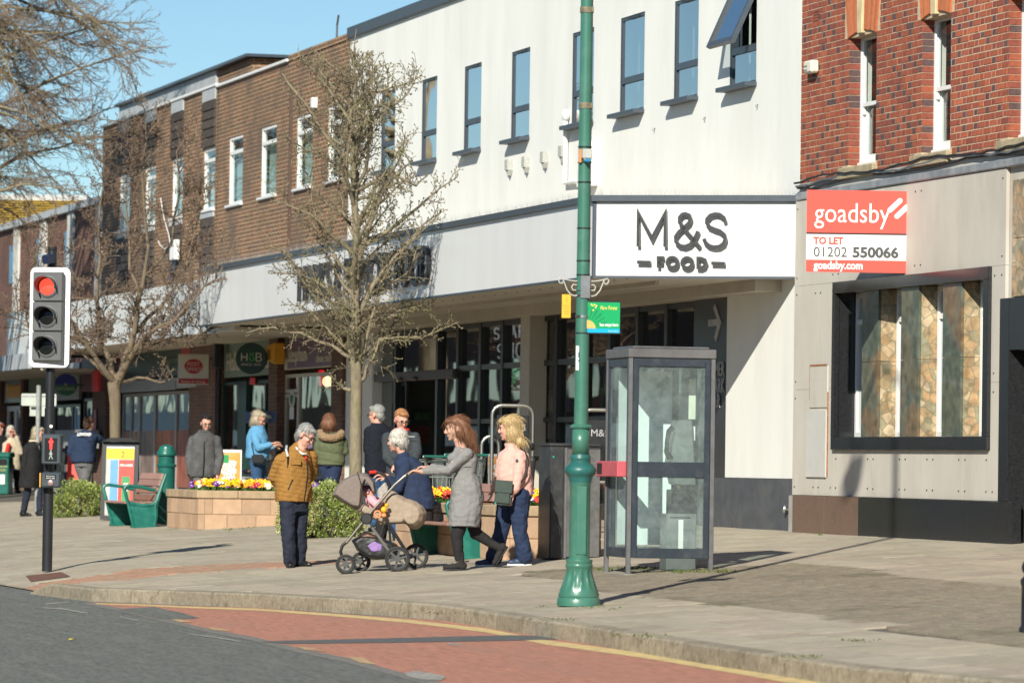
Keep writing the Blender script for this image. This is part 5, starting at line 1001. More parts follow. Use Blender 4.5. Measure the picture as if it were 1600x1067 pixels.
for py in (462, 495): z = (946-py)*k; MB().lathe([(10.6*k, -2*k), (11.4*k, -2*k), (11.4*k, 2*k), (10.6*k, 2*k)], (0, 0, z), 28).build('clip', MT['steel'], lamp, smooth=True)
# arm and lantern above the picture
ro = math.radians(8); toward = Vector((-cb, -sb, 0)); tw = Vector((toward.x*math.cos(ro)+toward.y*math.sin(ro), -toward.x*math.sin(ro)+toward.y*math.cos(ro), 0))
P = [Vector((0, 0, zt_-.4))] + [tw*(.45*(1-math.cos(a*math.pi/8))) + Vector((0, 0, zt_-.1+.45*math.sin(a*math.pi/8))) for a in range(9)]
MB().tube(P, .03, 10).build('swan_neck', MT['lamp_green'], lamp, smooth=True)
q = P[-1]; MB().lathe([(.03, .0), (.06, -.06), (.20, -.16), (.21, -.2), (.14, -.45), (.05, -.5)], tuple(q), 20).build('lantern', MT['lamp_green'], lamp, smooth=True)
z = (946-243)*k; mb = MB(); mb.box(-7*k, 8*k, -23*k, -10*k, z-6*k, z+9*k); mb.prism([(-6*k, -6*k), (9*k, -6*k), (6*k, -10*k), (-3*k, -10*k)], -22*k, -11*k, M=Matrix.Translation((0, 0, z))); sen = mb.build('sensor', M('sensor_grey', (.45, .45, .42), .5), lamp, bevel=.006)
mb = MB(); mb.box(-4*k, 7*k, -24*k, -12*k, z-12*k, z-6.5*k); mb.build('blue_socket', M('socket_blue', (.03, .22, .38), .4), sen, bevel=.01)
mb = MB(); mb.box(-11*k, -7.2*k, -12*k, -9*k, z-12*k, z+9*k); mb.build('orange_clip', M('orange_clip', (.60, .25, .08), .6), sen)
mb = MB(); z = (946-560)*k; mb.box(-11.0*k, -6.5*k, -9.0*k, -7.6*k, z-19*k, z+19*k); num = mb.build('number_label', MT['white_paint'], lamp)
mb = MB(); vs, fs = text_geo('24', .085, .004, .004); Mr = Matrix.Translation((-7.0*k, -9.3*k, z+9*k)) @ Matrix.Rotation(math.pi/2, 4, 'Y'); mb.add([Mr @ Vector((v[0], -v[2]*0, v[1]*.6)) for v in vs], fs); mb.build('number', MT['text_black'], num)
# scrolled basket bracket
mk('scroll_white', (.50, .49, .45), .5, var=.1)
for sd in (-1, 1):
    kk = k; P = [(10, 0), (22, 1), (32, 3), (37, 5), (40, 2), (38, -3), (34, -4), (33, -1)]
    Q = [(33, 4), (30, -4), (26, -14), (20, -21), (14, -23), (10, -22)]; R_ = [(11, -6), (16, -5), (19, -9), (17, -14), (12, -14)]
    mb = MB()
    for path in (P, Q, R_):
        pts_ = [Vector((sd*x*kk*1.0, -.03, (946-440)*kk + y*kk)) for x, y in path]; sm = [pts_[0]]
        for a, b in zip(pts_, pts_[1:]): sm += [a.lerp(b, .5), b]
        mb.tube(sm, .0055, 6)
    mb.build('scroll_bracket', MT['scroll_white'], lamp, smooth=True)
z = (946-448)*k; mb = MB(); mb.box(-.03, .05, -12.5*k, -10*k, z-.1, z+.09); mb.build('bracket_clamp', MT['grey_steel'], lamp)
# signs on the column
sg = thing('bus_stop_sign', 'green bus stops here sign with orange sun, hung on the lamp column', 'sign', At(942.5, 496, LP.y-.02), math.radians(2)); k = LP.y/7000
MB().box(-27.5*k, 27*k, -.012, .012, -26*k, 26*k).build('frame', MT['black_metal'], sg, bevel=.003)
MB().box(-26*k, 26*k, -.016, -.0125, -17.5*k, 23.5*k).build('green_panel', M('sign_green', (.0, .33, .10), .35, var=.06), sg); MB().box(-26*k, 26*k, -.016, -.0125, -24*k, -17.6*k).build('blue_strip', M('sign_blue', (.0, .38, .70), .35, var=.03), sg)
mb = MB(); P = [(-26*k, -17.5*k)] + [(-26*k+14*k*math.cos(a), -17.5*k+13*k*math.sin(a)) for a in [i*math.pi/24 for i in range(13)]]; mb.prism(P[::-1], -.0195, -.0175); mb.build('sun', M('sun_orange', (.85, .42, .12), .4), sg)
mb = MB()
for i in range(6): a = math.radians(18+i*14); mb.prism([(-26*k+15*k*math.cos(a-.03), -17.5*k+15*k*math.sin(a-.03)), (-26*k+15*k*math.cos(a+.03), -17.5*k+15*k*math.sin(a+.03)), (-26*k+33*k*math.cos(a+.05), -17.5*k+33*k*math.sin(a+.05)), (-26*k+33*k*math.cos(a-.05), -17.5*k+33*k*math.sin(a-.05))][::-1], -.0175, -.0165)
mb.build('sun_rays', M('ray_green', (.0, .22, .075), .4), sg, kind='stuff')
mb = MB(); put_text(mb, 'New Forest', 9*k, -5.5*k, -.0185, 12*k, .002, shear=.35, width=27*k); mb.build('title', M('sign_yellow', (.85, .75, .15), .4), sg)
mb = MB(); put_text(mb, 'bus stops here', 6.5*k, -5.5*k, -.0185, -13.5*k, .002, bold=.0012, width=29*k); mb.build('bus_words', MT['text_white'], sg); mb = MB(); put_text(mb, 'blue route', 4.5*k, 8*k, -.0185, -22.5*k, .002, width=15*k); mb.build('route_words', M('pale_blue', (.45, .75, .9), .4), sg)
mb = MB(); r_ = random.Random(8)
for x, y in ((-19, 20), (-17, 18), (-14, 19.5), (-11, 18), (-12, 15.5), (-16, 11)): mb.prism([(x*k-1.6*k, y*k), (x*k, y*k+1.3*k), (x*k+1.6*k, y*k+.4*k), (x*k, y*k-1.4*k)], -.0185, -.0165)
mb.build('petals', bpy.data.materials['sign_yellow'], sg, kind='stuff')
MB().box(-32*k, -27*k, -.01, .01, 20*k, 23*k).build('fixing', MT['black_metal'], sg); MB().box(-32*k, -27*k, -.01, .01, -24*k, -21*k).build('fixing', MT['black_metal'], sg)
sg = thing('timetable_plate', 'narrow yellow plate on the left side of the lamp column', 'sign', At(885, 478.5, LP.y-.02), math.radians(-3)); MB().box(-7.2*k, 7*k, -.008, .008, -18.5*k, 18.5*k).build('plate', M('plate_yellow', (.72, .40, .02), .4), sg, bevel=.003)
mb = MB(); put_text(mb, '1', 8*k, -1.5*k, -.011, 8*k, .002); [mb.box(-5*k, 4.5*k, -.0105, -.009, (-12+q*4)*k, (-11+q*4)*k) for q in range(4)]; mb.build('print', M('print_ochre', (.50, .25, .03), .5), sg, kind='stuff')
# ---- telephone box
A_ = G(981, 897); TH = math.radians(13.5); SD = .845
tb = thing('telephone_box', 'glazed grey phone box with red door handle standing behind the lamp', 'phone box', A_, TH); k = A_.y/7000
def fl(x, y): p = A_ + Vector((x*math.cos(TH)-y*math.sin(TH), x*math.sin(TH)+y*math.cos(TH), 0)); return H(nof(p)) - A_.z
zb = 26*k; ztop = 338*k
mk('box_dark', (.030, .040, .053), .4, var=.15, scale=5, dirt=(.07, .08, .09), dscale=3); mk('box_steel', (.25, .25, .255), .45, metal=.7, var=.15, scale=6, dirt=(.18, .17, .16), dscale=5)
MT['box_glass'] = glass('box_glass', (.85, .93, .93), .8, .20, (.66, .76, .75)); MT['box_glass_clear'] = glass('box_glass_clear', (.86, .95, .94), .8, .15, (.68, .80, .80))
for x, y in ((0, 0), (SD, 0), (0, SD), (SD, SD)): f_ = fl(x, y); MB().box(x-.022, x+.022, y-.022, y+.022, f_-.01, ztop).build('corner_post', MT['box_steel'], tb, bevel=.005)
mb = MB(); mb.box(-.028, SD+.028, -.028, SD+.028, ztop+.002, ztop+15*k); mb.build('roof_band', M('roof_grey', (.17, .165, .165), .5, metal=.4, var=.2, scale=3), tb, bevel=.008); MB().box(.03, SD-.03, .03, SD-.03, ztop+15*k+.001, ztop+19*k).build('roof_cap', MT['box_steel'], tb, bevel=.008)
MB().box(.03, SD-.03, .03, SD-.03, ztop-.03, ztop-.002).build('ceiling', MT['box_steel'], tb)
zm0, zm1 = 152*k, 176*k; zbr = 41*k; ztr = ztop-13*k
def face(a, b, inner, gm, nm, low=True):
    """one glazed side from corner a to corner b; inner points into the box"""
    a, b = Vector(a), Vector(b); d = (b-a).normalized(); L_ = (b-a).length; n_ = Vector(inner); Mx = Matrix(((d.x, n_.x, 0, a.x), (d.y, n_.y, 0, a.y), (0, 0, 1, 0), (0, 0, 0, 1)))
    mb = MB(); t = .055
    mb.box(.026, .026+t, -.012, .02, zb, ztop-.004, 0, Mx); mb.box(L_-.026-t, L_-.026, -.012, .02, zb, ztop-.004, 0, Mx); mb.box(.026+t, L_-.026-t, -.012, .02, zb, zbr, 0, Mx); mb.box(.026+t, L_-.026-t, -.012, .02, ztr, ztop-.004, 0, Mx); mb.box(.026+t, L_-.026-t, -.014, .02, zm0, zm1, 0, Mx)
    o = mb.build(nm, MT['box_dark'], tb, bevel=.004)
    for z0, z1 in ((zbr, zm0), (zm1, ztr)):
        g = MB(); g.add([Mx @ Vector(v) for v in [(.08, .004, z0), (L_-.08, .004, z0), (L_-.08, .004, z1), (.08, .004, z1)]], [(0, 1, 2, 3)]); g.build('pane', gm, o)
    return o, Mx
face((0, 0, 0), (SD, 0, 0), (0, 1, 0), MT['box_glass_clear'], 'front_frame')
door, Md = face((0, SD, 0), (0, 0, 0), (1, 0, 0), MT['box_glass_clear'], 'door')
face((SD, 0, 0), (SD, SD, 0), (-1, 0, 0), MT['box_glass_clear'], 'side_frame'); bk, Mb = face((SD, SD, 0), (0, SD, 0), (0, -1, 0), MT['box_glass'], 'back_frame')
mb = MB(); mb.box(-.20, -.016, .40, .46, zm0-.002, zm1+.002); mb.build('handle', M('handle_red', (.52, .10, .12), .5, var=.12), door, bevel=.01); mb = MB()
hr_ = bpy.data.materials['handle_red']; mb.box(-.10, .20, -.006, .06, 0, 0)
mb = MB(); mb.box(-.11, -.012, .05, SD+.03, zm0-.002, zm1+.002); ho = mb.build('pull_plate', hr_, door, bevel=.008); door.children[1].hide_render = False
bpy.data.objects.remove([c for c in door.children if c.name.startswith('handle')][0])
MB().box(-.115, -.1105, SD-.20, SD-.02, zm0+.025, zm1-.02).build('grip_hole', MT['dark_void'], door)
mk('sheet_pale', (.76, .86, .84), .7, var=.12, scale=3, dirt=(.62, .72, .70), dscale=2)
MB().box(.10, .655, SD-.035, SD-.012, zbr+.02, ztr-.03).build('advert_sheet', MT['sheet_pale'], tb)
MB().box(.66, .72, SD-.04, SD-.012, zb, ztop-.02).build('back_post', MT['box_dark'], tb)
mk('phone_grey', (.20, .22, .215), .4, metal=.3, var=.15)
mb = MB(); mb.prism([(SD-.06, zm1-.25), (SD-.27, zm1-.22), (SD-.32, zm1-.02), (SD-.25, zm1+.42), (SD-.11, zm1+.42)][::-1], .34, .62); ph = mb.build('telephone', MT['phone_grey'], tb, bevel=.01)
MB().tube([(SD-.31, .35, zm1+.34), (SD-.35, .34, zm1+.31), (SD-.372, .34, zm1+.20), (SD-.37, .34, zm1+.10), (SD-.335, .35, zm1+.04)], [.034, .028, .021, .028, .036], 8).build('handset', MT['black_metal'], ph, smooth=True)
mb = MB(); [mb.box(SD-.345+q*.03, SD-.33+q*.03, .36+p_*.05, .385+p_*.05, zm1+.10+q*.0, zm1+.13) for q in range(1) for p_ in range(4)]; mb.build('keypad', MT['steel'], ph, kind='stuff')
MB().box(SD-.15, SD-.05, .40, .60, zm1+.40, zm1+.86).build('notice_frame', MT['box_dark'], tb); MB().box(SD-.135, SD-.065, .390, .399, zm1+.22, zm1+.36).build('notice', MT['white_paint'], tb); MB().box(SD-.135, SD-.065, .390, .399, zm1+.43, zm1+.83).build('notice', M('notice_cream', (.62, .66, .52), .6), tb)
MB().prism([(SD-.30, zm0-.12), (SD-.05, zm0-.12), (SD-.05, zm0-.42), (SD-.16, zm0-.52), (SD-.30, zm0-.40)], .38, .60).build('shelf', MT['black_metal'], tb, bevel=.01)
ped = MB(); f_ = fl(SD-.2, .45); ped.box(SD-.36, SD-.05, .34, .60, f_-.01, zm0-.36); po = ped.build('pedestal', MT['phone_grey'], tb, bevel=.012); MB().box(SD-.24, SD-.19, .335, .3395, zm0-.72, zm0-.42).build('sticker', MT['white_paint'], po); MB().box(SD-.33, SD-.12, .335, .3395, zm0-.405, zm0-.39).build('slot', MT['dark_void'], po)
MB().box(-.05, SD+.05, -.05, SD+.05, -.01, .004).build('base_slab', MT['worn_white'], tb).location.z = .0
# ---- traffic signal
T = G(73.5, 887); T.z -= .04; k = T.y/7000
ts = thing('traffic_light', 'black pole traffic light showing red with white edged backboard', 'traffic light', T, math.radians(-4))
MB().lathe([(8*k, 0), (8*k, 254*k), (7*k, 255*k), (7*k, 500*k), (6.5*k, 506*k)], n=24).build('pole', M('pole_black', (.02, .022, .026), .35, var=.15), ts, smooth=True)
zc_ = lambda py: (887-py)*k
def rrect(w_, h_, r_, n_=6):
    P = []
    for cx, cz, a0 in ((w_-r_, h_-r_, 0), (-w_+r_, h_-r_, 90), (-w_+r_, -h_+r_, 180), (w_-r_, -h_+r_, 270)): P += arc(cx, cz, r_, r_, a0, a0+90, n_)
    return P
Zm = zc_(491.5); bx = .5*k
MB().prism([(x+bx, z+Zm) for x, z in rrect(31.5*k, 78*k, 9*k)][::-1], -.135, -.115).build('white_border', MT['white_paint'], ts); MB().prism([(x+bx, z+Zm) for x, z in rrect(32*k, 78.5*k, 9*k)][::-1], -.114, -.10).build('backboard', MT['black_metal'], ts)
mk('signal_grey', (.085, .088, .092), .45, var=.15); mk('signal_inner', (.10, .103, .108), .5, var=.1); Mh = Matrix.Translation((bx-1*k, -.14, 0)) @ Matrix.Rotation(math.radians(-9), 4, 'Z')
for i, py in enumerate((444, 490.5, 537)):
    z0 = zc_(py+23); mb = MB(); mb.box(-24*k, 24*k, -.07, .0, z0+.006, z0+46.5*k-.006, 0, Mh); h_ = mb.build('signal_head', MT['signal_inner'], ts, bevel=.008); zc0 = zc_(py)
    Ml = Mh @ Matrix.Translation((0, -.07, zc0)) @ Matrix.Rotation(math.pi/2, 4, 'X')
    MB().lathe([(17*k, .0), (17*k, .012), (14*k, .016)], n=28, M=Ml).build('lens_ring', MT['signal_grey'], h_, smooth=True)
    L_ = MB(); L_.ell((0, 0, .012), (13.5*k, 13.5*k, .022), 20, 8, M=Ml); L_.build('lens', M('red_lens', (.7, .03, .02), .3, emit=(1.0, .055, .03, 1.6)) if i == 0 else (MT.get('dark_lens') or mk('dark_lens', (.010, .011, .012), .2)), h_, smooth=True)
    v = MB(); vs = []; fs = []; n_ = 22
    for j in range(n_+1):
        a = math.radians(-28+236*j/n_); ln = .18*(.45+.55*max(0, math.sin(a)))
        for r_, d in ((15.5*k, .01), (16.0*k, ln+.03), (15.0*k, ln+.03), (14.5*k, .01)): vs.append((r_*math.cos(a), r_*math.sin(a)*1.0, d))
    for j in range(n_):
        for q in range(4): fs.append((j*4+q, j*4+(q+1) % 4, j*4+4+(q+1) % 4, j*4+4+q))
    v.add(vs, fs, 0, Ml @ Matrix.Rotation(math.radians(14), 4, 'Z')); v.build('visor', MT['signal_grey'], h_, smooth=True)
MB().lathe([(7*k, 500*k), (7.5*k, 502*k), (7.5*k, 506*k)], n=20).build('pole_cap', MT['black_metal'], ts); mb = MB(); Mx = Matrix.Translation((-2*k, -.13, zc_(400))) @ Matrix.Rotation(math.radians(-25), 4, 'Z') @ Matrix.Rotation(math.radians(12), 4, 'X'); mb.box(-7*k, 7*k, -.08, .05, -7*k, 7*k, 0, Mx); mb.build('detector', M('detector_navy', (.015, .025, .06), .4), ts, bevel=.01)
mb = MB(); z = zc_(696.5); mb.box(-7*k, 23.5*k, -.22, -.075, z-23.5*k, z+23.5*k); pd = mb.build('crossing_signal', M('unit_blue', (.045, .06, .075), .4, var=.2), ts, bevel=.015); MB().box(-2*k, 17.5*k, -.224, -.221, z-19*k, z+17*k).build('screen', MT['dark_void'], pd)
def little_man(mb, cx, z, s, walk=False):
    mb.prism([(cx+1.4*s*math.cos(a*.785), z+8*s+1.5*s*math.sin(a*.785)) for a in range(8)][::-1], -.229, -.225)
    if not walk: mb.prism([(cx-2.6*s, z+6.3*s), (cx-3.2*s, z+3*s), (cx-1.8*s, z+2.6*s), (cx-1.6*s, z-6*s), (cx-.2*s, z-6*s), (cx, z), (cx+.2*s, z-6*s), (cx+1.6*s, z-6*s), (cx+1.8*s, z+2.6*s), (cx+3.2*s, z+3*s), (cx+2.6*s, z+6.3*s)][::-1], -.229, -.225)
    else: mb.prism([(cx-1.3*s, z+6.3*s), (cx-3.2*s, z+2.2*s), (cx-1.3*s, z+2*s), (cx-1.5*s, z), (cx-3.4*s, z-6*s), (cx-2*s, z-6*s), (cx, z-1*s), (cx+2.4*s, z-6*s), (cx+3.6*s, z-6*s), (cx+1.5*s, z), (cx+1.3*s, z+2*s), (cx+3.2*s, z+1.4*s), (cx+1.3*s, z+6.3*s)][::-1], -.229, -.225)
mb = MB(); little_man(mb, 8*k, z+6.5*k, 1.15*k); mb.build('red_man', M('red_man', (.8, .03, .03), .4, emit=(1, .03, .03, 1.3)), pd); mb = MB(); little_man(mb, 8*k, z-10*k, .95*k, True); mb.build('grey_man', M('grey_man', (.30, .36, .33), .5), pd)
mb = MB(); z = zc_(744.5); mb.box(-8*k, 23*k, -.20, -.075, z-12*k, z+12*k); pb = mb.build('push_button_unit', bpy.data.materials['unit_blue'], ts, bevel=.02); MB().box(-1*k, 16*k, -.204, -.201, z+1*k, z+8*k).build('instruction_plate', MT['dark_void'], pb)
mb = MB(); put_text(mb, 'Push button', 3*k, 7.5*k, -.206, z+5*k, .002, align='CENTER', width=13*k); put_text(mb, 'Wait for signal', 3*k, 7.5*k, -.206, z+2*k, .002, align='CENTER', width=14*k); mb.build('instruction_words', MT['text_white'], pb, kind='stuff')
mb = MB(); mb.lathe([(4.6*k, 0), (4.6*k, .012), (3.5*k, .016)], n=18, M=Matrix.Translation((8*k, -.2, z-4.5*k)) @ Matrix.Rotation(math.pi/2, 4, 'X')); mb.build('button', M('button_pink', (.35, .22, .22), .4, metal=.4), pb, smooth=True); MB().box(-10*k, -8.2*k, -.19, -.1, z-11*k, z+11*k).build('tactile_strip', MT['orange_sign'], pb)
mb = MB(); mb.lathe([(2.6*k, 0), (2.6*k, .004)], n=16, M=Matrix.Translation((4*k, -8.2*k, zc_(661))) @ Matrix.Rotation(math.pi/2, 4, 'X')); mb.build('round_sticker', MT['white_paint'], ts)
# ---- grey sign post
P_ = G(57, 806); k = P_.y/7000; sp_ = thing('sign_post', 'grey steel post with pale sign plates behind the traffic light', 'sign post', P_, math.radians(-2))
mk('plate_back', (.44, .48, .43), .6, var=.12, scale=5, dirt=(.40, .43, .38), dscale=3); zc_ = lambda py: (806-py)*k
MB().lathe([(3.6*k, 0), (3.6*k, 203*k), (3.2*k, 204*k)], n=16).build('post', M('post_grey', (.25, .26, .25), .6, var=.25, scale=9), sp_, smooth=True)
MB().prism([(x, z+zc_(624.5)) for x, z in rrect(27.5*k, 9.5*k, 2*k, 3)][::-1], 3.8*k, 4.1*k).build('sign_plate', MT['plate_back'], sp_); MB().box(-26*k, 26*k, 3.2*k, 3.8*k, zc_(619)-1.2*k, zc_(619)+1.2*k).build('rail', MT['grey_steel'], sp_)
MB().box(-14*k, 14*k, 3.9*k, 4.2*k, zc_(650), zc_(634.5)).build('sign_plate', MT['plate_back'], sp_); MB().box(-12*k, 4*k, 3.0*k, 3.88*k, zc_(639.5), zc_(635.5)).build('rail', MT['black_metal'], sp_); MB().box(-9.5*k, -3.8*k, -2*k, 4*k, zc_(720), zc_(696)).build('yellowed_box', M('yellowed', (.45, .45, .26), .6), sp_, bevel=.01); MB().box(-11*k, 3*k, -5*k, 5*k, zc_(696)+.01, zc_(691)).build('strap_clip', MT['black_metal'], sp_)
# ---- litter bins
mk('bin_green', (.010, .11, .085), .35, var=.12, scale=3, dirt=(.02, .16, .13), dscale=4); mk('gold', (.55, .42, .12), .5)
P_ = G(2, 772); k = P_.y/7000; b_ = thing('litter_bin', 'green square litter bin with gold lettering at the left edge', 'litter bin', P_, math.radians(-8))
MB().box(-15*k, 15*k, -.22, .22, 0, 57*k).build('body', MT['bin_green'], b_, bevel=.02); MB().box(-17*k, 17*k, -.24, .24, 57*k, 66*k).build('hood', MT['bin_green'], b_, bevel=.03); MB().box(-12*k, 12*k, -.235, -.21, 46*k, 55*k).build('mouth', MT['dark_void'], b_); mb = MB(); put_text(mb, 'LITTER', 5*k, 0, -.226, 36*k, .004, align='CENTER', width=21*k); mb.box(-13*k, 13*k, -.224, -.221, 43*k, 44*k); mb.build('gold_print', MT['gold'], b_, kind='stuff'); MB().box(-9*k, 9*k, -.226, -.221, 16*k, 31*k).build('notice', MT['white_paint'], b_)
P_ = G(258.5, 818); k = P_.y/7000; b_ = thing('round_bin', 'round green domed litter bin behind the left planter', 'litter bin', P_, 0)
MB().lathe([(13.5*k, 0), (13.5*k, 88*k), (15.5*k, 89*k), (15.8*k, 92*k), (13.5*k, 93*k), (13*k, 94*k)], n=28).build('body', MT['bin_green'], b_, smooth=True); MB().lathe([(13*k, 94*k), (13*k, 106*k)], n=28).build('neck', MT['bin_green'], b_, smooth=True); MB().lathe([(15.2*k, 106*k), (15.8*k, 108*k), (15*k, 111*k), (12*k, 116*k), (11*k, 120*k), (6*k, 123*k), (.5*k, 124*k)], n=28).build('dome', MT['bin_green'], b_, smooth=True)
# ---- grey cabinet behind the lamp
P_ = G(882, 873.5); k = P_.y/7000; cbn = thing('steel_cabinet', 'dark grey street cabinet with pale label beside the flower planter', 'cabinet', P_, math.radians(16))
mk('cab_dark', (.05, .053, .056), .45, metal=.3, var=.2, scale=6, dirt=(.09, .09, .09), dscale=6); mk('cab_grey', (.16, .16, .16), .5, metal=.4, var=.3, scale=12)
MB().box(-25*k, 56*k, 0, .45, 0, 176*k).build('body', MT['cab_dark'], cbn, bevel=.01); MB().box(-26*k, 57*k, -.012, .46, 176*k+.001, 181*k).build('lid', MT['cab_dark'], cbn, bevel=.008); MB().box(2*k, 56*k, -.012, -.001, 4*k, 172*k).build('door_panel', MT['cab_grey'], cbn, bevel=.004); MB().box(-2*k, 1.5*k, -.016, -.001, 2*k, 174*k).build('edge_strip', MT['grey_steel'], cbn); MB().box(-24*k, -4*k, -.010, -.001, 2*k, 172*k).build('door_panel', MT['cab_dark'], cbn, bevel=.004)
MB().box(-22*k, -19.5*k, -.014, -.0105, 158*k, 161*k).build('green_dot', M('dot_green', (.02, .4, .25), .4), cbn)
# ---- planters of pale blocks
mk('block_buff', (.50, .33, .215), .85, var=.10, scale=9, bump=.35, bscale=90, rnd_obj=.14, dirt=(.42, .29, .20), dscale=3); mk('coping_buff', (.40, .29, .18), .9, var=.18, scale=9, bump=.4, bscale=60, rnd_obj=.08); mk('joint_buff', (.55, .43, .28), .95)
def planter(label, c, ln, wd, hh, ch=.12, courses=2, bl=.44):
    """c: the road side corner facing the camera (s, n); runs back along the street by ln and towards the shops by wd"""
    s, n = c; t_ = street_thing('brick_planter', label, 'planter', s-ln/2, n+wd/2, H(n)); z0 = H(n); s0_, s1_, n1 = s-ln, s, n+wd
    MB().box(s0_+.05, s1_-.012, n+.012, n1-.012, z0-.02, z0+hh-ch+.0).build('core', MT['joint_buff'], t_); bh = (hh-ch)/courses; r_ = random.Random(int(s*7))
    for ci in range(courses):
        a, b = z0+ci*bh+.005, z0+(ci+1)*bh-.005
        x = n - (bl*.5 if ci % 2 else 0)
        while x < n1: p, q = max(x, n)+.005, min(x+bl, n1)-.005; x += bl; (q-p > .04) and MB().box(s1_-.09, s1_+r_.uniform(-.002, .003), p if p > n+.02 else n+.10, q, a, b).build('block', MT['block_buff'], t_)
        x = s1_ - (bl*.5 if ci % 2 else 0) - bl*0
        x = s1_+ (0 if ci % 2 == 0 else bl*.5)
        while x > s0_: p, q = max(x-bl, s0_)+.005, min(x, s1_)-.005; x -= bl; (q-p > .04) and MB().box(p, q if q < s1_-.02 else s1_+.001, n-r_.uniform(-.002, .003), n+.095, a, b).build('block', MT['block_buff'], t_)
    zc0, zc1 = z0+hh-ch+.004, z0+hh; x = n
    while x < n1: q = min(x+.60, n1); MB().box(s1_-.22, s1_+.025, x-.025 if x == n else x+.004, q-.004, zc0, zc1).build('coping', MT['coping_buff'], t_, bevel=.008); x += .60
    x = s1_-.228
    while x > s0_: p = max(x-.60, s0_); MB().box(p+.004, x, n-.025, n+.2, zc0, zc1).build('coping', MT['coping_buff'], t_, bevel=.008); x -= .60
    MB().box(s0_+.02, s1_-.2, n+.18, n1-.02, z0, zc1-.035).build('soil', MT['soil'], t_); return t_
PL1 = toS(G(309, 827.5)); PL2 = toS(G(783, 875))
pl1 = planter('left buff block flower planter with pansies behind the green bench', PL1, 2.3, 2.0, .585)
pl2 = planter('right buff block flower planter with pansies behind the two women', PL2, 4.7, 1.15, .60)
# ---- benches
mk('bench_green', (.006, .125, .10), .38, var=.1, scale=4, dirt=(.03, .20, .16), dscale=4); mk('slat', (.31, .15, .10), .6, var=.18, scale=4, streak=.3, rnd_obj=.15, bump=.15, bscale=30)
mk('slat_worn', (.36, .205, .165), .6, var=.15, scale=4, rnd_obj=.1)
def bench(label, near_front, ln=1.75, sc_=1.0):
    s, n = near_front; t_ = street_thing('bench', label, 'bench', s-ln/2, n+.3, H(n+.3)); z0 = H(n+.25); q = sc_
    def pt(a, z): return (n+a*q, z0+z*q)
    for sN in (s, s-ln):
        mb = MB(); d0, d1 = sN-.035, sN+.035
        mb.prism([pt(.14, 0), pt(.50, 0), pt(.535, .30), pt(.40, .335), pt(.12, .36), pt(.075, .36)], sN-.012, sN+.012, 'x')
        fr = t_ and mb.build('end_panel', MT['bench_green'], t_)
        mb = MB(); pth = [(.165, .02), (.085, .34), (.01, .60), (.03, .63), (.10, .645), (.30, .62), (.50, .575)]
        for a, b in zip(pth, pth[1:]): mb.bar((sN, *pt(*a)), (sN, *pt(*b)), .07, .042*q, up=(1, 0, 0)) if False else mb.prism([pt(a[0]-.0, a[1]), pt(b[0], b[1]), pt(b[0]+.03, b[1]+.03 if b[1] > a[1]*1 and a[1] > .6 else b[1]), pt(a[0]+.042, a[1])], d0, d1, 'x')
        mb = MB(); mb.tube([(sN, *pt(*p)) for p in pth], .026, 8, flat=1.0); mb.build('arm', MT['bench_green'], t_, smooth=True)
        mb = MB(); bp = [(.49, .0), (.515, .20), (.50, .34), (.53, .44), (.60, .66), (.66, .83)]; mb.tube([(sN, *pt(*p)) for p in bp], [.03, .03, .04, .038, .03, .022], 8); mb.tube([(sN, *pt(*p)) for p in [(.10, .37), (.30, .345), (.45, .355), (.52, .42)]], .03, 8); mb.build('back_leg', MT['bench_green'], t_, smooth=True)
        mb = MB(); mb.prism([pt(.12, .0), pt(.53, .0), pt(.53, .035), pt(.12, .035)], d0, d1, 'x'); mb.build('foot', MT['bench_green'], t_, bevel=.004)
    a0_, a1_ = s-ln+.04, s-.04
    for k_, (a, z) in enumerate([(.085, .385), (.20, .375), (.315, .375), (.43, .39)]): MB().box(a0_, a1_, n+(a-.05)*q, n+(a+.05)*q, z0+z*q-.0175, z0+z*q+.0175).build('seat_slat', MT['slat'] if k_ % 2 else MT['slat_worn'], t_, bevel=.006)
    for k_, (a, z) in enumerate([(.515, .46), (.548, .575), (.582, .69), (.612, .79)]):
        Mx = Matrix.Translation((0, n+a*q, z0+z*q)) @ Matrix.Rotation(math.radians(-16), 4, 'X'); MB().box(a0_, a1_, -.018, .018, -.05*q, .05*q, 0, Mx).build('back_slat', MT['slat'] if k_ in (0, 1) else MT['slat_worn'], t_, bevel=.006)
    return t_
def at_n(px, py, a): p = toS(G(px, py)); return (p[0], p[1]-a)
bench('green ended timber bench standing in front of the left planter', at_n(205, 825, .13), 1.75, 1.0); BN2 = at_n(714, 874, .14); bench('green ended timber bench behind the pram, with a seated woman', BN2, 1.85, 1.0)
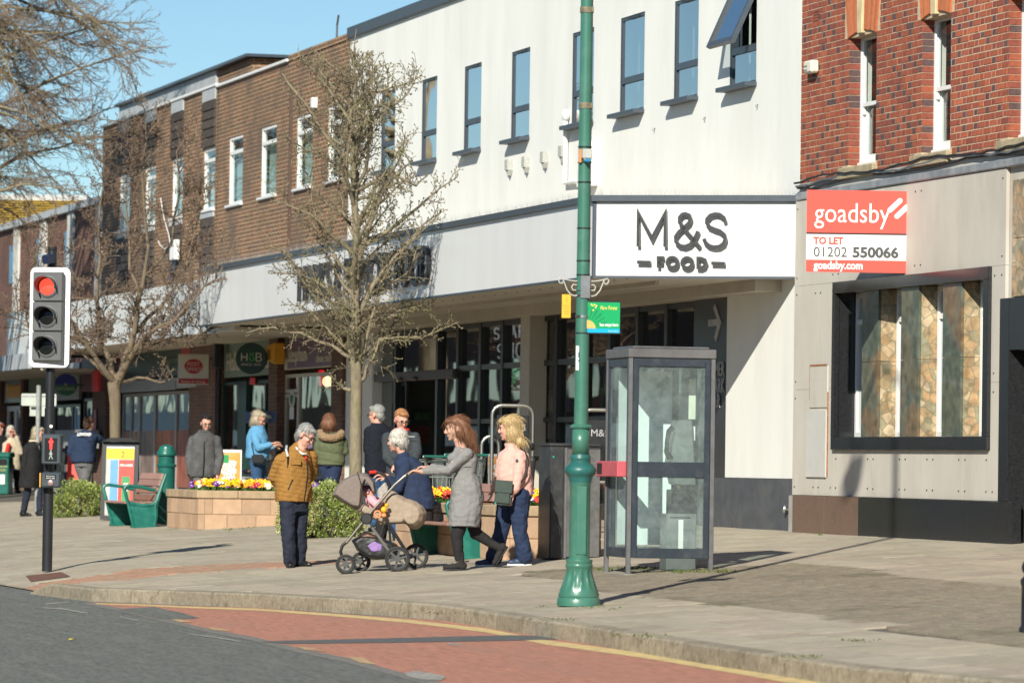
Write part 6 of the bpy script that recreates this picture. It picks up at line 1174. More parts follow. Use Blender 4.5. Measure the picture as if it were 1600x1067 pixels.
# ---- hoops and trolleys by the store
def hoop(label, px0, px1, pyt, pyb, nn, r, panel=False, cat='rail hoop'):
    a, _ = W(px0, pyb, nn); d0 = ray(px0, 700); d1 = ray(px1, 700); p0 = d0*(nn/nof(d0)); Y0 = p0.y; x0, x1 = At(px0, pyb, Y0), At(px1, pyb, Y0); t_ = thing('rail_hoop', label, cat, Vector(((x0.x+x1.x)/2, Y0, H(nof(((x0.x+x1.x)/2, Y0))))), math.radians(6)); zt_ = At(px0, pyt, Y0).z - t_.location.z; hw = (x1.x-x0.x)/2; R_ = .13
    P = [(-hw, 0, -.02), (-hw, 0, zt_-R_)] + [(-hw+R_-R_*math.cos(math.radians(a)), 0, zt_-R_+R_*math.sin(math.radians(a))) for a in (22, 45, 67, 90)] + [(hw-R_+R_*math.cos(math.radians(a)), 0, zt_-R_+R_*math.sin(math.radians(a))) for a in (90, 67, 45, 22)] + [(hw, 0, zt_-R_), (hw, 0, -.02)]
    MB().tube(P, r, 10).build('tube', MT['steel_dull'], t_, smooth=True)
    if panel:
        MB().box(-hw+.06, hw-.06, -.01, .01, zt_-.46, zt_-.13).build('panel', MT['black_metal'], t_, bevel=.006); mb = MB(); put_text(mb, 'M&S', .13, hw-.10, -.016, zt_-.34, .004, align='RIGHT'); mb.build('lettering', MT['grey_letter'], t_); MB().tube([(-hw, 0, zt_-.93), (hw, 0, zt_-.93)], r*.8, 8).build('crossbar', MT['steel_dull'], t_, smooth=True)
    return t_
mk('steel_dull', (.42, .41, .38), .35, metal=.9, var=.1)
hoop('tall steel hoop with black panel behind the woman in pink', 767, 831, 633, 800, 16.3, .026, True); hoop('low steel hoop left of the tall hoop with panel', 751, 778, 681, 800, 16.2, .024); hoop('second tall steel hoop with panel half hidden by the lamp', 905, 962, 640, 800, 16.6, .026, True)
def trolley(label, px, pyb, Y, rz):
    x = At(px, pyb, Y); t_ = thing('shopping_trolley', label, 'trolley', Vector((x.x, Y, H(nof(x)))), rz, 'nested shopping trolleys by the store'); r = .009
    mk('trolley_wire', (.28, .32, .30), .35, metal=.5) if 'trolley_wire' not in MT else 0
    mb = MB(); W0, W1, L_, zb_, zt_ = .24, .29, .38, .55, .95
    for z_, w_, l_ in ((zb_, W0, L_*.85), ((zb_+zt_)/2, (W0+W1)/2, L_*.92), (zt_, W1, L_)): mb.tube([(-w_, -l_, z_), (w_, -l_, z_), (w_, l_, z_+.03), (-w_, l_, z_+.03), (-w_, -l_, z_)], r*1.3, 5)
    for i in range(9): u = -1+2*i/8; mb.tube([(u*W0, -L_*.85, zb_), (u*W1, -L_, zt_)], r*.7, 4); mb.tube([(u*W0, L_*.85, zb_), (u*W1, L_, zt_)], r*.7, 4); mb.tube([(-W0, u*L_*.85, zb_), (-W1, u*L_, zt_)], r*.7, 4); mb.tube([(W0, u*L_*.85, zb_), (W1, u*L_, zt_)], r*.7, 4)
    mb.build('basket', MT['trolley_wire'], t_, smooth=True, kind=None)
    MB().tube([(-W1, -L_-.12, 1.02), (W1, -L_-.12, 1.02)], .018, 8).build('handle', MT['bin_green'], t_, smooth=True)
    mb = MB(); [mb.tube([(sx_*W0, -L_*.8, .10), (sx_*W0, -L_*.9, .45), (sx_*W0, -L_, .95), (sx_*W1, -L_-.12, 1.02)], .014, 6) for sx_ in (-1, 1)]; [mb.tube([(sx_*W0, -L_*.8, .10), (sx_*W0*.9, L_*1.0, .12)], .014, 6) for sx_ in (-1, 1)]; mb.tube([(-W0, -L_*.85, .5), (-W0, 0, .45), (-W0, L_*.85, .54)], .012, 6); mb.build('chassis', MT['grey_steel'], t_, smooth=True)
    for sx_ in (-1, 1):
        for yy in (-L_*.8, L_*.95): MB().lathe([(.055, -.012), (.055, .012)], (0, 0, 0), 12, M=Matrix.Translation((sx_*W0, yy, .055)) @ Matrix.Rotation(math.pi/2, 4, 'Y')).build('wheel', MT['black_rubber'], t_)
    return t_
trolley('wire shopping trolley with green handle, left one of the pair by the store window', 683, 800, 59.5, math.radians(12)); trolley('wire shopping trolley with green handle, right one of the pair', 716, 800, 60.2, math.radians(12))
# ---- pavement boards
def a_board(name, label, px, pyb, w_, h_, rz, fr_m, tilt=8):
    p = G(px, pyb); k = p.y/7000; t_ = thing(name, label, 'pavement sign', p, rz); w_, h_ = w_*k/2, h_*k
    for sd in (-1, 1):
        Mx = Matrix.Translation((0, 0, 0)) @ Matrix.Rotation(math.radians(-tilt*sd), 4, 'X'); Mx = Matrix.Translation((0, sd*-1*h_*math.tan(math.radians(tilt)) if sd == 1 else h_*math.tan(math.radians(tilt)), 0)) @ Matrix.Rotation(math.radians(-tilt if sd == 1 else tilt), 4, 'X')
        mb = MB(); ring(mb, -w_, w_, 0, h_, -.012, .012, .045 if fr_m is not MT['black_metal'] else .075); mb.v = [tuple(Mx @ Vector(v)) for v in mb.v]; mb.build('frame', fr_m, t_)
        if sd == 1: M1 = Mx
        MB().box(-w_+.04, w_-.04, -.006, .006, .04, h_-.04, 0, Mx).build('board', MT['white_paint'], t_)
    return t_, M1, w_, h_, k
t_, Mx, w_, h_, k = a_board('advert_board', 'yellow and red grocery poster board behind the left tree trunk', 187, 812, 58, 122, math.radians(-6), MT['black_metal'], 5)
MB().prism([(-w_, h_), (w_, h_), (w_*.5, h_+6*k), (-w_*.5, h_+6*k)], -.1, .02).build('hood', MT['black_metal'], t_)
pst = lambda nm, x0, x1, z0, z1, m, o=-.012: MB().box(x0*k, x1*k, o-.003, o, z0*k, z1*k, 0, Mx).build(nm, m, t_)
mk('poster_yellow', (.85, .55, .01), .4); mk('poster_red', (.75, .05, .035), .4); mk('poster_green', (.02, .28, .08), .4); mk('poster_blue2', (.10, .30, .58), .4); mk('poster_grey', (.45, .45, .42), .5)
pst('poster_bottom', -22, 22, 8, 22, MT['poster_grey']); pst('poster_yellow', -22, 22, 95, 112, MT['poster_yellow']); pst('poster_red', -2, 22, 22, 94, MT['poster_red']); pst('poster_blue', -22, -3, 22, 94, MT['poster_blue2']); pst('poster_blue', -22, -15, 10, 94, MT['poster_grey'], -.0155); pst('poster_can', 4, 16, 26, 68, MT['poster_green'], -.0155)
mb = MB(); put_text(mb, '2', 13*k, 4*k, -.0155, 98*k, .002, 0, 0, 1, 1, 'CENTER', Mx); mb.build('price', MT['text_black'], t_); mb = MB(); put_text(mb, 'ITS-4-5OR', 4.6*k, 10*k, -.0155, 84*k, .002, 0, .002, 1, 1, 'CENTER', Mx); put_text(mb, '', 5*k, 10*k, -.02, 50*k) if False else None; mb.build('poster_words', MT['text_white'], t_, kind='stuff')
mb = MB(); mb.box(6*k, 14*k, -.0185, -.0165, 45*k, 58*k, 0, Mx); mb.build('can_label', MT['white_paint'], t_)
t_, Mx, w_, h_, k = a_board('advert_board', 'red poster board behind the man in the navy jacket', 122, 800, 44, 104, math.radians(-6), MT['black_metal'], 5)
pst('poster_red', -18, 18, 46, 98, MT['poster_red']); pst('poster_photo', -18, 18, 6, 46, M('poster_food', (.35, .20, .10), .5, var=.6, scale=14)); mb = MB(); [mb.prism([((x-2)*k, 46*k), ((x+2)*k, 46*k), (x*k, 52*k)], -.017, -.0155, M=Mx) for x in range(-16, 17, 4)]; mb.build('white_edge', MT['white_paint'], t_, kind='stuff')
t_, Mx, w_, h_, k = a_board('advert_board', 'white framed orange board reading FOOD THAT LOVES YOU BACK', 357, 803, 38, 101, math.radians(6), MT['white_frame'], 7)
pst('poster', -17, 17, 4, 97, M('poster_orange', (.75, .30, .06), .4, var=.3, scale=2.2, dirt=(.70, .55, .42), dscale=2.0)); pst('green_tab', -13, -1, 80, 93, MT['poster_green'], -.0155)
mb = MB()
for i, tx in enumerate(('FOOD', 'THAT', 'LOVES', 'YOU', 'BACK')): put_text(mb, tx, 8.2*k, -1*k, -.0155, (78-i*6.5)*k, .002, 0, .006, 1, 1, 'CENTER', Mx)
mb.build('slogan', MT['text_white'], t_, kind='stuff')
P_ = At(377, 803, 1); t2 = G(418, 803)
# ---- goods standing outside the shoe and health food shops
def rack(label, s0_, s1_, n, rows, seed):
    t_ = street_thing('display_rack', label, 'display rack', (s0_+s1_)/2, n); r_ = random.Random(seed); z0 = H(n); mb = MB()
    for a in (s0_, s1_): mb.bar((a, n+.3, z0), (a, n+.3, z0+1.15), .03, .03); mb.bar((a, n-.2, z0), (a, n+.3, z0+.9), .03, .03)
    mb.build('stand', MT['black_metal'], t_)
    for q in range(rows):
        zz = z0+.35+q*.22; nn = n-.15+q*.12; MB().box(s0_, s1_, nn-.02, nn+.2, zz-.02, zz).build('shelf', MT['black_metal'], t_); a = s0_+.05
        while a < s1_-.08:
            for o in (0, .1): mb = MB(); mb.ell((a+o, nn+.07, zz+.04), (.04, .13, .045), 7, 5); mb.ell((a+o, nn+.14, zz+.08), (.038, .055, .06), 7, 5); mb.build('shoe', r_.choice([MT['navy'], MT['black_rubber'], MT['dk_red'], shelf_m[0], MT['mauve'], MT['phone_grey']]), t_, smooth=True)
            a += .24
    return t_
rack('sloping rack of dark shoes outside the shoe shop, nearer its door', Ss(448, NW)+.1, Ss(470, NW), NW-.75, 4, 3); rack('sloping rack of brown shoes and bags beside the white pillar', Ss(508, NW), Ss(531, NW), NW-.75, 4, 9)
t_ = street_thing('flower_stand', 'low stand of plants and goods outside the health food shop', 'display stand', Ss(415, NW-.9), NW-.9); s = Ss(415, NW-.9); z0 = H(NW-.9)
for q, zz in enumerate((.15, .5)): MB().box(s-1.6, s+1.4, NW-1.1+q*.2, NW-.7+q*.2, z0+zz, z0+zz+.03).build('shelf', MT['shop_grey'], t_)
MB().box(s-1.6, s-1.55, NW-1.1, NW-.5, z0, z0+.53).build('end', MT['shop_grey'], t_); MB().box(s+1.35, s+1.4, NW-1.1, NW-.5, z0, z0+.53).build('end', MT['shop_grey'], t_); r_ = random.Random(6)
for q in range(9): MB().box(s-1.5+q*.31, s-1.3+q*.31, NW-1.0, NW-.78, z0+.182, z0+.4).build('crate', [MT['poster_green'], MT['mauve'], MT['white_paint'], MT['post_red']][q % 4], t_, bevel=.01)
# ---- black bollard at the right edge
P_ = G(1607, 987); k = P_.y/7000; t_ = thing('bollard', 'black cast bollard cut by the right edge of the picture', 'bollard', P_)
MB().lathe([(15*k, 0), (15*k, 6*k), (12*k, 10*k), (11.5*k, 70*k), (13.5*k, 76*k), (13*k, 82*k), (9*k, 86*k), (7*k, 90*k)], n=24).build('post', MT['black_metal'], t_, smooth=True); MB().lathe([(7*k, 90*k), (11*k, 95*k), (12*k, 102*k), (9*k, 110*k), (2*k, 113*k)], n=24).build('cap', MT['black_metal'], t_, smooth=True)
# ------------------------------------------------------------------ trees, shrubs, flowers
mk('bark', (.225, .185, .125), .9, var=.35, scale=14, bump=.7, bscale=45, dirt=(.16, .16, .075), dscale=5, streak=.4)
mk('twig_buff', (.19, .155, .10), .9, var=.40, scale=6, dirt=(.24, .23, .085), dscale=2.2)
mk('bark_left', (.165, .125, .085), .9, var=.35, scale=14, bump=.7, bscale=45, dirt=(.20, .17, .10), dscale=3, streak=.4); mk('twig_brown', (.165, .115, .08), .9, var=.35, scale=6)
mk('twig_far', (.155, .108, .075), .9, var=.35, scale=3, dirt=(.22, .18, .075), dscale=.7)
def rv(r_, s=1.0): return Vector((r_.gauss(0, s), r_.gauss(0, s), r_.gauss(0, s)))
class Tree:
    def __init__(t, seed, spur=True, up=.12, wob=.10): t.r = random.Random(seed); t.thick = MB(); t.thin = MB(); t.spur = spur; t.up = up; t.wob = wob; t.n = 0
    def path(t, p, d, L_, step):
        P = [p.copy()]; d = d.normalized(); k = max(2, int(L_/step))
        for i in range(k): d = (d + rv(t.r, t.wob) + Vector((0, 0, t.up*step*2))).normalized(); p = p + d*(L_/k); P.append(p.copy())
        return P
    def limb(t, P, r0_, r1_): k = len(P); rs = [r0_+(r1_-r0_)*(i/(k-1))**.8 for i in range(k)]; (t.thick if r0_ > .018 else t.thin).tube(P, rs, 7 if r0_ > .04 else (5 if r0_ > .014 else 3), cap=False)
    def twigs(t, P, L_, gap, depth, tip=.0022, r=.006, ang=(35, 75), keep=None):
        acc = 0; T_ = 0
        tot = sum((b-a).length for a, b in zip(P, P[1:]))
        for a, b in zip(P, P[1:]):
            sl = (b-a).length; d = (b-a)/max(1e-6, sl); u = 0
            while acc <= sl:
                q = a + d*acc; f = (T_+acc)/tot; acc += gap*t.r.uniform(.6, 1.4)
                if f < .12: continue
                x, y, _ = frame_of(d); az = t.r.uniform(0, 6.283); el = math.radians(t.r.uniform(*ang)); dd = d*math.cos(el) + (x*math.cos(az)+y*math.sin(az))*math.sin(el)
                ll = L_*t.r.uniform(.5, 1.15)*(1-.45*f)
                if keep and not keep(q+dd*.2): continue
                Q = t.path(q, dd + Vector((0, 0, t.up)), ll, max(.05, ll/5)); t.limb(Q, r, tip if depth == 0 else r*.45); t.n += 1
                if depth: t.twigs(Q, ll*.42, gap*.62, depth-1, tip, max(tip*1.25, r*.55), ang, keep)
                elif t.spur and t.r.random() < .8: t.thin.ell(tuple(Q[-1]), (tip*2.6, tip*2.6, tip*4.4), 4, 3)
            acc -= sl; T_ += sl
    def done(t, name, label, base, bark, twig, group=None):
        o = thing(name, label, 'tree', base, 0, group); t.thick.build('trunk', bark, o, smooth='all'); t.thin.build('crown', twig, o, kind='stuff'); return o
def PX(px, py, Y): return At(px, py, Y)
KP = None
# ---- tree in front of the store
Yc = 61.3; b0 = PX(556, 828, Yc); b0.z = H(nof(b0)); tr = Tree(12, True, .10, .13)
lead = [(556, 834), (555.5, 740), (556, 650), (557, 600), (556, 560), (556, 500), (555, 440), (558, 380), (554, 320), (552, 260), (550, 200), (548, 150), (552, 110), (556, 75)]
Pl = [PX(x, y, Yc)-b0 for x, y in lead]; Pl = [p + Vector((0, tr.r.gauss(0, .03) if i > 3 else 0, 0)) for i, p in enumerate(Pl)]
rs = [.105, .088, .082, .080, .074, .066, .058, .052, .046, .04, .033, .025, .016, .006]
tr.thick.tube(Pl, rs, 12, cap=False)
env = [(590, .70), (540, 1.35), (480, 1.55), (430, 1.5), (360, 1.30), (300, 1.15), (250, 1.05), (180, 1.02), (130, .95), (95, .60), (70, .25)]
def er(y):
    for (y0, r0_), (y1, r1_) in zip(env, env[1:]):
        if y1 <= y <= y0: return r0_+(r1_-r0_)*(y0-y)/(y0-y1)
    return .2
def lp(y):
    for (x0, y0), (x1, y1), p, q in zip(lead, lead[1:], Pl, Pl[1:]):
        if y1 <= y <= y0: return p.lerp(q, (y0-y)/(y0-y1))
    return Pl[-1]
ZT = PX(556, 66, 61.3).z-H(nof(PX(556, 828, 61.3)))
KP = lambda q: q.z < ZT-.05
dens = .085
def clump(tr, p, d, ln, r):
    Q = tr.path(p, d, ln, .12); tr.limb(Q, r, .006); tr.twigs(Q, .44*min(1.2, ln), dens, 1, .0034, .0066, (30, 75), KP); tr.twigs(Q, .12, .05, 0, .0045, .006, (40, 85), KP); return Q
y = 592; i = 0
while y > 82:
    az = i*2.399 + tr.r.uniform(-.4, .4); R_ = er(y)*tr.r.uniform(.70, 1.12); el = math.radians(tr.r.uniform(22, 48) if y > 300 else tr.r.uniform(35, 62)); ln = R_/math.cos(el)
    ln = min(ln, .9*(ZT-.1-lp(y).z)/max(.3, math.sin(el)))
    if ln > .08: clump(tr, lp(y), Vector((math.cos(az)*math.cos(el), math.sin(az)*math.cos(el), math.sin(el))), ln, max(.012, .03*R_))
    y -= 11 if 370 < y < 500 else 8.5; i += 1
for path in ([(560, 596), (566, 560), (580, 500), (596, 440), (640, 380), (690, 330)], [(557, 600), (570, 590), (583, 560), (592, 530), (660, 526), (715, 505)], [(553, 560), (520, 540), (470, 520), (430, 512), (385, 520)], [(556, 500), (500, 460), (450, 400), (420, 385)], [(548, 610), (530, 600), (520, 590)], [(555, 260), (500, 200), (450, 130), (438, 112)], [(556, 300), (610, 270), (650, 290), (668, 275)]):
    Q = [PX(x, y_, Yc)-b0 + Vector((0, tr.r.uniform(-.35, .35)*j/5, 0)) for j, (x, y_) in enumerate(path)]; Q2 = [Q[0]]
    for a, b in zip(Q, Q[1:]): Q2 += [a.lerp(b, .5)+rv(tr.r, .02), b]
    tr.limb(Q2, .034, .008); tr.twigs(Q2, .38, .10, 1, .0034, .0064, (30, 70)); tr.twigs(Q2, .13, .05, 0, .004, .0055, (40, 85))
KP = None
tr.done('street_tree', 'knobbly bare tree with pale trunk standing before the food store', b0, MT['bark'], MT['twig_buff'])
dens = .088
# ---- tree before the post office
Yc2 = 76.5; b0 = PX(193, 806, Yc2); b0.z = H(nof(b0)); tr = Tree(31, True, .16, .15)
Pl = [PX(x, y, Yc2)-b0 for x, y in [(194, 808), (181, 740), (180, 680), (180, 630), (178, 600), (180, 585)]]; tr.thick.tube(Pl, [.11, .097, .094, .098, .115, .085], 10, cap=False)
limbs = [[(180, 600), (165, 580), (140, 540), (115, 500), (100, 440), (88, 370)], [(180, 600), (170, 560), (152, 520), (148, 470), (152, 400), (150, 320), (155, 250)], [(182, 600), (195, 560), (212, 520), (218, 470), (230, 430), (232, 350), (228, 260), (235, 190)], [(184, 598), (205, 560), (235, 525), (275, 505), (310, 470), (345, 440)], [(184, 598), (215, 590), (250, 598), (272, 590)], [(212, 520), (250, 480), (285, 430), (300, 370), (310, 300)], [(176, 598), (150, 570), (100, 540), (55, 520), (30, 500)], [(180, 590), (205, 550), (250, 530), (310, 520), (345, 505)], [(218, 470), (200, 420), (195, 350), (190, 280)], [(140, 540), (90, 520), (60, 470), (45, 400)], [(230, 430), (265, 380), (275, 300), (268, 230)]]
for li, path in enumerate(limbs):
    dy = tr.r.uniform(-1.2, 1.2); Q = [PX(x, y_, Yc2)-b0 + Vector((0, dy*(j/max(1, len(path)-1)), 0)) for j, (x, y_) in enumerate(path)]; Q2 = [Q[0]]
    for a, b in zip(Q, Q[1:]): Q2 += [a.lerp(b, .5)+rv(tr.r, .03), b]
    r0_ = .07 if li < 4 else .04; tr.limb(Q2, r0_, .010)
    for p in Q2[3:]:
        for _ in range(3 if li != 4 else 1): clump(tr, p, rv(tr.r, .6)+Vector((0, 0, .55)), tr.r.uniform(.45, .95) if li != 4 else .4, .013)
dens = .085
for _ in range(26):
    q = PX(tr.r.uniform(40, 330), tr.r.uniform(512, 545), Yc2+tr.r.uniform(-1, 1))-b0; clump(tr, q, Vector((tr.r.uniform(-1, 1), tr.r.uniform(-.6, .6), .15)), .55, .010)
tr.done('street_tree', 'dark bare spreading tree with forked trunk standing before the post office', b0, MT['bark_left'], MT['twig_brown'])
# ---- big tree whose branches enter at the top left
Yc3 = 92; b0 = PX(-230, 800, Yc3); b0.z = H(nof(b0)); tr = Tree(5, False, -.02, .10); KP3 = lambda q: True
Pl = [PX(x, y, Yc3)-b0 for x, y in [(-230, 806), (-232, 600), (-225, 420), (-215, 250), (-200, 100), (-190, -80), (-185, -260)]]; tr.thick.tube(Pl, [.34, .30, .27, .23, .18, .11, .03], 10, cap=False)
ends = [(240, 75, 0), (205, 15, 1), (150, 130, 0), (215, 130, -1), (180, 205, 1), (110, 60, -1), (160, 250, 0), (60, 180, 1), (130, 300, -1), (40, 250, 0), (90, -60, 1), (170, -90, 0), (20, 60, 1), (60, 330, 0), (10, 130, -1), (0, -60, 0), (-60, -250, 0), (-330, -200, 0), (-420, 0, 1), (-480, 150, -1), (-380, 260, 0), (-100, -330, 1), (80, 120, 1.6), (130, 10, -1.6), (30, -10, 1.5), (100, 210, -1.5), (200, 75, 1.2), (60, 0, 0), (30, 340, 1), (120, 165, 0), (190, 40, .6), (225, 100, -.5), (170, 165, .8), (140, 230, -.6), (95, 290, .5), (70, 90, -1.1), (110, 200, 1.1), (45, 30, .4), (150, 60, 1.3), (85, 240, -1.4), (20, 200, 1), (15, 290, -.5)]
for j, (x, y_, dz_) in enumerate(ends):
    st = Pl[2+j % 4].lerp(Pl[3+j % 4 if 3+j % 4 < 7 else 6], tr.r.random()); en = PX(x, y_, Yc3)-b0 + Vector((0, dz_*1.6, 0)); mid = st.lerp(en, .5)+Vector((0, 0, .9)); Q = []
    for q in range(9): u = q/8; Q.append(st*(1-u)**2 + mid*(2*u*(1-u)) + en*u*u + rv(tr.r, .05 if q else 0))
    tr.limb(Q, .07, .012); vis = x > -40
    tr.twigs(Q[3:] if vis else Q[5:], 1.35 if vis else 1.2, .135 if vis else .5, 2 if vis else 1, .0036, .010, (16, 52))
tr.done('street_tree', 'large bare tree with fine brown branches reaching in at top left', b0, MT['bark'], MT['twig_far'])
# ---- shrubs
def leaf_mat(name, col, v=.35):
    m = attr_mat(name, .55, var=.15, scale=20, bump=0); b = m.node_tree.nodes['Principled BSDF']; b.inputs['Subsurface Weight'].default_value = 0; b.inputs['Transmission Weight'].default_value = 0
    return m
MT['leaf'] = leaf_mat('leaf_green', None); mk('stem', (.10, .07, .04), .9)
def leaf(mb, p, d, up, s, w_=.5):
    d = d.normalized(); x = d.cross(up); x = x.normalized() if x.length > 1e-4 else Vector((1, 0, 0)); n_ = x.cross(d)
    mb.add([p, p+d*s*.5+x*s*w_*.5-n_*s*.06, p+d*s+n_*s*.02, p+d*s*.5-x*s*w_*.5-n_*s*.06], [(0, 1, 2, 3)])
def shrub(label, lobes, seed, n_leaf, cols_, ls=.045):
    r_ = random.Random(seed); base = lobes[0][0].copy(); base.z = H(nof(base)); t_ = thing('shrub', label, 'shrub', base); mb = MB(); cols = []; st = MB()
    for c, (rx, ry, rz) in lobes:
        c = c-base
        for i in range(int(n_leaf*rx*rz)):
            v = rv(r_); v.normalize(); rr = r_.uniform(.72, 1.04); q = Vector((c.x+v.x*rx*rr, c.y+v.y*ry*rr, c.z+v.z*rz*rr)); n_ = noise.noise(q*4.0)*.12; q += v*n_
            if q.z < .01: continue
            o = v + rv(r_, .55) + Vector((0, 0, .25)); col = r_.choice(cols_)
            for _ in range(4): leaf(mb, q+rv(r_, .015), o+rv(r_, .6), Vector((0, 0, 1))+rv(r_, .3), ls*r_.uniform(.6, 1.25), .62); k_ = r_.uniform(.75, 1.25); cols.append(tuple(x*k_ for x in col))
        for _ in range(10): v = rv(r_, .5); st.tube([(c.x*.4, c.y*.4, 0), (c.x+v.x*rx*.6, c.y+v.y*ry*.6, c.z+abs(v.z)*rz*.6)], .008, 4, cap=False)
    me = mb.mesh('foliage', MT['leaf']); tint(me, cols); link('foliage', me, t_, kind='stuff'); st.build('stem', MT['stem'], t_); return t_
GC = [(.25, .32, .06), (.31, .38, .085), (.37, .43, .14), (.17, .25, .05), (.38, .40, .18)]
def lobe(px, py, w_, h_, Y): c = PX(px, py, Y); k = Y/7000; return (c, (w_*k, w_*k*.9, h_*k))
gy = G(500, 842).y+.5; shrub('rounded bright green shrub behind the pram and planter', [lobe(505, 802, 52, 42, gy), lobe(470, 815, 34, 30, gy), lobe(545, 812, 26, 32, gy-.2), lobe(520, 775, 34, 22, gy+.3), lobe(450, 822, 18, 18, gy), lobe(460, 785, 22, 24, gy+.2)], 3, 9500, GC, .034)
gy = G(125, 808).y+.5; shrub('rounded bright green shrub between the traffic light and bench', [lobe(122, 786, 40, 34, gy), lobe(98, 795, 22, 18, gy), lobe(165, 785, 34, 28, gy+.9), lobe(195, 780, 24, 20, gy+1.4), lobe(135, 768, 26, 16, gy+.3)], 5, 9500, GC, .036)
# ---- pansies
def pansy(col, eye, seed, nb=3):
    r_ = random.Random(seed); mb = MB(); cols = []
    for i in range(16):
        a = r_.uniform(0, 6.28); leaf(mb, Vector((0, 0, .0)), Vector((math.cos(a), math.sin(a), r_.uniform(.5, 1.8))), Vector((0, 0, 1)), r_.uniform(.06, .11), .5); cols.append((.07, .15, .03) if r_.random() < .6 else (.12, .21, .05))
    for b in range(nb):
        a = r_.uniform(0, 6.28); c = Vector((math.cos(a)*r_.uniform(.02, .07), math.sin(a)*r_.uniform(.02, .07), r_.uniform(.09, .16))); f = Vector((r_.gauss(-.1, .4), -1, r_.uniform(.3, .9))).normalized(); x, y, _ = frame_of(f); R_ = r_.uniform(.024, .034)
        for q in range(5):
            t_ = q*1.2566+.3; u = x*math.cos(t_)+y*math.sin(t_); v = f.cross(u); o = c+u*R_*.75+f*.003*q
            mb.add([o-u*R_*.7, o+v*R_*.62, o+u*R_*.62+f*.008, o-v*R_*.62], [(0, 1, 2, 3)]); k_ = r_.uniform(.8, 1.15); cols.append(tuple(min(.9, z*k_) for z in col))
        mb.add([c+f*.018+x*.011, c+f*.018+y*.011, c+f*.018-x*.011, c+f*.018-y*.011], [(0, 1, 2, 3)]); cols.append(eye)
    me = mb.mesh('pansy', MT['leaf']); tint(me, cols); return me
PC = [('yellow', (.80, .52, .01), (.3, .12, .01)), ('deep yellow', (.75, .36, .01), (.2, .06, .01)), ('purple', (.16, .05, .38), (.8, .6, .05)), ('maroon', (.35, .01, .06), (.8, .5, .03)), ('white', (.78, .75, .62), (.7, .5, .05)), ('red', (.60, .04, .02), (.8, .5, .05))]
PMesh = {c[0]: [pansy(c[1], c[2], 10*i+j) for j in range(3)] for i, c in enumerate(PC)}
def bed(s0_, s1_, n0_, n1_, ztop, nn, wts, where, seed):
    r_ = random.Random(seed)
    for i in range(nn):
        s, n = r_.uniform(s0_, s1_), r_.uniform(n0_, n1_); nm = r_.choices([c[0] for c in PC], wts)[0]
        o = link('pansy', r_.choice(PMesh[nm]), None, SF(s, n, ztop), rot=(0, 0, r_.uniform(-.5, .5))); o.scale = (1.15,)*3 if r_.random() < .5 else (.95,)*3
        tag(o, f'{nm} pansy in bloom among the others in the {where} planter', 'pansy', f'{nm} pansies in the {where} planter')
s, n = PL1; bed(s-2.1, s-.22, n+.22, n+1.9, H(n)+.55, 120, [40, 14, 12, 10, 12, 6], 'left', 4)
s, n = PL2; bed(s-4.5, s-.22, n+.22, n+1.1, H(n)+.565, 120, [34, 12, 12, 16, 6, 16], 'right', 8)
# ------------------------------------------------------------------ people
mk('skin', (.56, .32, .235), .5, var=.10, scale=14, spec=.4); mk('skin_pink', (.62, .33, .25), .5, var=.12, scale=14, spec=.4); mk('eye_dark', (.02, .016, .014), .2); mk('lips', (.46, .22, .17), .5)
def cloth(k, col, v=.14, sc_=18, sheen=.0, rough=.85, bump=.25, bs=260, **kw): return mk(k, col, rough, var=v, scale=sc_, bump=bump, bscale=bs, spec=.25, fabric=sheen, **kw)
def remesh(mb, vox, name, mat, parent, disp=None, it=4, label=None, fac=.5):
    me = mb.mesh('tmp', mat); o = bpy.data.objects.new('tmp', me); C.objects.link(o)
    m = o.modifiers.new('r', 'REMESH'); m.mode = 'VOXEL'; m.voxel_size = vox; m.use_smooth_shade = True
    if it: m2 = o.modifiers.new('s', 'SMOOTH'); m2.factor = fac; m2.iterations = it
    dg = bpy.context.evaluated_depsgraph_get(); out = bpy.data.meshes.new_from_object(o.evaluated_get(dg)); out.name = name; bpy.data.objects.remove(o); bpy.data.meshes.remove(me)
    if disp:
        nn = [v.normal.copy() for v in out.vertices]
        for v, n_ in zip(out.vertices, nn): v.co += n_*disp(v.co)
    out.polygons.foreach_set('use_smooth', [True]*len(out.polygons)); out.materials.clear(); out.materials.append(mat); out.update(); return link(name, out, parent, label=label)
def limb(mb, pts_, rs, n=12, flat=1.0):
    sm = [Vector(pts_[0])]; rr = [rs[0]]
    for i in range(len(pts_)-1):
        a, b = Vector(pts_[i]), Vector(pts_[i+1])
        for u in (1/3, 2/3, 1): sm.append(a.lerp(b, u)); rr.append(rs[i]+(rs[i+1]-rs[i])*u)
    mb.tube(sm, rr, n, flat=flat)
    for p, r in zip(pts_, rs): mb.ell(tuple(p), (r*.98,)*3, n, 8)
def torso(mb, secs, n=22):
    """secs: (centre, half width, half depth, yaw degrees)"""
    vs = []; k = len(secs)
    for c, a, b, yw in secs:
        y_ = math.radians(yw)
        for j in range(n):
            t = 2*math.pi*j/n; ct, st = math.cos(t), math.sin(t); e = .82; x = a*math.copysign(abs(ct)**e, ct); y = b*math.copysign(abs(st)**e, st); vs.append((c[0]+x*math.cos(y_)-y*math.sin(y_), c[1]+x*math.sin(y_)+y*math.cos(y_), c[2]))
    fs = [(i*n+j, i*n+(j+1) % n, (i+1)*n+(j+1) % n, (i+1)*n+j) for i in range(k-1) for j in range(n)] + [tuple(range(n-1, -1, -1)), tuple((k-1)*n+j for j in range(n))]
    mb.add(vs, fs)
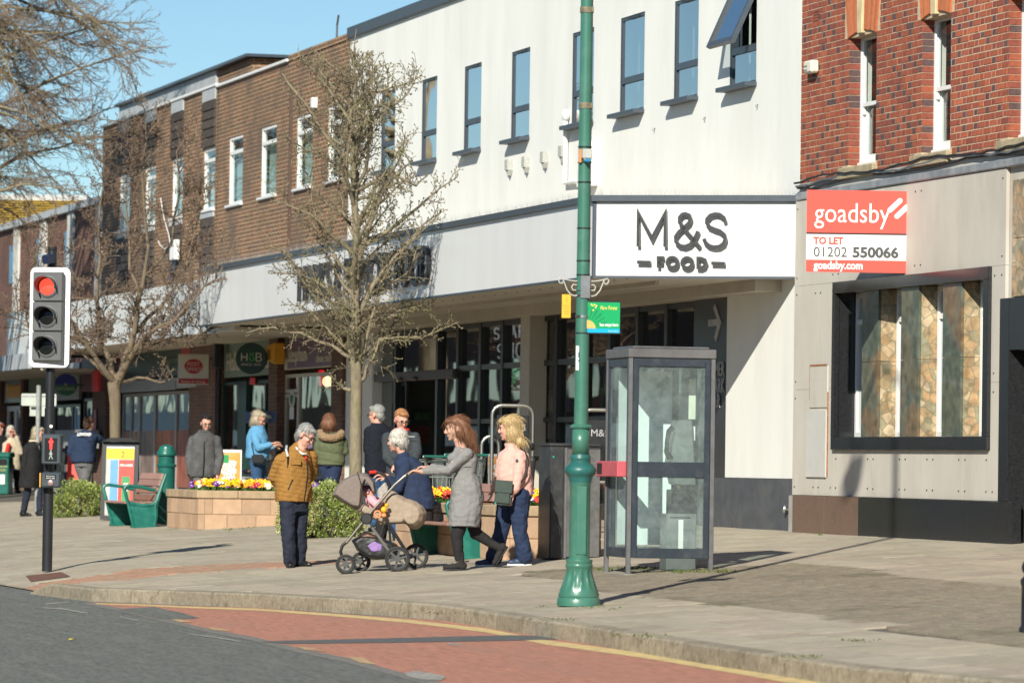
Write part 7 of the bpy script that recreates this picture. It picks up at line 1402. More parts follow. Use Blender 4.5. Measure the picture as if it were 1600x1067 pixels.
def headM(c, yaw, pitch=0, roll=0, s=1.0): return Matrix.Translation(c) @ Matrix.Rotation(math.radians(yaw), 4, 'Z') @ Matrix.Rotation(math.radians(pitch), 4, 'X') @ Matrix.Rotation(math.radians(roll), 4, 'Y') @ Matrix.Scale(s, 4)
def head(mb, Mx, fem=False):
    E = lambda c, r: mb.ell(c, r, 16, 12, M=Mx)
    E((0, .018, .032), (.076, .092, .084)); E((0, -.03, -.02), (.063, .06, .085)); E((0, -.036, -.07), (.046 if fem else .052, .048, .042)); E((0, -.068, -.096), (.020, .020, .016)); E((0, -.074, .028), (.050, .017, .012))
    mb.tube([Mx @ Vector(p) for p in ((0, -.083, .018), (0, -.098, -.008), (0, -.108, -.026))], [.009*Mx.to_scale().x, .012*Mx.to_scale().x, .015*Mx.to_scale().x], 10); E((0, -.100, -.030), (.017, .014, .010)); E((0, -.084, -.062), (.024, .010, .008))
    for sx_ in (-1, 1): E((sx_*.075, .012, -.012), (.011, .021, .031)); E((sx_*.038, -.066, -.022), (.022, .018, .024))
def face_bits(t_, Mx, glasses=None, shades=False):
    mb = MB()
    for sx_ in (-1, 1): mb.ell((sx_*.030, -.0855, .006), (.013, .006, .0065), 10, 6, M=Mx)
    mb.build('eyes', MT['eye_dark'], t_, smooth=True); mb = MB(); mb.ell((0, -.0935, -.0625), (.021, .004, .0045), 10, 6, M=Mx); mb.build('lips', MT['lips'], t_, smooth=True)
    mb = MB()
    for sx_ in (-1, 1): mb.tube([Mx @ Vector((sx_*x, -.092+.002*i, z)) for i, (x, z) in enumerate(((.014, .024), (.03, .029), (.046, .022)))], .004, 5)
    mb.build('eyebrows', MT['hair_brown'], t_, smooth=True)
    if glasses:
        mb = MB()
        for sx_ in (-1, 1): P = [(sx_*.033+.024*math.cos(a*.524), -.104, .004+.017*math.sin(a*.524)) for a in range(13)]; mb.tube([Mx @ Vector(p) for p in P], .003, 5); mb.tube([Mx @ Vector(p) for p in ((sx_*.057, -.103, .010), (sx_*.078, -.05, .010), (sx_*.080, .012, .004))], .003, 5)
        mb.tube([Mx @ Vector((-.011, -.105, .008)), Mx @ Vector((.011, -.105, .008))], .003, 5)
        if shades: [mb.ell((sx_*.033, -.103, .003), (.027, .006, .02), 10, 6, M=Mx) for sx_ in (-1, 1)]
        mb.build('glasses', glasses, t_, smooth=True)
def hand(mb, w_, d, pn, thumb=1, curl=.5, s=1.0):
    """wrist point, direction of the fingers, palm normal; thumb on the +/- side"""
    d = Vector(d).normalized(); pn = Vector(pn); pn = (pn-d*pn.dot(d)).normalized(); x = d.cross(pn)*thumb; w_ = Vector(w_)
    limb(mb, [w_-d*.02, w_+d*.02], [.026*s, .028*s], 10)
    for u in (-1, -.33, .33, 1): limb(mb, [w_+d*.01+x*u*.016*s, w_+d*.085*s+x*u*.029*s], [.018*s, .0135*s], 8)
    for i, u in enumerate((1, .33, -.33, -1)):
        L_ = (.072, .080, .075, .058)[i]*s; p = w_+d*.088*s+x*u*.029*s; dd = d.copy(); P = [p]
        for q in range(3): dd = (dd + pn*curl*(.55+.25*q)).normalized(); p = p+dd*L_*(.44, .31, .25)[q]; P.append(p)
        limb(mb, P, [.0115*s, .0105*s, .0095*s, .0085*s], 8)
    p = w_+d*.025*s+x*.032*s; q = p+(d*.7+x*.75+pn*.3).normalized()*.038*s; r = q+(d*.9+x*.15+pn*.55).normalized()*.034*s; limb(mb, [p, q, r], [.016*s, .0125*s, .0105*s], 8)
def shoe(t_, ankle, yaw, mat, sole, s=1.0, pitch=0.0, name='shoe', boot=0.0):
    Mx = Matrix.Translation(ankle) @ Matrix.Rotation(math.radians(yaw), 4, 'Z') @ Matrix.Rotation(math.radians(pitch), 4, 'X') @ Matrix.Scale(s, 4); mb = MB()
    mb.ell((0, .035, -.045), (.038, .055, .045), 12, 8, M=Mx); mb.ell((0, -.05, -.055), (.040, .075, .034), 12, 8, M=Mx); mb.ell((0, -.115, -.062), (.040, .06, .026), 12, 8, M=Mx); limb(mb, [Mx @ Vector((0, .02, -.03)), Mx @ Vector((0, .01, .03+boot))], [.042*s, .044*s])
    o = remesh(mb, .008, name, mat, t_, it=3); sb_ = MB(); P = [(.036*math.cos(a)*(1.12 if math.sin(a) > 0 else 1), (.125*math.sin(a)-.045)) for a in [i*math.pi/10 for i in range(20)]]; sb_.prism([(x, y) for x, y in P], -.098, -.078, 'z', M=Mx); sb_.build('sole', sole, o, bevel=.004)
HS = random.Random(77)
def strands(hair, Mx, n, ln, mat, r=.0019, lift=.0022):
    me = hair.data; mb = MB(); fw = (Mx.to_3x3() @ Vector((0, -1, 0))).normalized(); c0 = Mx.translation; vs = me.vertices; N_ = len(vs); Mi = Mx.inverted()
    for _ in range(n):
        v = vs[HS.randrange(N_)]; p = v.co.copy(); q_ = Mi @ p
        if q_.y < -.035 and q_.z < .075: continue
        nn = v.normal; top = max(0.0, nn.z); d = Vector((0, 0, -1))*(1.05-top) - fw*(.15+.55*top) + rv(HS, .16); d = d - nn*d.dot(nn)
        if d.length < 1e-3: continue
        d.normalize(); L_ = ln*HS.uniform(.5, 1.25); P = [p-nn*.004, p+d*L_*.35+nn*lift, p+d*L_*.7+nn*lift*1.2+Vector((0, 0, -.1*L_)), p+d*L_+nn*lift*HS.uniform(-.5, 2)+Vector((0, 0, -.25*L_))]
        mb.tube(P, [r, r, r*.8, r*.3], 3, cap=False)
    return mb.build('hair_strands', mat, hair, smooth='all', kind='stuff')
def hairmesh(t_, Mx, lobes, mat, vox=.008, amp=.006, freq=(60, 60, 16), name='hair', tubes=(), ns=520, ln=.045):
    o = hairmesh0(t_, Mx, lobes, mat, vox, amp*.6, freq, name, tubes); strands(o, Mx, ns, ln, mat); return o
def hairmesh0(t_, Mx, lobes, mat, vox=.008, amp=.006, freq=(60, 60, 16), name='hair', tubes=()):
    mb = MB(); [mb.ell(c, r, 14, 10, M=Mx) for c, r in lobes]
    for P, R in tubes: limb(mb, P, R, 10)
    return remesh(mb, vox, name, mat, t_, disp=lambda c: amp*noise.noise(Vector((c.x*freq[0], c.y*freq[1], c.z*freq[2])))+amp*.6*noise.noise(c*25), it=2)
def folds(a=.006, f=11, q=0.0, qh=.1, seed=0.0):
    def fn(c):
        v = a*noise.noise(Vector((c.x*f+seed, c.y*f, c.z*f*.8))) + a*.6*noise.noise(Vector((c.x*f*2.3, c.y*f*2.3+seed, c.z*f*2.8)))
        if q: v += q*(abs(math.sin(math.pi*(c.z+.15*c.x)/qh))**.45-.8)
        return v
    return fn
for k_, c_ in (('hair_grey', (.30, .30, .29)), ('hair_white', (.52, .50, .45)), ('hair_brown', (.10, .052, .028)), ('hair_chestnut', (.19, .085, .045)), ('hair_blond', (.52, .38, .19)), ('hair_ginger', (.36, .17, .07)), ('hair_black', (.018, .015, .014)), ('hair_ash', (.40, .34, .24))): mk(k_, c_, .5, var=.35, scale=70, bump=.4, bscale=160, spec=.4)
cloth('brown_quilt', (.30, .152, .038)); cloth('navy_trouser', (.022, .027, .045)); cloth('grey_knit', (.225, .22, .22), .22, 90); cloth('pink_fleece', (.70, .40, .34), .06, 20, .2); cloth('navy_coat', (.022, .035, .075)); cloth('dark_jacket', (.045, .052, .058)); cloth('black_navy', (.010, .012, .02)); cloth('olive', (.105, .12, .065)); cloth('fur', (.26, .17, .095), .4, 60, .3); cloth('jeans', (.022, .036, .082), .3, 12); cloth('jeans_blue', (.035, .085, .18), .2, 12); cloth('sky_coat', (.11, .30, .50)); cloth('grey_puffer', (.09, .09, .092), .35, 6); cloth('grey_trouser', (.13, .13, .135), .3, 7); cloth('navy_soft', (.02, .035, .075)); cloth('black_coat', (.016, .016, .018)); cloth('cream', (.62, .53, .38)); cloth('beige_coat', (.50, .43, .32)); cloth('black_tights', (.022, .021, .023)); cloth('suede', (.028, .026, .026)); cloth('white_shirt', (.66, .68, .67)); cloth('red_cloth', (.55, .03, .025)); cloth('leather_green', (.055, .075, .065), .15, 6, rough=.35); mk('sole_black', (.012, .012, .013), .6); mk('sole_white', (.75, .75, .74), .5); mk('navy_shoe', (.03, .05, .10), .5); mk('black_shoe', (.014, .014, .016), .35); mk('metal_ring', (.7, .6, .35), .25, metal=1)
class Person:
    def __init__(p, label, px0, pyg, Y=None, group=None):
        if Y is None: g_ = G(px0, pyg)
        else: g_ = At(px0, pyg, Y); g_.z = H(nof(g_)); 
        p.o = g_; p.Y = g_.y; p.k = g_.y/7000; p.px0 = px0; d = Vector((g_.x, g_.y, g_.z-CAMZ)); p.pyg = pyg if Y is None else 533.5 - FPX*(d.dot(cu)/d.dot(f0)); p.t = thing('person', label, 'person', g_, 0, group)
    def __call__(p, px, py, dy=0.0): d = ray(px, py); q = d*((p.Y+dy)/d.y); return Vector((q.x-p.o.x, dy, q.z+CAMZ-p.o.z))
def gz(p, v): return H(nof((p.o.x+v[0], p.o.y+v[1])))-p.o.z
# ---- man in the brown quilted jacket, hands behind his back, looking down at the pram
p = Person('grey haired man in brown quilted jacket, hands behind back, looking at pram', 458, 886); t = p.t; Q = p
Hd = Q(478, 680, -.02); Mx = headM(Hd, 66, 32, 6, 1.06); b = MB(); head(b, Mx)
limb(b, [Q(468, 712, 0), Q(473, 690, 0)], [.062, .056]); torso(b, [(Q(459, 790), .16, .11, 30), (Q(457, 765), .15, .11, 30), (Q(459, 740), .165, .12, 32), (Q(462, 717), .18, .11, 32), (Q(465, 706), .10, .08, 32)])
limb(b, [Q(440, 716, -.10), Q(428, 745, .02), Q(446, 768, .17)], [.05, .042, .032]); limb(b, [Q(488, 712, .10), Q(486, 742, .22), Q(462, 766, .22)], [.05, .042, .032])
hand(b, Q(448, 769, .18), (1, .15, -.35), (0, -1, .1), 1, .5); hand(b, Q(460, 767, .23), (-1, -.05, -.3), (0, 1, .1), 1, .5)
limb(b, [Q(450, 785, -.07), Q(452, 832, -.09), Q(455, 876, -.03)], [.085, .058, .042]); limb(b, [Q(468, 785, .08), Q(467, 832, .06), Q(468, 874, .12)], [.085, .058, .042])
remesh(b, .0065, 'body', MT['skin_pink'], t); face_bits(t, Mx, MT['black_metal'])
hairmesh(t, Mx, [((0, .024, .046), (.080, .092, .078)), ((0, -.050, .086), (.055, .040, .022)), ((.048, .05, -.005), (.032, .048, .055)), ((-.048, .05, -.005), (.032, .048, .055)), ((0, .07, -.03), (.06, .038, .055))], MT['hair_grey'], amp=.004, freq=(70, 30, 40))
j = MB(); torso(j, [(Q(459, 783), .205, .165, 30), (Q(459, 772), .212, .172, 30), (Q(458, 750), .205, .165, 30), (Q(459, 728), .20, .155, 32), (Q(463, 713), .165, .125, 32), (Q(467, 704), .115, .095, 32)])
limb(j, [Q(445, 713, -.10), Q(438, 719, -.10), Q(428, 745, .00), Q(442, 767, .14)], [.06, .072, .070, .052]); limb(j, [Q(486, 711, .10), Q(488, 740, .20), Q(468, 764, .21)], [.075, .066, .052]); limb(j, [Q(464, 706, .02), Q(469, 699, .05)], [.10, .085])
remesh(j, .008, 'jacket', MT['brown_quilt'], t, folds(.007, 12, .0075, .048), 4)
tr_ = MB(); limb(tr_, [Q(450, 778, -.07), Q(450, 832, -.10), Q(453, 877, -.04)], [.105, .082, .072]); limb(tr_, [Q(468, 778, .08), Q(468, 832, .05), Q(468, 876, .10)], [.105, .082, .072]); torso(tr_, [(Q(459, 800), .15, .13, 30), (Q(459, 772), .17, .14, 30)]); remesh(tr_, .009, 'trousers', MT['navy_trouser'], t, folds(.014, 9, seed=3), 4)
for a, yw in ((Q(453, 876, -.05), 5), (Q(468, 874, .11), 50)): a.z = gz(p, a)+.098; shoe(t, a, yw, MT['black_shoe'], MT['sole_black'], 1.1)
c_ = MB(); limb(c_, [Q(466, 704, -.06), Q(473, 709, -.13), Q(479, 709, -.10)], [.014, .014, .011]); limb(c_, [Q(462, 698, -.03), Q(465, 702, -.09)], [.012, .014]); remesh(c_, .006, 'shirt_collar', MT['white_shirt'], t); c_ = MB(); limb(c_, [Q(478, 714, -.125), Q(480, 722, -.145)], [.016, .012]); remesh(c_, .006, 'red_top', MT['red_cloth'], t)
mb = MB(); mb.tube([Q(479, 716, -.150), Q(481, 740, -.172), Q(478, 765, -.182), Q(475, 784, -.178)], .008, 6); mb.build('zip', MT['black_shoe'], t, smooth=True); mb = MB(); mb.bar(Q(449, 768, -.185), Q(457, 749, -.180), .02, .012); mb.build('pocket_zip', MT['eye_dark'], t)
mb = MB(); mb.tube([Q(448, 696, .02), Q(447, 702, -.135), Q(450, 713, -.158)], .013, 6, flat=.5); mb.build('pack_strap', MT['lead_grey'], t, smooth=True); mb = MB(); mb.tube([Q(450, 713, -.158), Q(450, 727, -.168), Q(446, 745, -.15)], .012, 6); mb.build('pack_strap', MT['black_shoe'], t, smooth=True)
mb = MB(); mb.box(-.06, .06, -.006, .006, -.03, .03, 0, Matrix.Translation(Q(462, 722, -.170)) @ Matrix.Rotation(math.radians(10), 4, 'Z')); mb.build('pocket_flap', MT['brown_quilt'], t, bevel=.004)
# ---- woman in the grey knitted dress pushing the pram
p = Person('woman in grey knitted dress and black boots pushing the pram', 715, 891); t = p.t; Q = p
Mx = headM(Q(711, 669, 0), -82, 12, 0, 1.05); b = MB(); head(b, Mx, True); limb(b, [Q(722, 702), Q(716, 688)], [.055, .05]); torso(b, [(Q(731, 790), .13, .15, 0), (Q(728, 760), .10, .12, 0), (Q(727, 735), .08, .10, 0), (Q(726, 715), .09, .12, 0), (Q(726, 703), .07, .12, 0)])
limb(b, [Q(728, 708, -.14), Q(698, 735, -.17), Q(660, 737, -.16)], [.045, .037, .026]); limb(b, [Q(724, 708, .14), Q(700, 736, .18), Q(672, 731, .18)], [.045, .037, .026]); hand(b, Q(659, 737, -.16), (-1, 0, .15), (-.3, 0, -1), -1, .9, .95); hand(b, Q(671, 731, .18), (-1, 0, .15), (-.3, 0, -1), 1, .9, .95)
limb(b, [Q(722, 790, -.05), Q(714, 838, -.06), Q(718, 876, -.04)], [.085, .056, .036]); limb(b, [Q(736, 790, .06), Q(742, 833, .07), Q(774, 853, .08)], [.085, .056, .036]); remesh(b, .0065, 'body', MT['skin'], t); face_bits(t, Mx)
hairmesh(t, Mx, [((0, .035, .048), (.086, .095, .080)), ((0, -.035, .082), (.066, .055, .035)), ((.055, .045, -.03), (.035, .06, .075)), ((-.055, .055, -.03), (.035, .05, .075))], MT['hair_chestnut'], tubes=[([Q(717, 664, 0), Q(729, 676, -.01), Q(737, 690, -.02), Q(742, 699, -.02)], [.075, .070, .05, .02]), ([Q(722, 660, -.05), Q(728, 675, -.06), Q(735, 688, -.05)], [.045, .042, .03])], freq=(40, 60, 20), ns=900, ln=.10)
mb = MB(); mb.tube([Q(708+4.2*math.cos(a*.524), 680.5+5*math.sin(a*.524), -.092) for a in range(13)], .0025, 5); mb.build('hoop_earring', MT['metal_ring'], t, smooth=True)
j = MB(); torso(j, [(Q(725, 822), .165, .19, -3), (Q(726, 805), .172, .19, -2), (Q(731, 775), .172, .175, 0), (Q(729, 756), .155, .165, 0), (Q(728, 740), .112, .14, 0), (Q(726, 718), .14, .155, 0), (Q(727, 706), .095, .14, 0), (Q(724, 700), .06, .075, 0)])
limb(j, [Q(730, 709, -.13), Q(700, 735, -.17), Q(664, 736, -.16)], [.064, .052, .036]); limb(j, [Q(724, 708, .13), Q(700, 736, .18), Q(675, 731, .18)], [.070, .060, .040]); limb(j, [Q(712, 717, 0)], [.085]); limb(j, [Q(718, 706, 0)], [.075]); remesh(j, .008, 'dress', MT['grey_knit'], t, folds(.012, 9, seed=5), 5)
mb = MB(); mb.tube([Q(728+18.5*math.cos(a*.3142), 728.5+math.sin(a*.3142)*0, .155*math.sin(a*.3142)) for a in range(21)], .006, 5, cap=False); mb.build('waist_seam', MT['grey_knit'], t, smooth=True)
tr_ = MB(); limb(tr_, [Q(722, 800, -.05), Q(714, 838, -.06), Q(717, 872, -.04)], [.10, .068, .047]); limb(tr_, [Q(738, 800, .06), Q(743, 833, .07), Q(768, 849, .08)], [.10, .068, .047]); remesh(tr_, .008, 'leggings', MT['black_tights'], t, folds(.004, 14))
a = Q(717, 876, -.04); a.z = gz(p, a)+.098; shoe(t, a, -84, MT['suede'], MT['sole_black'], 1.0, 0, 'boot', .06); a = Q(776, 856, .08); shoe(t, a, -84, MT['suede'], MT['sole_black'], 1.0, 58, 'boot', .05)
# ---- woman in the pink fleece
p = Person('fair haired woman in pale pink fleece and jeans carrying a green shoulder bag', 805, 883); t = p.t; Q = p
Mx = headM(Q(796, 669, 0), -100, 6, 0, 1.10); b = MB(); head(b, Mx, True); limb(b, [Q(803, 702), Q(799, 684)], [.054, .046]); torso(b, [(Q(803, 790), .16, .15, 15), (Q(803, 760), .16, .14, 15), (Q(803, 730), .16, .15, 15), (Q(804, 712), .16, .15, 15), (Q(803, 702), .08, .1, 15)])
limb(b, [Q(813, 712, -.16), Q(809, 744, -.20), Q(803, 768, -.22)], [.048, .040, .028]); limb(b, [Q(795, 712, .17), Q(782, 742, .2), Q(771, 763, .2)], [.048, .040, .028]); hand(b, Q(802.5, 767, -.22), (-.12, -.02, -1), (-1, 0, 0), -1, .30, .98); hand(b, Q(770.5, 763, .2), (-.25, 0, -1), (-1, 0, -.1), 1, .35, .95)
limb(b, [Q(811, 790, -.07), Q(813, 836, -.08), Q(820, 872, -.06)], [.09, .06, .042]); limb(b, [Q(794, 790, .08), Q(782, 836, .1), Q(770, 872, .14)], [.09, .06, .042]); remesh(b, .0065, 'body', MT['skin_pink'], t); face_bits(t, Mx)
hairmesh(t, Mx, [((0, .030, .050), (.088, .095, .080)), ((0, -.05, .078), (.066, .05, .035)), ((.058, .035, -.04), (.036, .07, .085)), ((-.058, .045, -.04), (.034, .06, .085)), ((0, .075, -.06), (.080, .052, .11)), ((.02, .095, -.14), (.07, .045, .055)), ((-.03, .10, -.12), (.05, .04, .05))], MT['hair_blond'], amp=.006, freq=(60, 60, 14), ns=800, ln=.10)
j = MB(); torso(j, [(Q(805, 773), .19, .175, 12), (Q(804, 765), .195, .18, 12), (Q(803, 740), .185, .175, 12), (Q(802, 722), .18, .17, 12), (Q(804, 710), .165, .15, 12), (Q(803, 700), .09, .10, 12), (Q(800, 693), .075, .08, 12)])
limb(j, [Q(813, 713, -.15), Q(811, 742, -.20), Q(804, 764, -.23)], [.074, .064, .048]); limb(j, [Q(793, 713, .16), Q(783, 742, .2), Q(773, 760, .2)], [.08, .068, .048]); remesh(j, .008, 'fleece', MT['pink_fleece'], t, folds(.013, 9, seed=9), 4)
tr_ = MB(); limb(tr_, [Q(812, 775, -.07), Q(812, 832, -.09), Q(820, 869, -.06)], [.125, .078, .092]); limb(tr_, [Q(795, 775, .08), Q(783, 832, .1), Q(772, 870, .14)], [.12, .078, .09]); torso(tr_, [(Q(803, 790), .16, .15, 12), (Q(803, 770), .17, .16, 12)]); remesh(tr_, .009, 'jeans', MT['jeans'], t, folds(.012, 9, seed=2), 4)
for a, yw in ((Q(819, 874, -.06), -82), (Q(769, 875, .14), -86)): a.z = gz(p, a)+.098; shoe(t, a, yw, MT['navy_shoe'], MT['sole_white'], 1.08)
mb = MB(); mb.tube([Q(812, 699, -.10), Q(821, 706, -.17), Q(826, 722, -.19), Q(822, 742, -.22), Q(812, 756, -.25)], .012, 6, flat=.5); mb.build('bag_strap', MT['black_shoe'], t, smooth=True)
mb = MB(); c = Q(786.5, 770, -.27); mb.box(-.09, .085, -.05, .05, -.125, .13, 0, Matrix.Translation(c) @ Matrix.Rotation(math.radians(4), 4, 'Y')); bag = mb.build('shoulder_bag', MT['leather_green'], t, bevel=.02, seg=2); mb = MB(); mb.box(-.095, .09, -.058, -.045, .0, .135, 0, Matrix.Translation(c) @ Matrix.Rotation(math.radians(4), 4, 'Y')); mb.build('flap', MT['leather_green'], bag, bevel=.006)
mb = MB(); mb.lathe([(.016, 0), (.016, .004), (.008, .005)], n=14, M=Matrix.Translation(Q(804, 700.5, -.232)) @ Matrix.Rotation(math.pi/2, 4, 'X')); o = mb.build('sleeve_badge', MT['navy_shoe'], t); o.location = Q(804.5, 719, -.245) - Q(804, 700.5, -.232) + Vector((.02, 0, 0))
# ---- pram with a baby
pr = Person('x', 600, 893.5); Q = pr; t = pr.t; t.name = 'pram'; tag(t, 'taupe pram with hood and footmuff, baby inside and loaded basket', 'pram')
mk('pram_taupe', (.205, .165, .145), .85, var=.12, scale=40, bump=.3, bscale=200); mk('pram_tan', (.34, .265, .20), .85, var=.12, scale=30, bump=.3, bscale=200); mk('pram_frame', (.20, .18, .16), .35, metal=.8, var=.1); mk('pram_black', (.014, .014, .015), .5, var=.2)
def puffy(poly, hw_, name, m, vox=.011, n=6, pw=2.6, disp=None, it=5, dy=.28, fl=.8):
    mb = MB(); c = sum((Q(*q) for q in poly), Vector())/len(poly); vs = []; fs = []; k = len(poly)
    for i in range(n+1):
        u = -1+2*i/n; sc_ = fl+(1-fl)*(1-abs(u)**pw)
        for q in poly: a = Q(*q); a = c+(a-c)*sc_; vs.append((a.x, dy+u*hw_, a.z))
    for i in range(n):
        for j_ in range(k): fs.append((i*k+j_, i*k+(j_+1) % k, (i+1)*k+(j_+1) % k, (i+1)*k+j_))
    fs += [tuple(range(k-1, -1, -1)), tuple(n*k+j_ for j_ in range(k))]; mb.add(vs, fs); return remesh(mb, vox, name, m, t, disp, it)
def wheel(px, py, r, dy, nm='wheel'):
    c = Q(px, py, dy); c.z = gz(pr, c)+r; w_ = MB(); n_ = 26
    P = [(c.x+(r-.014)*math.cos(a*2*math.pi/n_), dy, c.z+(r-.014)*math.sin(a*2*math.pi/n_)) for a in range(n_+1)]; w_.tube(P, .016, 8, cap=False); o = w_.build(nm, MT['black_rubber'], t, smooth=True)
    P = [(c.x+(r-.034)*math.cos(a*2*math.pi/n_), dy, c.z+(r-.034)*math.sin(a*2*math.pi/n_)) for a in range(n_+1)]; s_ = MB(); s_.tube(P, .008, 6, cap=False); [s_.bar((c.x, dy, c.z), (c.x+(r-.03)*math.cos(a*1.0472+.3), dy, c.z+(r-.03)*math.sin(a*1.0472+.3)), .024, .016, up=(0, 1, 0)) for a in range(6)]; s_.lathe([(.034, -.022), (.034, .022)], n=14, M=Matrix.Translation(c) @ Matrix.Rotation(math.pi/2, 4, 'X')); s_.build('spokes', M('spoke_grey', (.06, .06, .062), .5) if 'spoke_grey' not in bpy.data.materials else bpy.data.materials['spoke_grey'], o); return c
r1, r2 = 15.3*pr.k, 19.6*pr.k
w1 = wheel(540, 880, r1, 0.0); w2 = wheel(564, 880, r1, .50); w3 = wheel(621, 876, r2, 0.0); w4 = wheel(650, 876, r2, .58)
mb = MB()
for dy in (.04, .54): mb.tube([Q(652, 733, dy), Q(632, 744, dy), Q(617, 757, dy), Q(573, 808, dy), Q(541, 848, dy)], .015, 8)
mb.build('handle_tube', MT['pram_frame'], t, smooth=True); mb = MB(); mb.tube([Q(634, 742, .04), Q(650, 733, .04), Q(656, 732, .07), Q(656, 732, .51), Q(650, 733, .54), Q(634, 742, .54)], .019, 8); mb.build('handle_grip', MT['pram_black'], t, smooth=True)
mb = MB(); [mb.bar(Q(580, 822, dy), Q(616, 872, dy), .028, .02, up=(0, 1, 0)) for dy in (.05, .53)]; mb.build('rear_leg', MT['pram_frame'], t); mb = MB(); [mb.tube([Q(541, 847, dy), Q(535, 852, dy), Q(532, 862, dy), Q(538, 878, dy)], .017, 8) for dy in (.04, .50)]; mb.build('front_fork', MT['pram_black'], t, smooth=True)
mb = MB(); [mb.tube([Q(605, 815, dy), Q(634, 860, dy), Q(640, 868, dy)], .018, 8) for dy in (.05, .53)]; mb.tube([w3, w4], .012, 6); mb.build('suspension', MT['pram_black'], t, smooth=True)
for dy in (.0, .53): mb = MB(); mb.lathe([(.055, -.02), (.062, 0), (.062, .03), (.05, .04)], n=20, M=Matrix.Translation(Q(573, 810, dy)) @ Matrix.Rotation(math.pi/2, 4, 'X')); mb.build('hub_joint', MT['pram_black'], t, smooth=True)
puffy([(517, 774), (523, 760), (536, 748), (552, 740), (568, 738), (577, 742), (572, 748), (566, 760), (565, 780), (563, 797), (552, 796), (535, 786)], .225, 'hood', MT['pram_taupe'], disp=folds(.003, 12)); puffy([(566, 741), (576, 743), (584, 753), (587, 772), (583, 772), (578, 760), (570, 752)], .225, 'hood_rim', MT['pram_taupe'])
mb = MB(); mb.tube([Q(558, 737, .06), Q(563, 752, .045), Q(567, 775, .045), Q(562, 796, .05)], .007, 6); mb.build('hood_trim', MT['pram_frame'], t, smooth=True)
puffy([(553, 795), (565, 786), (588, 800), (612, 806), (640, 808), (636, 818), (600, 820), (572, 806)], .20, 'seat', MT['pram_tan'])
puffy([(597, 772), (606, 766), (616, 768), (632, 778), (650, 784), (661, 792), (666, 803), (663, 817), (652, 827), (640, 826), (630, 815), (606, 812), (594, 808), (592, 790)], .185, 'footmuff', MT['pram_tan'], vox=.009, it=10, disp=folds(.008, 7, seed=4), fl=.7); puffy([(588, 806), (606, 808), (606, 820), (592, 821), (587, 814)], .15, 'seat_front', MT['pram_tan'])
puffy([(548, 845), (562, 836), (590, 838), (618, 850), (622, 866), (600, 874), (575, 872), (556, 860)], .19, 'basket', MT['pram_black'], fl=.85, disp=folds(.006, 12)); puffy([(556, 838), (575, 832), (592, 840), (588, 848), (572, 856), (558, 850)], .15, 'brown_bag', M('brown_leather', (.17, .075, .045), .5), fl=.8); puffy([(570, 852), (584, 844), (600, 850), (598, 862), (580, 864)], .205, 'purple_bundle', M('lilac', (.28, .17, .42), .8), fl=.8, disp=folds(.008, 16))
mb = MB(); mb.ell(Q(600, 796, -.0), (.035, .04, .035), 10, 8); mb.ell(Q(604, 789, .0), (.022, .03, .022), 8, 6); mb.build('yellow_toy', M('toy_yellow', (.80, .42, .02), .7), t, smooth=True); mb = MB(); mb.tube([Q(590+5*math.cos(a*.524), 803+5*math.sin(a*.524), -.01) for a in range(13)], .010, 6); mb.ell(Q(600, 805, .0), (.03, .035, .025), 8, 6); mb.build('orange_toy', M('toy_orange', (.70, .26, .10), .7), t, smooth=True)
bp_ = Person('baby in pink lying under the pram hood', 585, 893.5); bp_.o = pr.o; bp_.t.location = pr.o; bp_.k = pr.k; bp_.px0 = 600; bp_.pyg = pr.pyg; B_ = bp_; Q = pr
mb = MB(); Mx = headM(Q(574, 768, .26), 100, -35, 0, .62); head(mb, Mx, True); limb(mb, [Q(577, 778, .26), Q(584, 786, .26), Q(596, 796, .26)], [.045, .07, .075]); limb(mb, [Q(582, 782, .17), Q(590, 786, .12), Q(597, 783, .14)], [.03, .026, .02]); remesh(mb, .007, 'body', MT['skin_pink'], bp_.t); mb = MB(); limb(mb, [Q(578, 781, .26), Q(588, 789, .26), Q(598, 798, .26)], [.06, .088, .09]); limb(mb, [Q(580, 780, .16), Q(588, 788, .11), Q(595, 785, .12)], [.045, .038, .03]); remesh(mb, .008, 'pink_suit', M('baby_pink', (.68, .36, .42), .85, var=.1), bp_.t, folds(.005, 14)); mb = MB(); mb.ell(Q(572.5, 765.5, .26), (.058, .058, .055), 12, 8); mb.build('bonnet', M('bonnet_mauve', (.25, .12, .17), .85, var=.2), bp_.t, smooth=True)
# ---- white haired woman sitting on the bench, arm on a wheeled walker
bs_, bn_ = BN2; sp_ = SF(bs_-1.32, bn_+.24); Yb = sp_.y
p = Person('white haired woman in quilted navy coat sitting on the far end of the bench', 640, 880, Yb); t = p.t; Q = p
Mx = headM(Q(620, 688, 0), -118, 8, 0, 1.08); b = MB(); head(b, Mx, True); limb(b, [Q(632, 717), Q(625, 700)], [.055, .047]); torso(b, [(Q(652, 812), .17, .15, 20), (Q(650, 790), .17, .15, 20), (Q(645, 760), .16, .14, 20), (Q(640, 735), .17, .13, 20), (Q(634, 717), .10, .10, 20)]); limb(b, [Q(634, 728, -.12), Q(622, 762, -.2), Q(603, 744, -.22)], [.048, .04, .028]); limb(b, [Q(640, 728, .14), Q(622, 756, .25), Q(606, 748, .2)], [.048, .04, .028]); hand(b, Q(603, 743, -.22), (-1, 0, .1), (-.2, 0, -1), -1, .8, .95); hand(b, Q(606, 748, .2), (-1, 0, .1), (-.2, 0, -1), 1, .8, .95)
zk = H(nof(p.o))-p.o.z; kx = Q(652, 812).x
for dy in (-.10, .10): a = Vector((kx, dy, .46)); kn = Vector((kx-.40, dy*1.2, .47)); an = Vector((kx-.42, dy*1.2, .10)); limb(b, [a, kn, an], [.085, .058, .04])
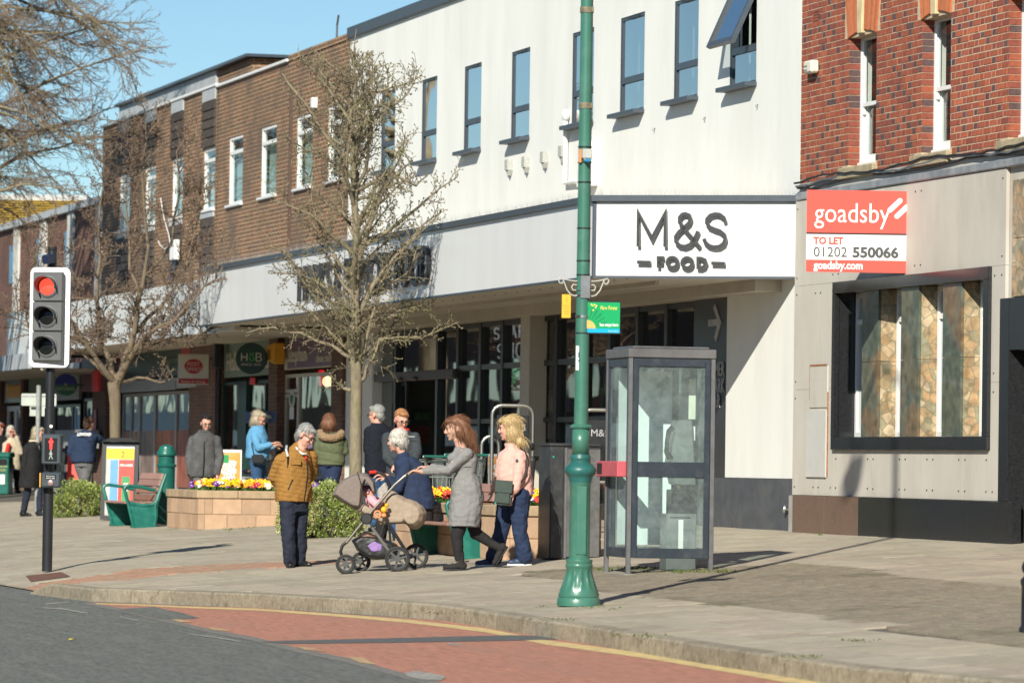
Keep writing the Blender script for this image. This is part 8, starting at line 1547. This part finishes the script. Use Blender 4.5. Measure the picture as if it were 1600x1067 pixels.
remesh(b, .007, 'body', MT['skin_pink'], t); face_bits(t, Mx)
hairmesh(t, Mx, [((0, .028, .046), (.088, .098, .084)), ((0, .06, -.015), (.078, .062, .075)), ((.05, .01, .0), (.04, .07, .05)), ((-.05, .01, .0), (.04, .07, .05))], MT['hair_white'], amp=.009, freq=(45, 45, 35))
j = MB(); torso(j, [(Q(650, 795), .215, .20, 15), (Q(650, 780), .215, .20, 15), (Q(647, 758), .20, .185, 15), (Q(643, 738), .19, .17, 15), (Q(638, 724), .17, .14, 15), (Q(633, 713), .10, .11, 15)]); limb(j, [Q(634, 730, -.12), Q(621, 763, -.2), Q(607, 748, -.22)], [.078, .07, .05]); limb(j, [Q(642, 730, .14), Q(624, 756, .25), Q(610, 750, .2)], [.078, .07, .05]); limb(j, [Q(630, 714, 0)], [.08]); remesh(j, .0085, 'coat', MT['navy_coat'], t, folds(.006, 12, .005, .09), 5)
tr_ = MB(); [limb(tr_, [Vector((kx+.02, dy, .47)), Vector((kx-.40, dy*1.2, .475)), Vector((kx-.42, dy*1.2, .14))], [.10, .075, .06]) for dy in (-.10, .10)]; torso(tr_, [(Q(652, 818), .19, .17, 20), (Q(651, 792), .19, .17, 20)]); remesh(tr_, .010, 'trousers', MT['black_tights'], t, folds(.005, 10), 4)
for dy in (-.12, .12): a = Vector((kx-.42, dy, 0)); a.z = gz(p, a)+.098; shoe(t, a, -80, MT['black_shoe'], MT['sole_black'])
wk = Person('x', 597, 880, Yb-.05); t = wk.t; t.name = 'wheeled_walker'; tag(t, 'black wheeled walker with red grip and floral seat between pram and woman', 'walker'); Q = wk; mb = MB()
for dy in (-.22, .22): mb.tube([Q(578, 738, dy), Q(590, 737, dy), Q(602, 742, dy), Q(608, 755, dy), Q(606, 800, dy), Q(612, 868, dy)], .013, 8); mb.tube([Q(606, 800, dy), Q(585, 868, dy)], .013, 8)
mb.build('frame', MT['pram_black'], t, smooth=True); mb = MB(); mb.tube([Q(577, 738, -.22), Q(588, 737, -.22)], .019, 8); mb.build('red_grip', MT['red_cloth'], t, smooth=True); mb = MB(); mb.box(-.13, .10, -.2, .2, -.02, .02, 0, Matrix.Translation(Q(602, 790, 0))); mb.build('seat', M('floral', (.45, .38, .30), .8, var=.5, scale=30), t, bevel=.01); mb = MB(); mb.prism([(Q(590, 765).x, Q(590, 765).z), (Q(603, 752).x, Q(603, 752).z), (Q(611, 770).x, Q(611, 770).z), (Q(606, 790).x, Q(606, 790).z), (Q(592, 788).x, Q(592, 788).z)][::-1], -.2, .2); mb.build('bag', M('walker_bag', (.36, .33, .30), .8, var=.3, scale=25), t, bevel=.02)
for px in (587, 612):
    for dy in (-.23, .23): c = Q(px, 870, dy); c.z = gz(wk, c)+.09; mb = MB(); mb.tube([(c.x+.076*math.cos(a*.4488), dy, c.z+.076*math.sin(a*.4488)) for a in range(15)], .013, 6, cap=False); mb.bar((c.x-.07, dy, c.z), (c.x+.07, dy, c.z), .02, .01); mb.build('wheel', MT['black_rubber'], t, smooth=True)
# ---- generic standing figure for the people further back
def figure(label, px, Y, hd, yaw, pitch, sh, wst, hem, feet, arms, coat, legs, hairm, hair=(), skin='skin_pink', vox=.011, glasses=None, w_=(.20, .19), dp=(.135, .15), tyaw=None, quilt=0, hem_w=None, shoes='black_shoe', hs=1.11, fem=False, lw=.085, cname='coat', gait=.10, hands=True, shades=False, collar=None, qh=.1, fringe=True):
    """hd, sh, wst, hem: picture points of head, shoulder line, waist, coat hem; feet: two points; arms: shoulder, elbow, wrist (+depths)"""
    p = Person(label, px, 800, Y); t = p.t; Q = p; ty = yaw if tyaw is None else tyaw; Mx = headM(Q(*hd), yaw, pitch, 0, hs); b = MB(); head(b, Mx, fem); S_, W_, E_ = Q(*sh), Q(*wst), Q(*hem); nk_ = S_.lerp(Q(*hd), .35)
    limb(b, [S_, Q(*hd)-Vector((0, 0, .08))], [.058, .05]); torso(b, [(E_, w_[0]*.75, dp[0]*.75, ty), (W_, w_[0]*.75, dp[0]*.75, ty), (W_.lerp(S_, .6), w_[0]*.8, dp[0]*.8, ty), (S_-Vector((0, 0, .03)), w_[0]*.85, dp[0]*.7, ty), (S_+Vector((0, 0, .02)), .08, .07, ty)])
    j = MB(); hw2 = hem_w or w_[1]; torso(j, [(E_, hw2*1.02, dp[1], ty), (E_+Vector((0, 0, .05)), hw2*1.04, dp[1]*1.03, ty), (W_, w_[1], dp[1], ty), (W_.lerp(S_, .6), w_[0]*1.0, dp[0]*1.1, ty), (S_-Vector((0, 0, .05)), w_[0]*1.02, dp[0]*.95, ty), (S_+Vector((0, 0, .01)), w_[0]*.72, dp[0]*.8, ty), (nk_, .085, .085, ty)])
    for i, a in enumerate(arms):
        A = [Q(*q) for q in a]; limb(b, A, [.048, .04, .03]); limb(j, [A[0], A[1], A[1].lerp(A[2], .88)], [.076, .066, .05])
        if hands: dd = (A[2]-A[1]).normalized(); hand(b, A[2], dd, (-.3 if i else .3, -.2, -.6) if abs(dd.z) < .7 else ((1 if A[2].x < E_.x else -1), .1, 0), 1 if i else -1, .45)
    tr_ = MB(); hips = E_.copy(); hips.z = max(E_.z, .80) if E_.z > .5 else E_.z+.1
    for i, f in enumerate(feet):
        F = Q(*f); F.z = gz(p, F)+.098; sx_ = Vector((math.cos(math.radians(ty)), math.sin(math.radians(ty)), 0))*(.085 if i else -.085); h_ = Vector((W_.x, W_.y, .88))+sx_; kn = h_.lerp(F, .52)+Vector((math.sin(math.radians(ty)), -math.cos(math.radians(ty)), 0))*.03; limb(b, [h_, kn, F], [.085, .058, .04]); limb(tr_, [h_+Vector((0, 0, .02)), kn, F.lerp(kn, .06)], [lw*1.2, lw, lw*.85]); shoe(t, F, ty + (8 if i else -8), MT[shoes], MT['sole_black'] if shoes != 'navy_shoe' else MT['sole_white'], 1.05)
    torso(tr_, [(Vector((W_.x, W_.y, .84)), .15, .125, ty), (Vector((W_.x, W_.y, .98)), .16, .13, ty)])
    remesh(b, vox*.8, 'body', MT[skin], t); remesh(j, vox, cname, MT[coat], t, folds(.008, 9, quilt, qh, seed=px*.1), 5); remesh(tr_, vox, 'trousers', MT[legs], t, folds(.007, 10, seed=px*.2), 4); face_bits(t, Mx, glasses, shades)
    L0 = [((0, .030, .048), (.081, .090, .080)), ((0, -.040, .090 if fringe else .098), (.058, .045, .028 if fringe else .018)), ((0, .068, -.02), (.062, .042, .06))] + list(hair)
    hairmesh(t, Mx, L0, MT[hairm], vox=vox*.8, ns=330, ln=.09 if fem else .03)
    if collar: c_ = MB(); n0_ = S_.lerp(Q(*hd), .28); [c_.ell((n0_.x+.085*math.cos(a), n0_.y+.085*math.sin(a), n0_.z), (.026, .026, .03), 8, 6) for a in [i*.5236 for i in range(12)]]; remesh(c_, .009, 'collar', MT[collar], t)
    return p, Mx
BOB = [((.052, .02, -.03), (.036, .065, .07)), ((-.052, .02, -.03), (.036, .065, .07)), ((0, .06, -.05), (.07, .05, .07))]
p, Mx = figure('ginger man in dark jacket with red collar standing behind the seated woman', 628, 57.5, (627.5, 656, -.03), 22, 22, (627, 678), (628, 720), (628, 752), [(618, 830, 0), (640, 830, .05)], [((606, 684, -.02), (605, 714, -.08), (616, 728, -.28)), ((648, 684, .0), (651, 708, -.08), (647, 722, -.25))], 'dark_jacket', 'jeans_blue', 'hair_ginger', glasses=MT['black_metal'], w_=(.205, .20), collar='red_cloth', tyaw=15); mb = MB(); put_text(mb, 'outdoor', .025, 0, 0, 0, .002); mb.v = [tuple(p(638, 682.5, -.185)+Vector(v)) for v in mb.v]; mb.build('chest_print', MT['text_white'], p.t, kind='stuff')
p, Mx = figure('grey haired man seen from behind in long dark coat by the white pillar', 592, 61.5, (588, 648, 0), -125, 8, (593, 668), (592, 710), (593, 742), [(584, 830, 0), (603, 830, .1)], [((577, 674, -.06), (575, 704, -.08), (580, 722, -.10)), ((610, 674, .06), (613, 705, .05), (606, 728, .0))], 'black_navy', 'jeans_blue', 'hair_grey', glasses=MT['black_metal'], w_=(.205, .205), tyaw=-150)
p, Mx = figure('woman seen from behind in olive parka with fur trimmed hood and jeans', 517, 66.5, (515, 660, -.02), 170, 10, (517, 682), (517, 712), (517, 726), [(506, 815, 0), (528, 815, .1)], [((499, 688, 0), (496, 706, -.02), (505, 716, .18)), ((535, 688, 0), (538, 706, -.02), (530, 714, .18))], 'olive', 'jeans', 'hair_chestnut', BOB + [((0, .07, -.03), (.10, .06, .085))], w_=(.215, .205), dp=(.15, .15), quilt=.016, qh=.13, fem=True, cname='parka', lw=.092)
j = MB(); hp = p(517, 680, -.06)
for i in range(13): a = math.pi*i/12; limb(j, [Vector((hp.x+.155*math.cos(a), hp.y-.10*math.sin(a)-.03, hp.z+.03-.07*math.sin(a)))], [.058])
remesh(j, .010, 'fur_hood', MT['fur'], p.t, lambda c: .016*noise.noise(c*60), 1)
p, Mx = figure('woman in light blue coat with dark bag looking at goods by the shop', 404, 72, (404.5, 655, 0), 75, 22, (402, 672), (403, 700), (402, 716), [(398, 800, 0), (408, 800, .12)], [((398, 680, -.12), (404, 700, -.20), (424, 694, -.22)), ((406, 680, .12), (412, 700, .16), (428, 697, .10))], 'sky_coat', 'jeans_blue', 'hair_ash', BOB, w_=(.17, .175), dp=(.16, .185), fem=True, glasses=MT['black_metal'], collar='sky_coat'); mb = MB(); mb.box(-.10, .10, -.04, .04, -.075, .075, 0, Matrix.Translation(p(403, 717, -.24))); mb.build('handbag', MT['black_shoe'], p.t, bevel=.02, seg=2); mb = MB(); mb.tube([p(397, 711, -.2), p(393, 695, -.19), p(398, 676, -.13)], .007, 5); mb.build('bag_strap', MT['black_shoe'], p.t, smooth=True)
p, Mx = figure('bearded man in mottled grey padded jacket and glasses walking forward', 318, 71.5, (322.5, 661, -.03), 14, 16, (319, 679), (317, 720), (316, 745), [(308, 815, -.1), (327, 815, .15)], [((301, 687, 0), (295, 715, -.03), (297, 743, -.10)), ((338, 687, 0), (344, 715, -.02), (340, 743, -.08))], 'grey_puffer', 'grey_trouser', 'hair_black', [((.03, -.05, -.09), (.03, .03, .03)), ((-.03, -.05, -.09), (.03, .03, .03)), ((0, -.064, -.10), (.03, .026, .02))], w_=(.205, .215), dp=(.15, .165), quilt=.003, qh=.2, glasses=MT['black_metal'], collar='grey_puffer', cname='jacket', fringe=False)
mb = MB(); mb.tube([p(319, 690, -.175), p(318, 720, -.20), p(317, 744, -.19)], .007, 5); mb.build('zip', MT['eye_dark'], p.t, smooth=True)
p, Mx = figure('man seen from behind in navy jacket with white lettering by the red poster', 133, 79, (139.5, 663, 0), 145, 10, (134, 676), (131, 706), (130, 722), [(122, 800, 0), (143, 800, .1)], [((114, 684, 0), (110, 706, -.02), (117, 722, .05)), ((152, 684, .02), (161, 690, .15), (168, 697, .25))], 'navy_soft', 'grey_trouser', 'hair_brown', w_=(.225, .215), dp=(.15, .16), cname='jacket', tyaw=165); mb = MB(); put_text(mb, 'LOMOND', .075, 0, 0, 0, .004, shear=.3, width=.25, bold=.003); mb.v = [tuple(p(120, 680.5, -.190)+Vector((v[0], v[1]-.15*v[0]*0, v[2]))) for v in mb.v]; mb.build('back_lettering', MT['text_white'], p.t, kind='stuff')
p, Mx = figure('woman in long black coat with cream fur collar walking behind the posts', 52, 79.7, (60, 678, 0), 62, 12, (52, 694), (50, 730), (47, 762), [(37, 806, .05), (62, 804, -.1)], [((42, 700, -.12), (38, 728, -.14), (44, 744, -.16)), ((60, 700, .12), (66, 722, .16), (66, 742, .05))], 'black_coat', 'navy_trouser', 'hair_ash', BOB, w_=(.19, .20), dp=(.15, .185), fem=True, collar='cream', lw=.07)
p, Mx = figure('white haired woman in sunglasses and beige coat with red bag at left', 19, 103, (17, 674, 0), 25, 5, (19, 689), (19, 714), (19, 734), [(14, 800, 0), (26, 800, .1)], [((9, 695, -.05), (7, 712, -.12), (13, 718, -.22)), ((29, 695, 0), (33, 707, -.1), (25, 680, -.2))], 'beige_coat', 'black_tights', 'hair_white', BOB, w_=(.19, .19), fem=True, glasses=MT['black_metal'], shades=True); mb = MB(); mb.box(-.045, .045, -.03, .03, -.12, .12, 0, Matrix.Translation(p(12, 700, -.24)) @ Matrix.Rotation(.25, 4, 'Y')); mb.build('red_bag', MT['red_cloth'], p.t, bevel=.02)
p, Mx = figure('person in dark coat and red cap cut by the left edge of the picture', 1, 104, (0, 669, 0), 40, 5, (1, 685), (1, 714), (1, 734), [(-6, 800, 0), (8, 800, .1)], [((-9, 691, 0), (-11, 708, -.05), (-6, 722, -.1)), ((11, 691, 0), (12, 708, -.05), (7, 720, -.15))], 'black_coat', 'black_tights', 'hair_grey', w_=(.20, .20)); mb = MB(); mb.ell((0, .01, .075), (.09, .105, .05), 14, 8, M=Mx); mb.ell((0, -.11, .06), (.06, .06, .012), 12, 6, M=Mx); mb.build('cap', M('cap_rust', (.32, .06, .03), .8), p.t, smooth=True)
# ---- mobility scooter parked by the planter
mp = At(858, 815, 55.5); mp.z = H(nof(mp)); k = 55.5/7000; t = thing('mobility_scooter', 'black mobility scooter parked behind the woman in pink', 'scooter', mp, math.radians(-10))
for x in (-30, 34): MB().lathe([(.05, -.045), (.13, -.045), (.13, .045), (.05, .045)], n=18, M=Matrix.Translation((x*k*1.1, 0, .13)) @ Matrix.Rotation(math.pi/2, 4, 'X')).build('wheel', MT['black_rubber'], t, smooth=True)
MB().box(-36*k, 36*k, -.22, .22, .14, .22).build('deck', MT['pram_black'], t, bevel=.03); MB().box(-4*k, 30*k, -.24, .24, .52, .62).build('seat', MT['pram_black'], t, bevel=.04, seg=2); MB().box(24*k, 34*k, -.22, .22, .60, 1.12).build('backrest', MT['pram_black'], t, bevel=.04, seg=2); MB().tube([(12*k, 0, .2), (12*k, 0, .54)], .05, 8).build('seat_post', MT['pram_black'], t)
MB().tube([(-34*k, 0, .2), (-26*k, 0, .95), (-20*k, 0, 1.0)], .03, 8).build('tiller', MT['pram_black'], t, smooth=True); mb = MB(); mb.tube([(-22*k, -.28, 1.0), (-22*k, .28, 1.0)], .018, 8); mb.ell((-22*k, -.3, 1.13), (.03, .07, .05), 8, 6); mb.build('handlebar', MT['pram_black'], t, smooth=True)
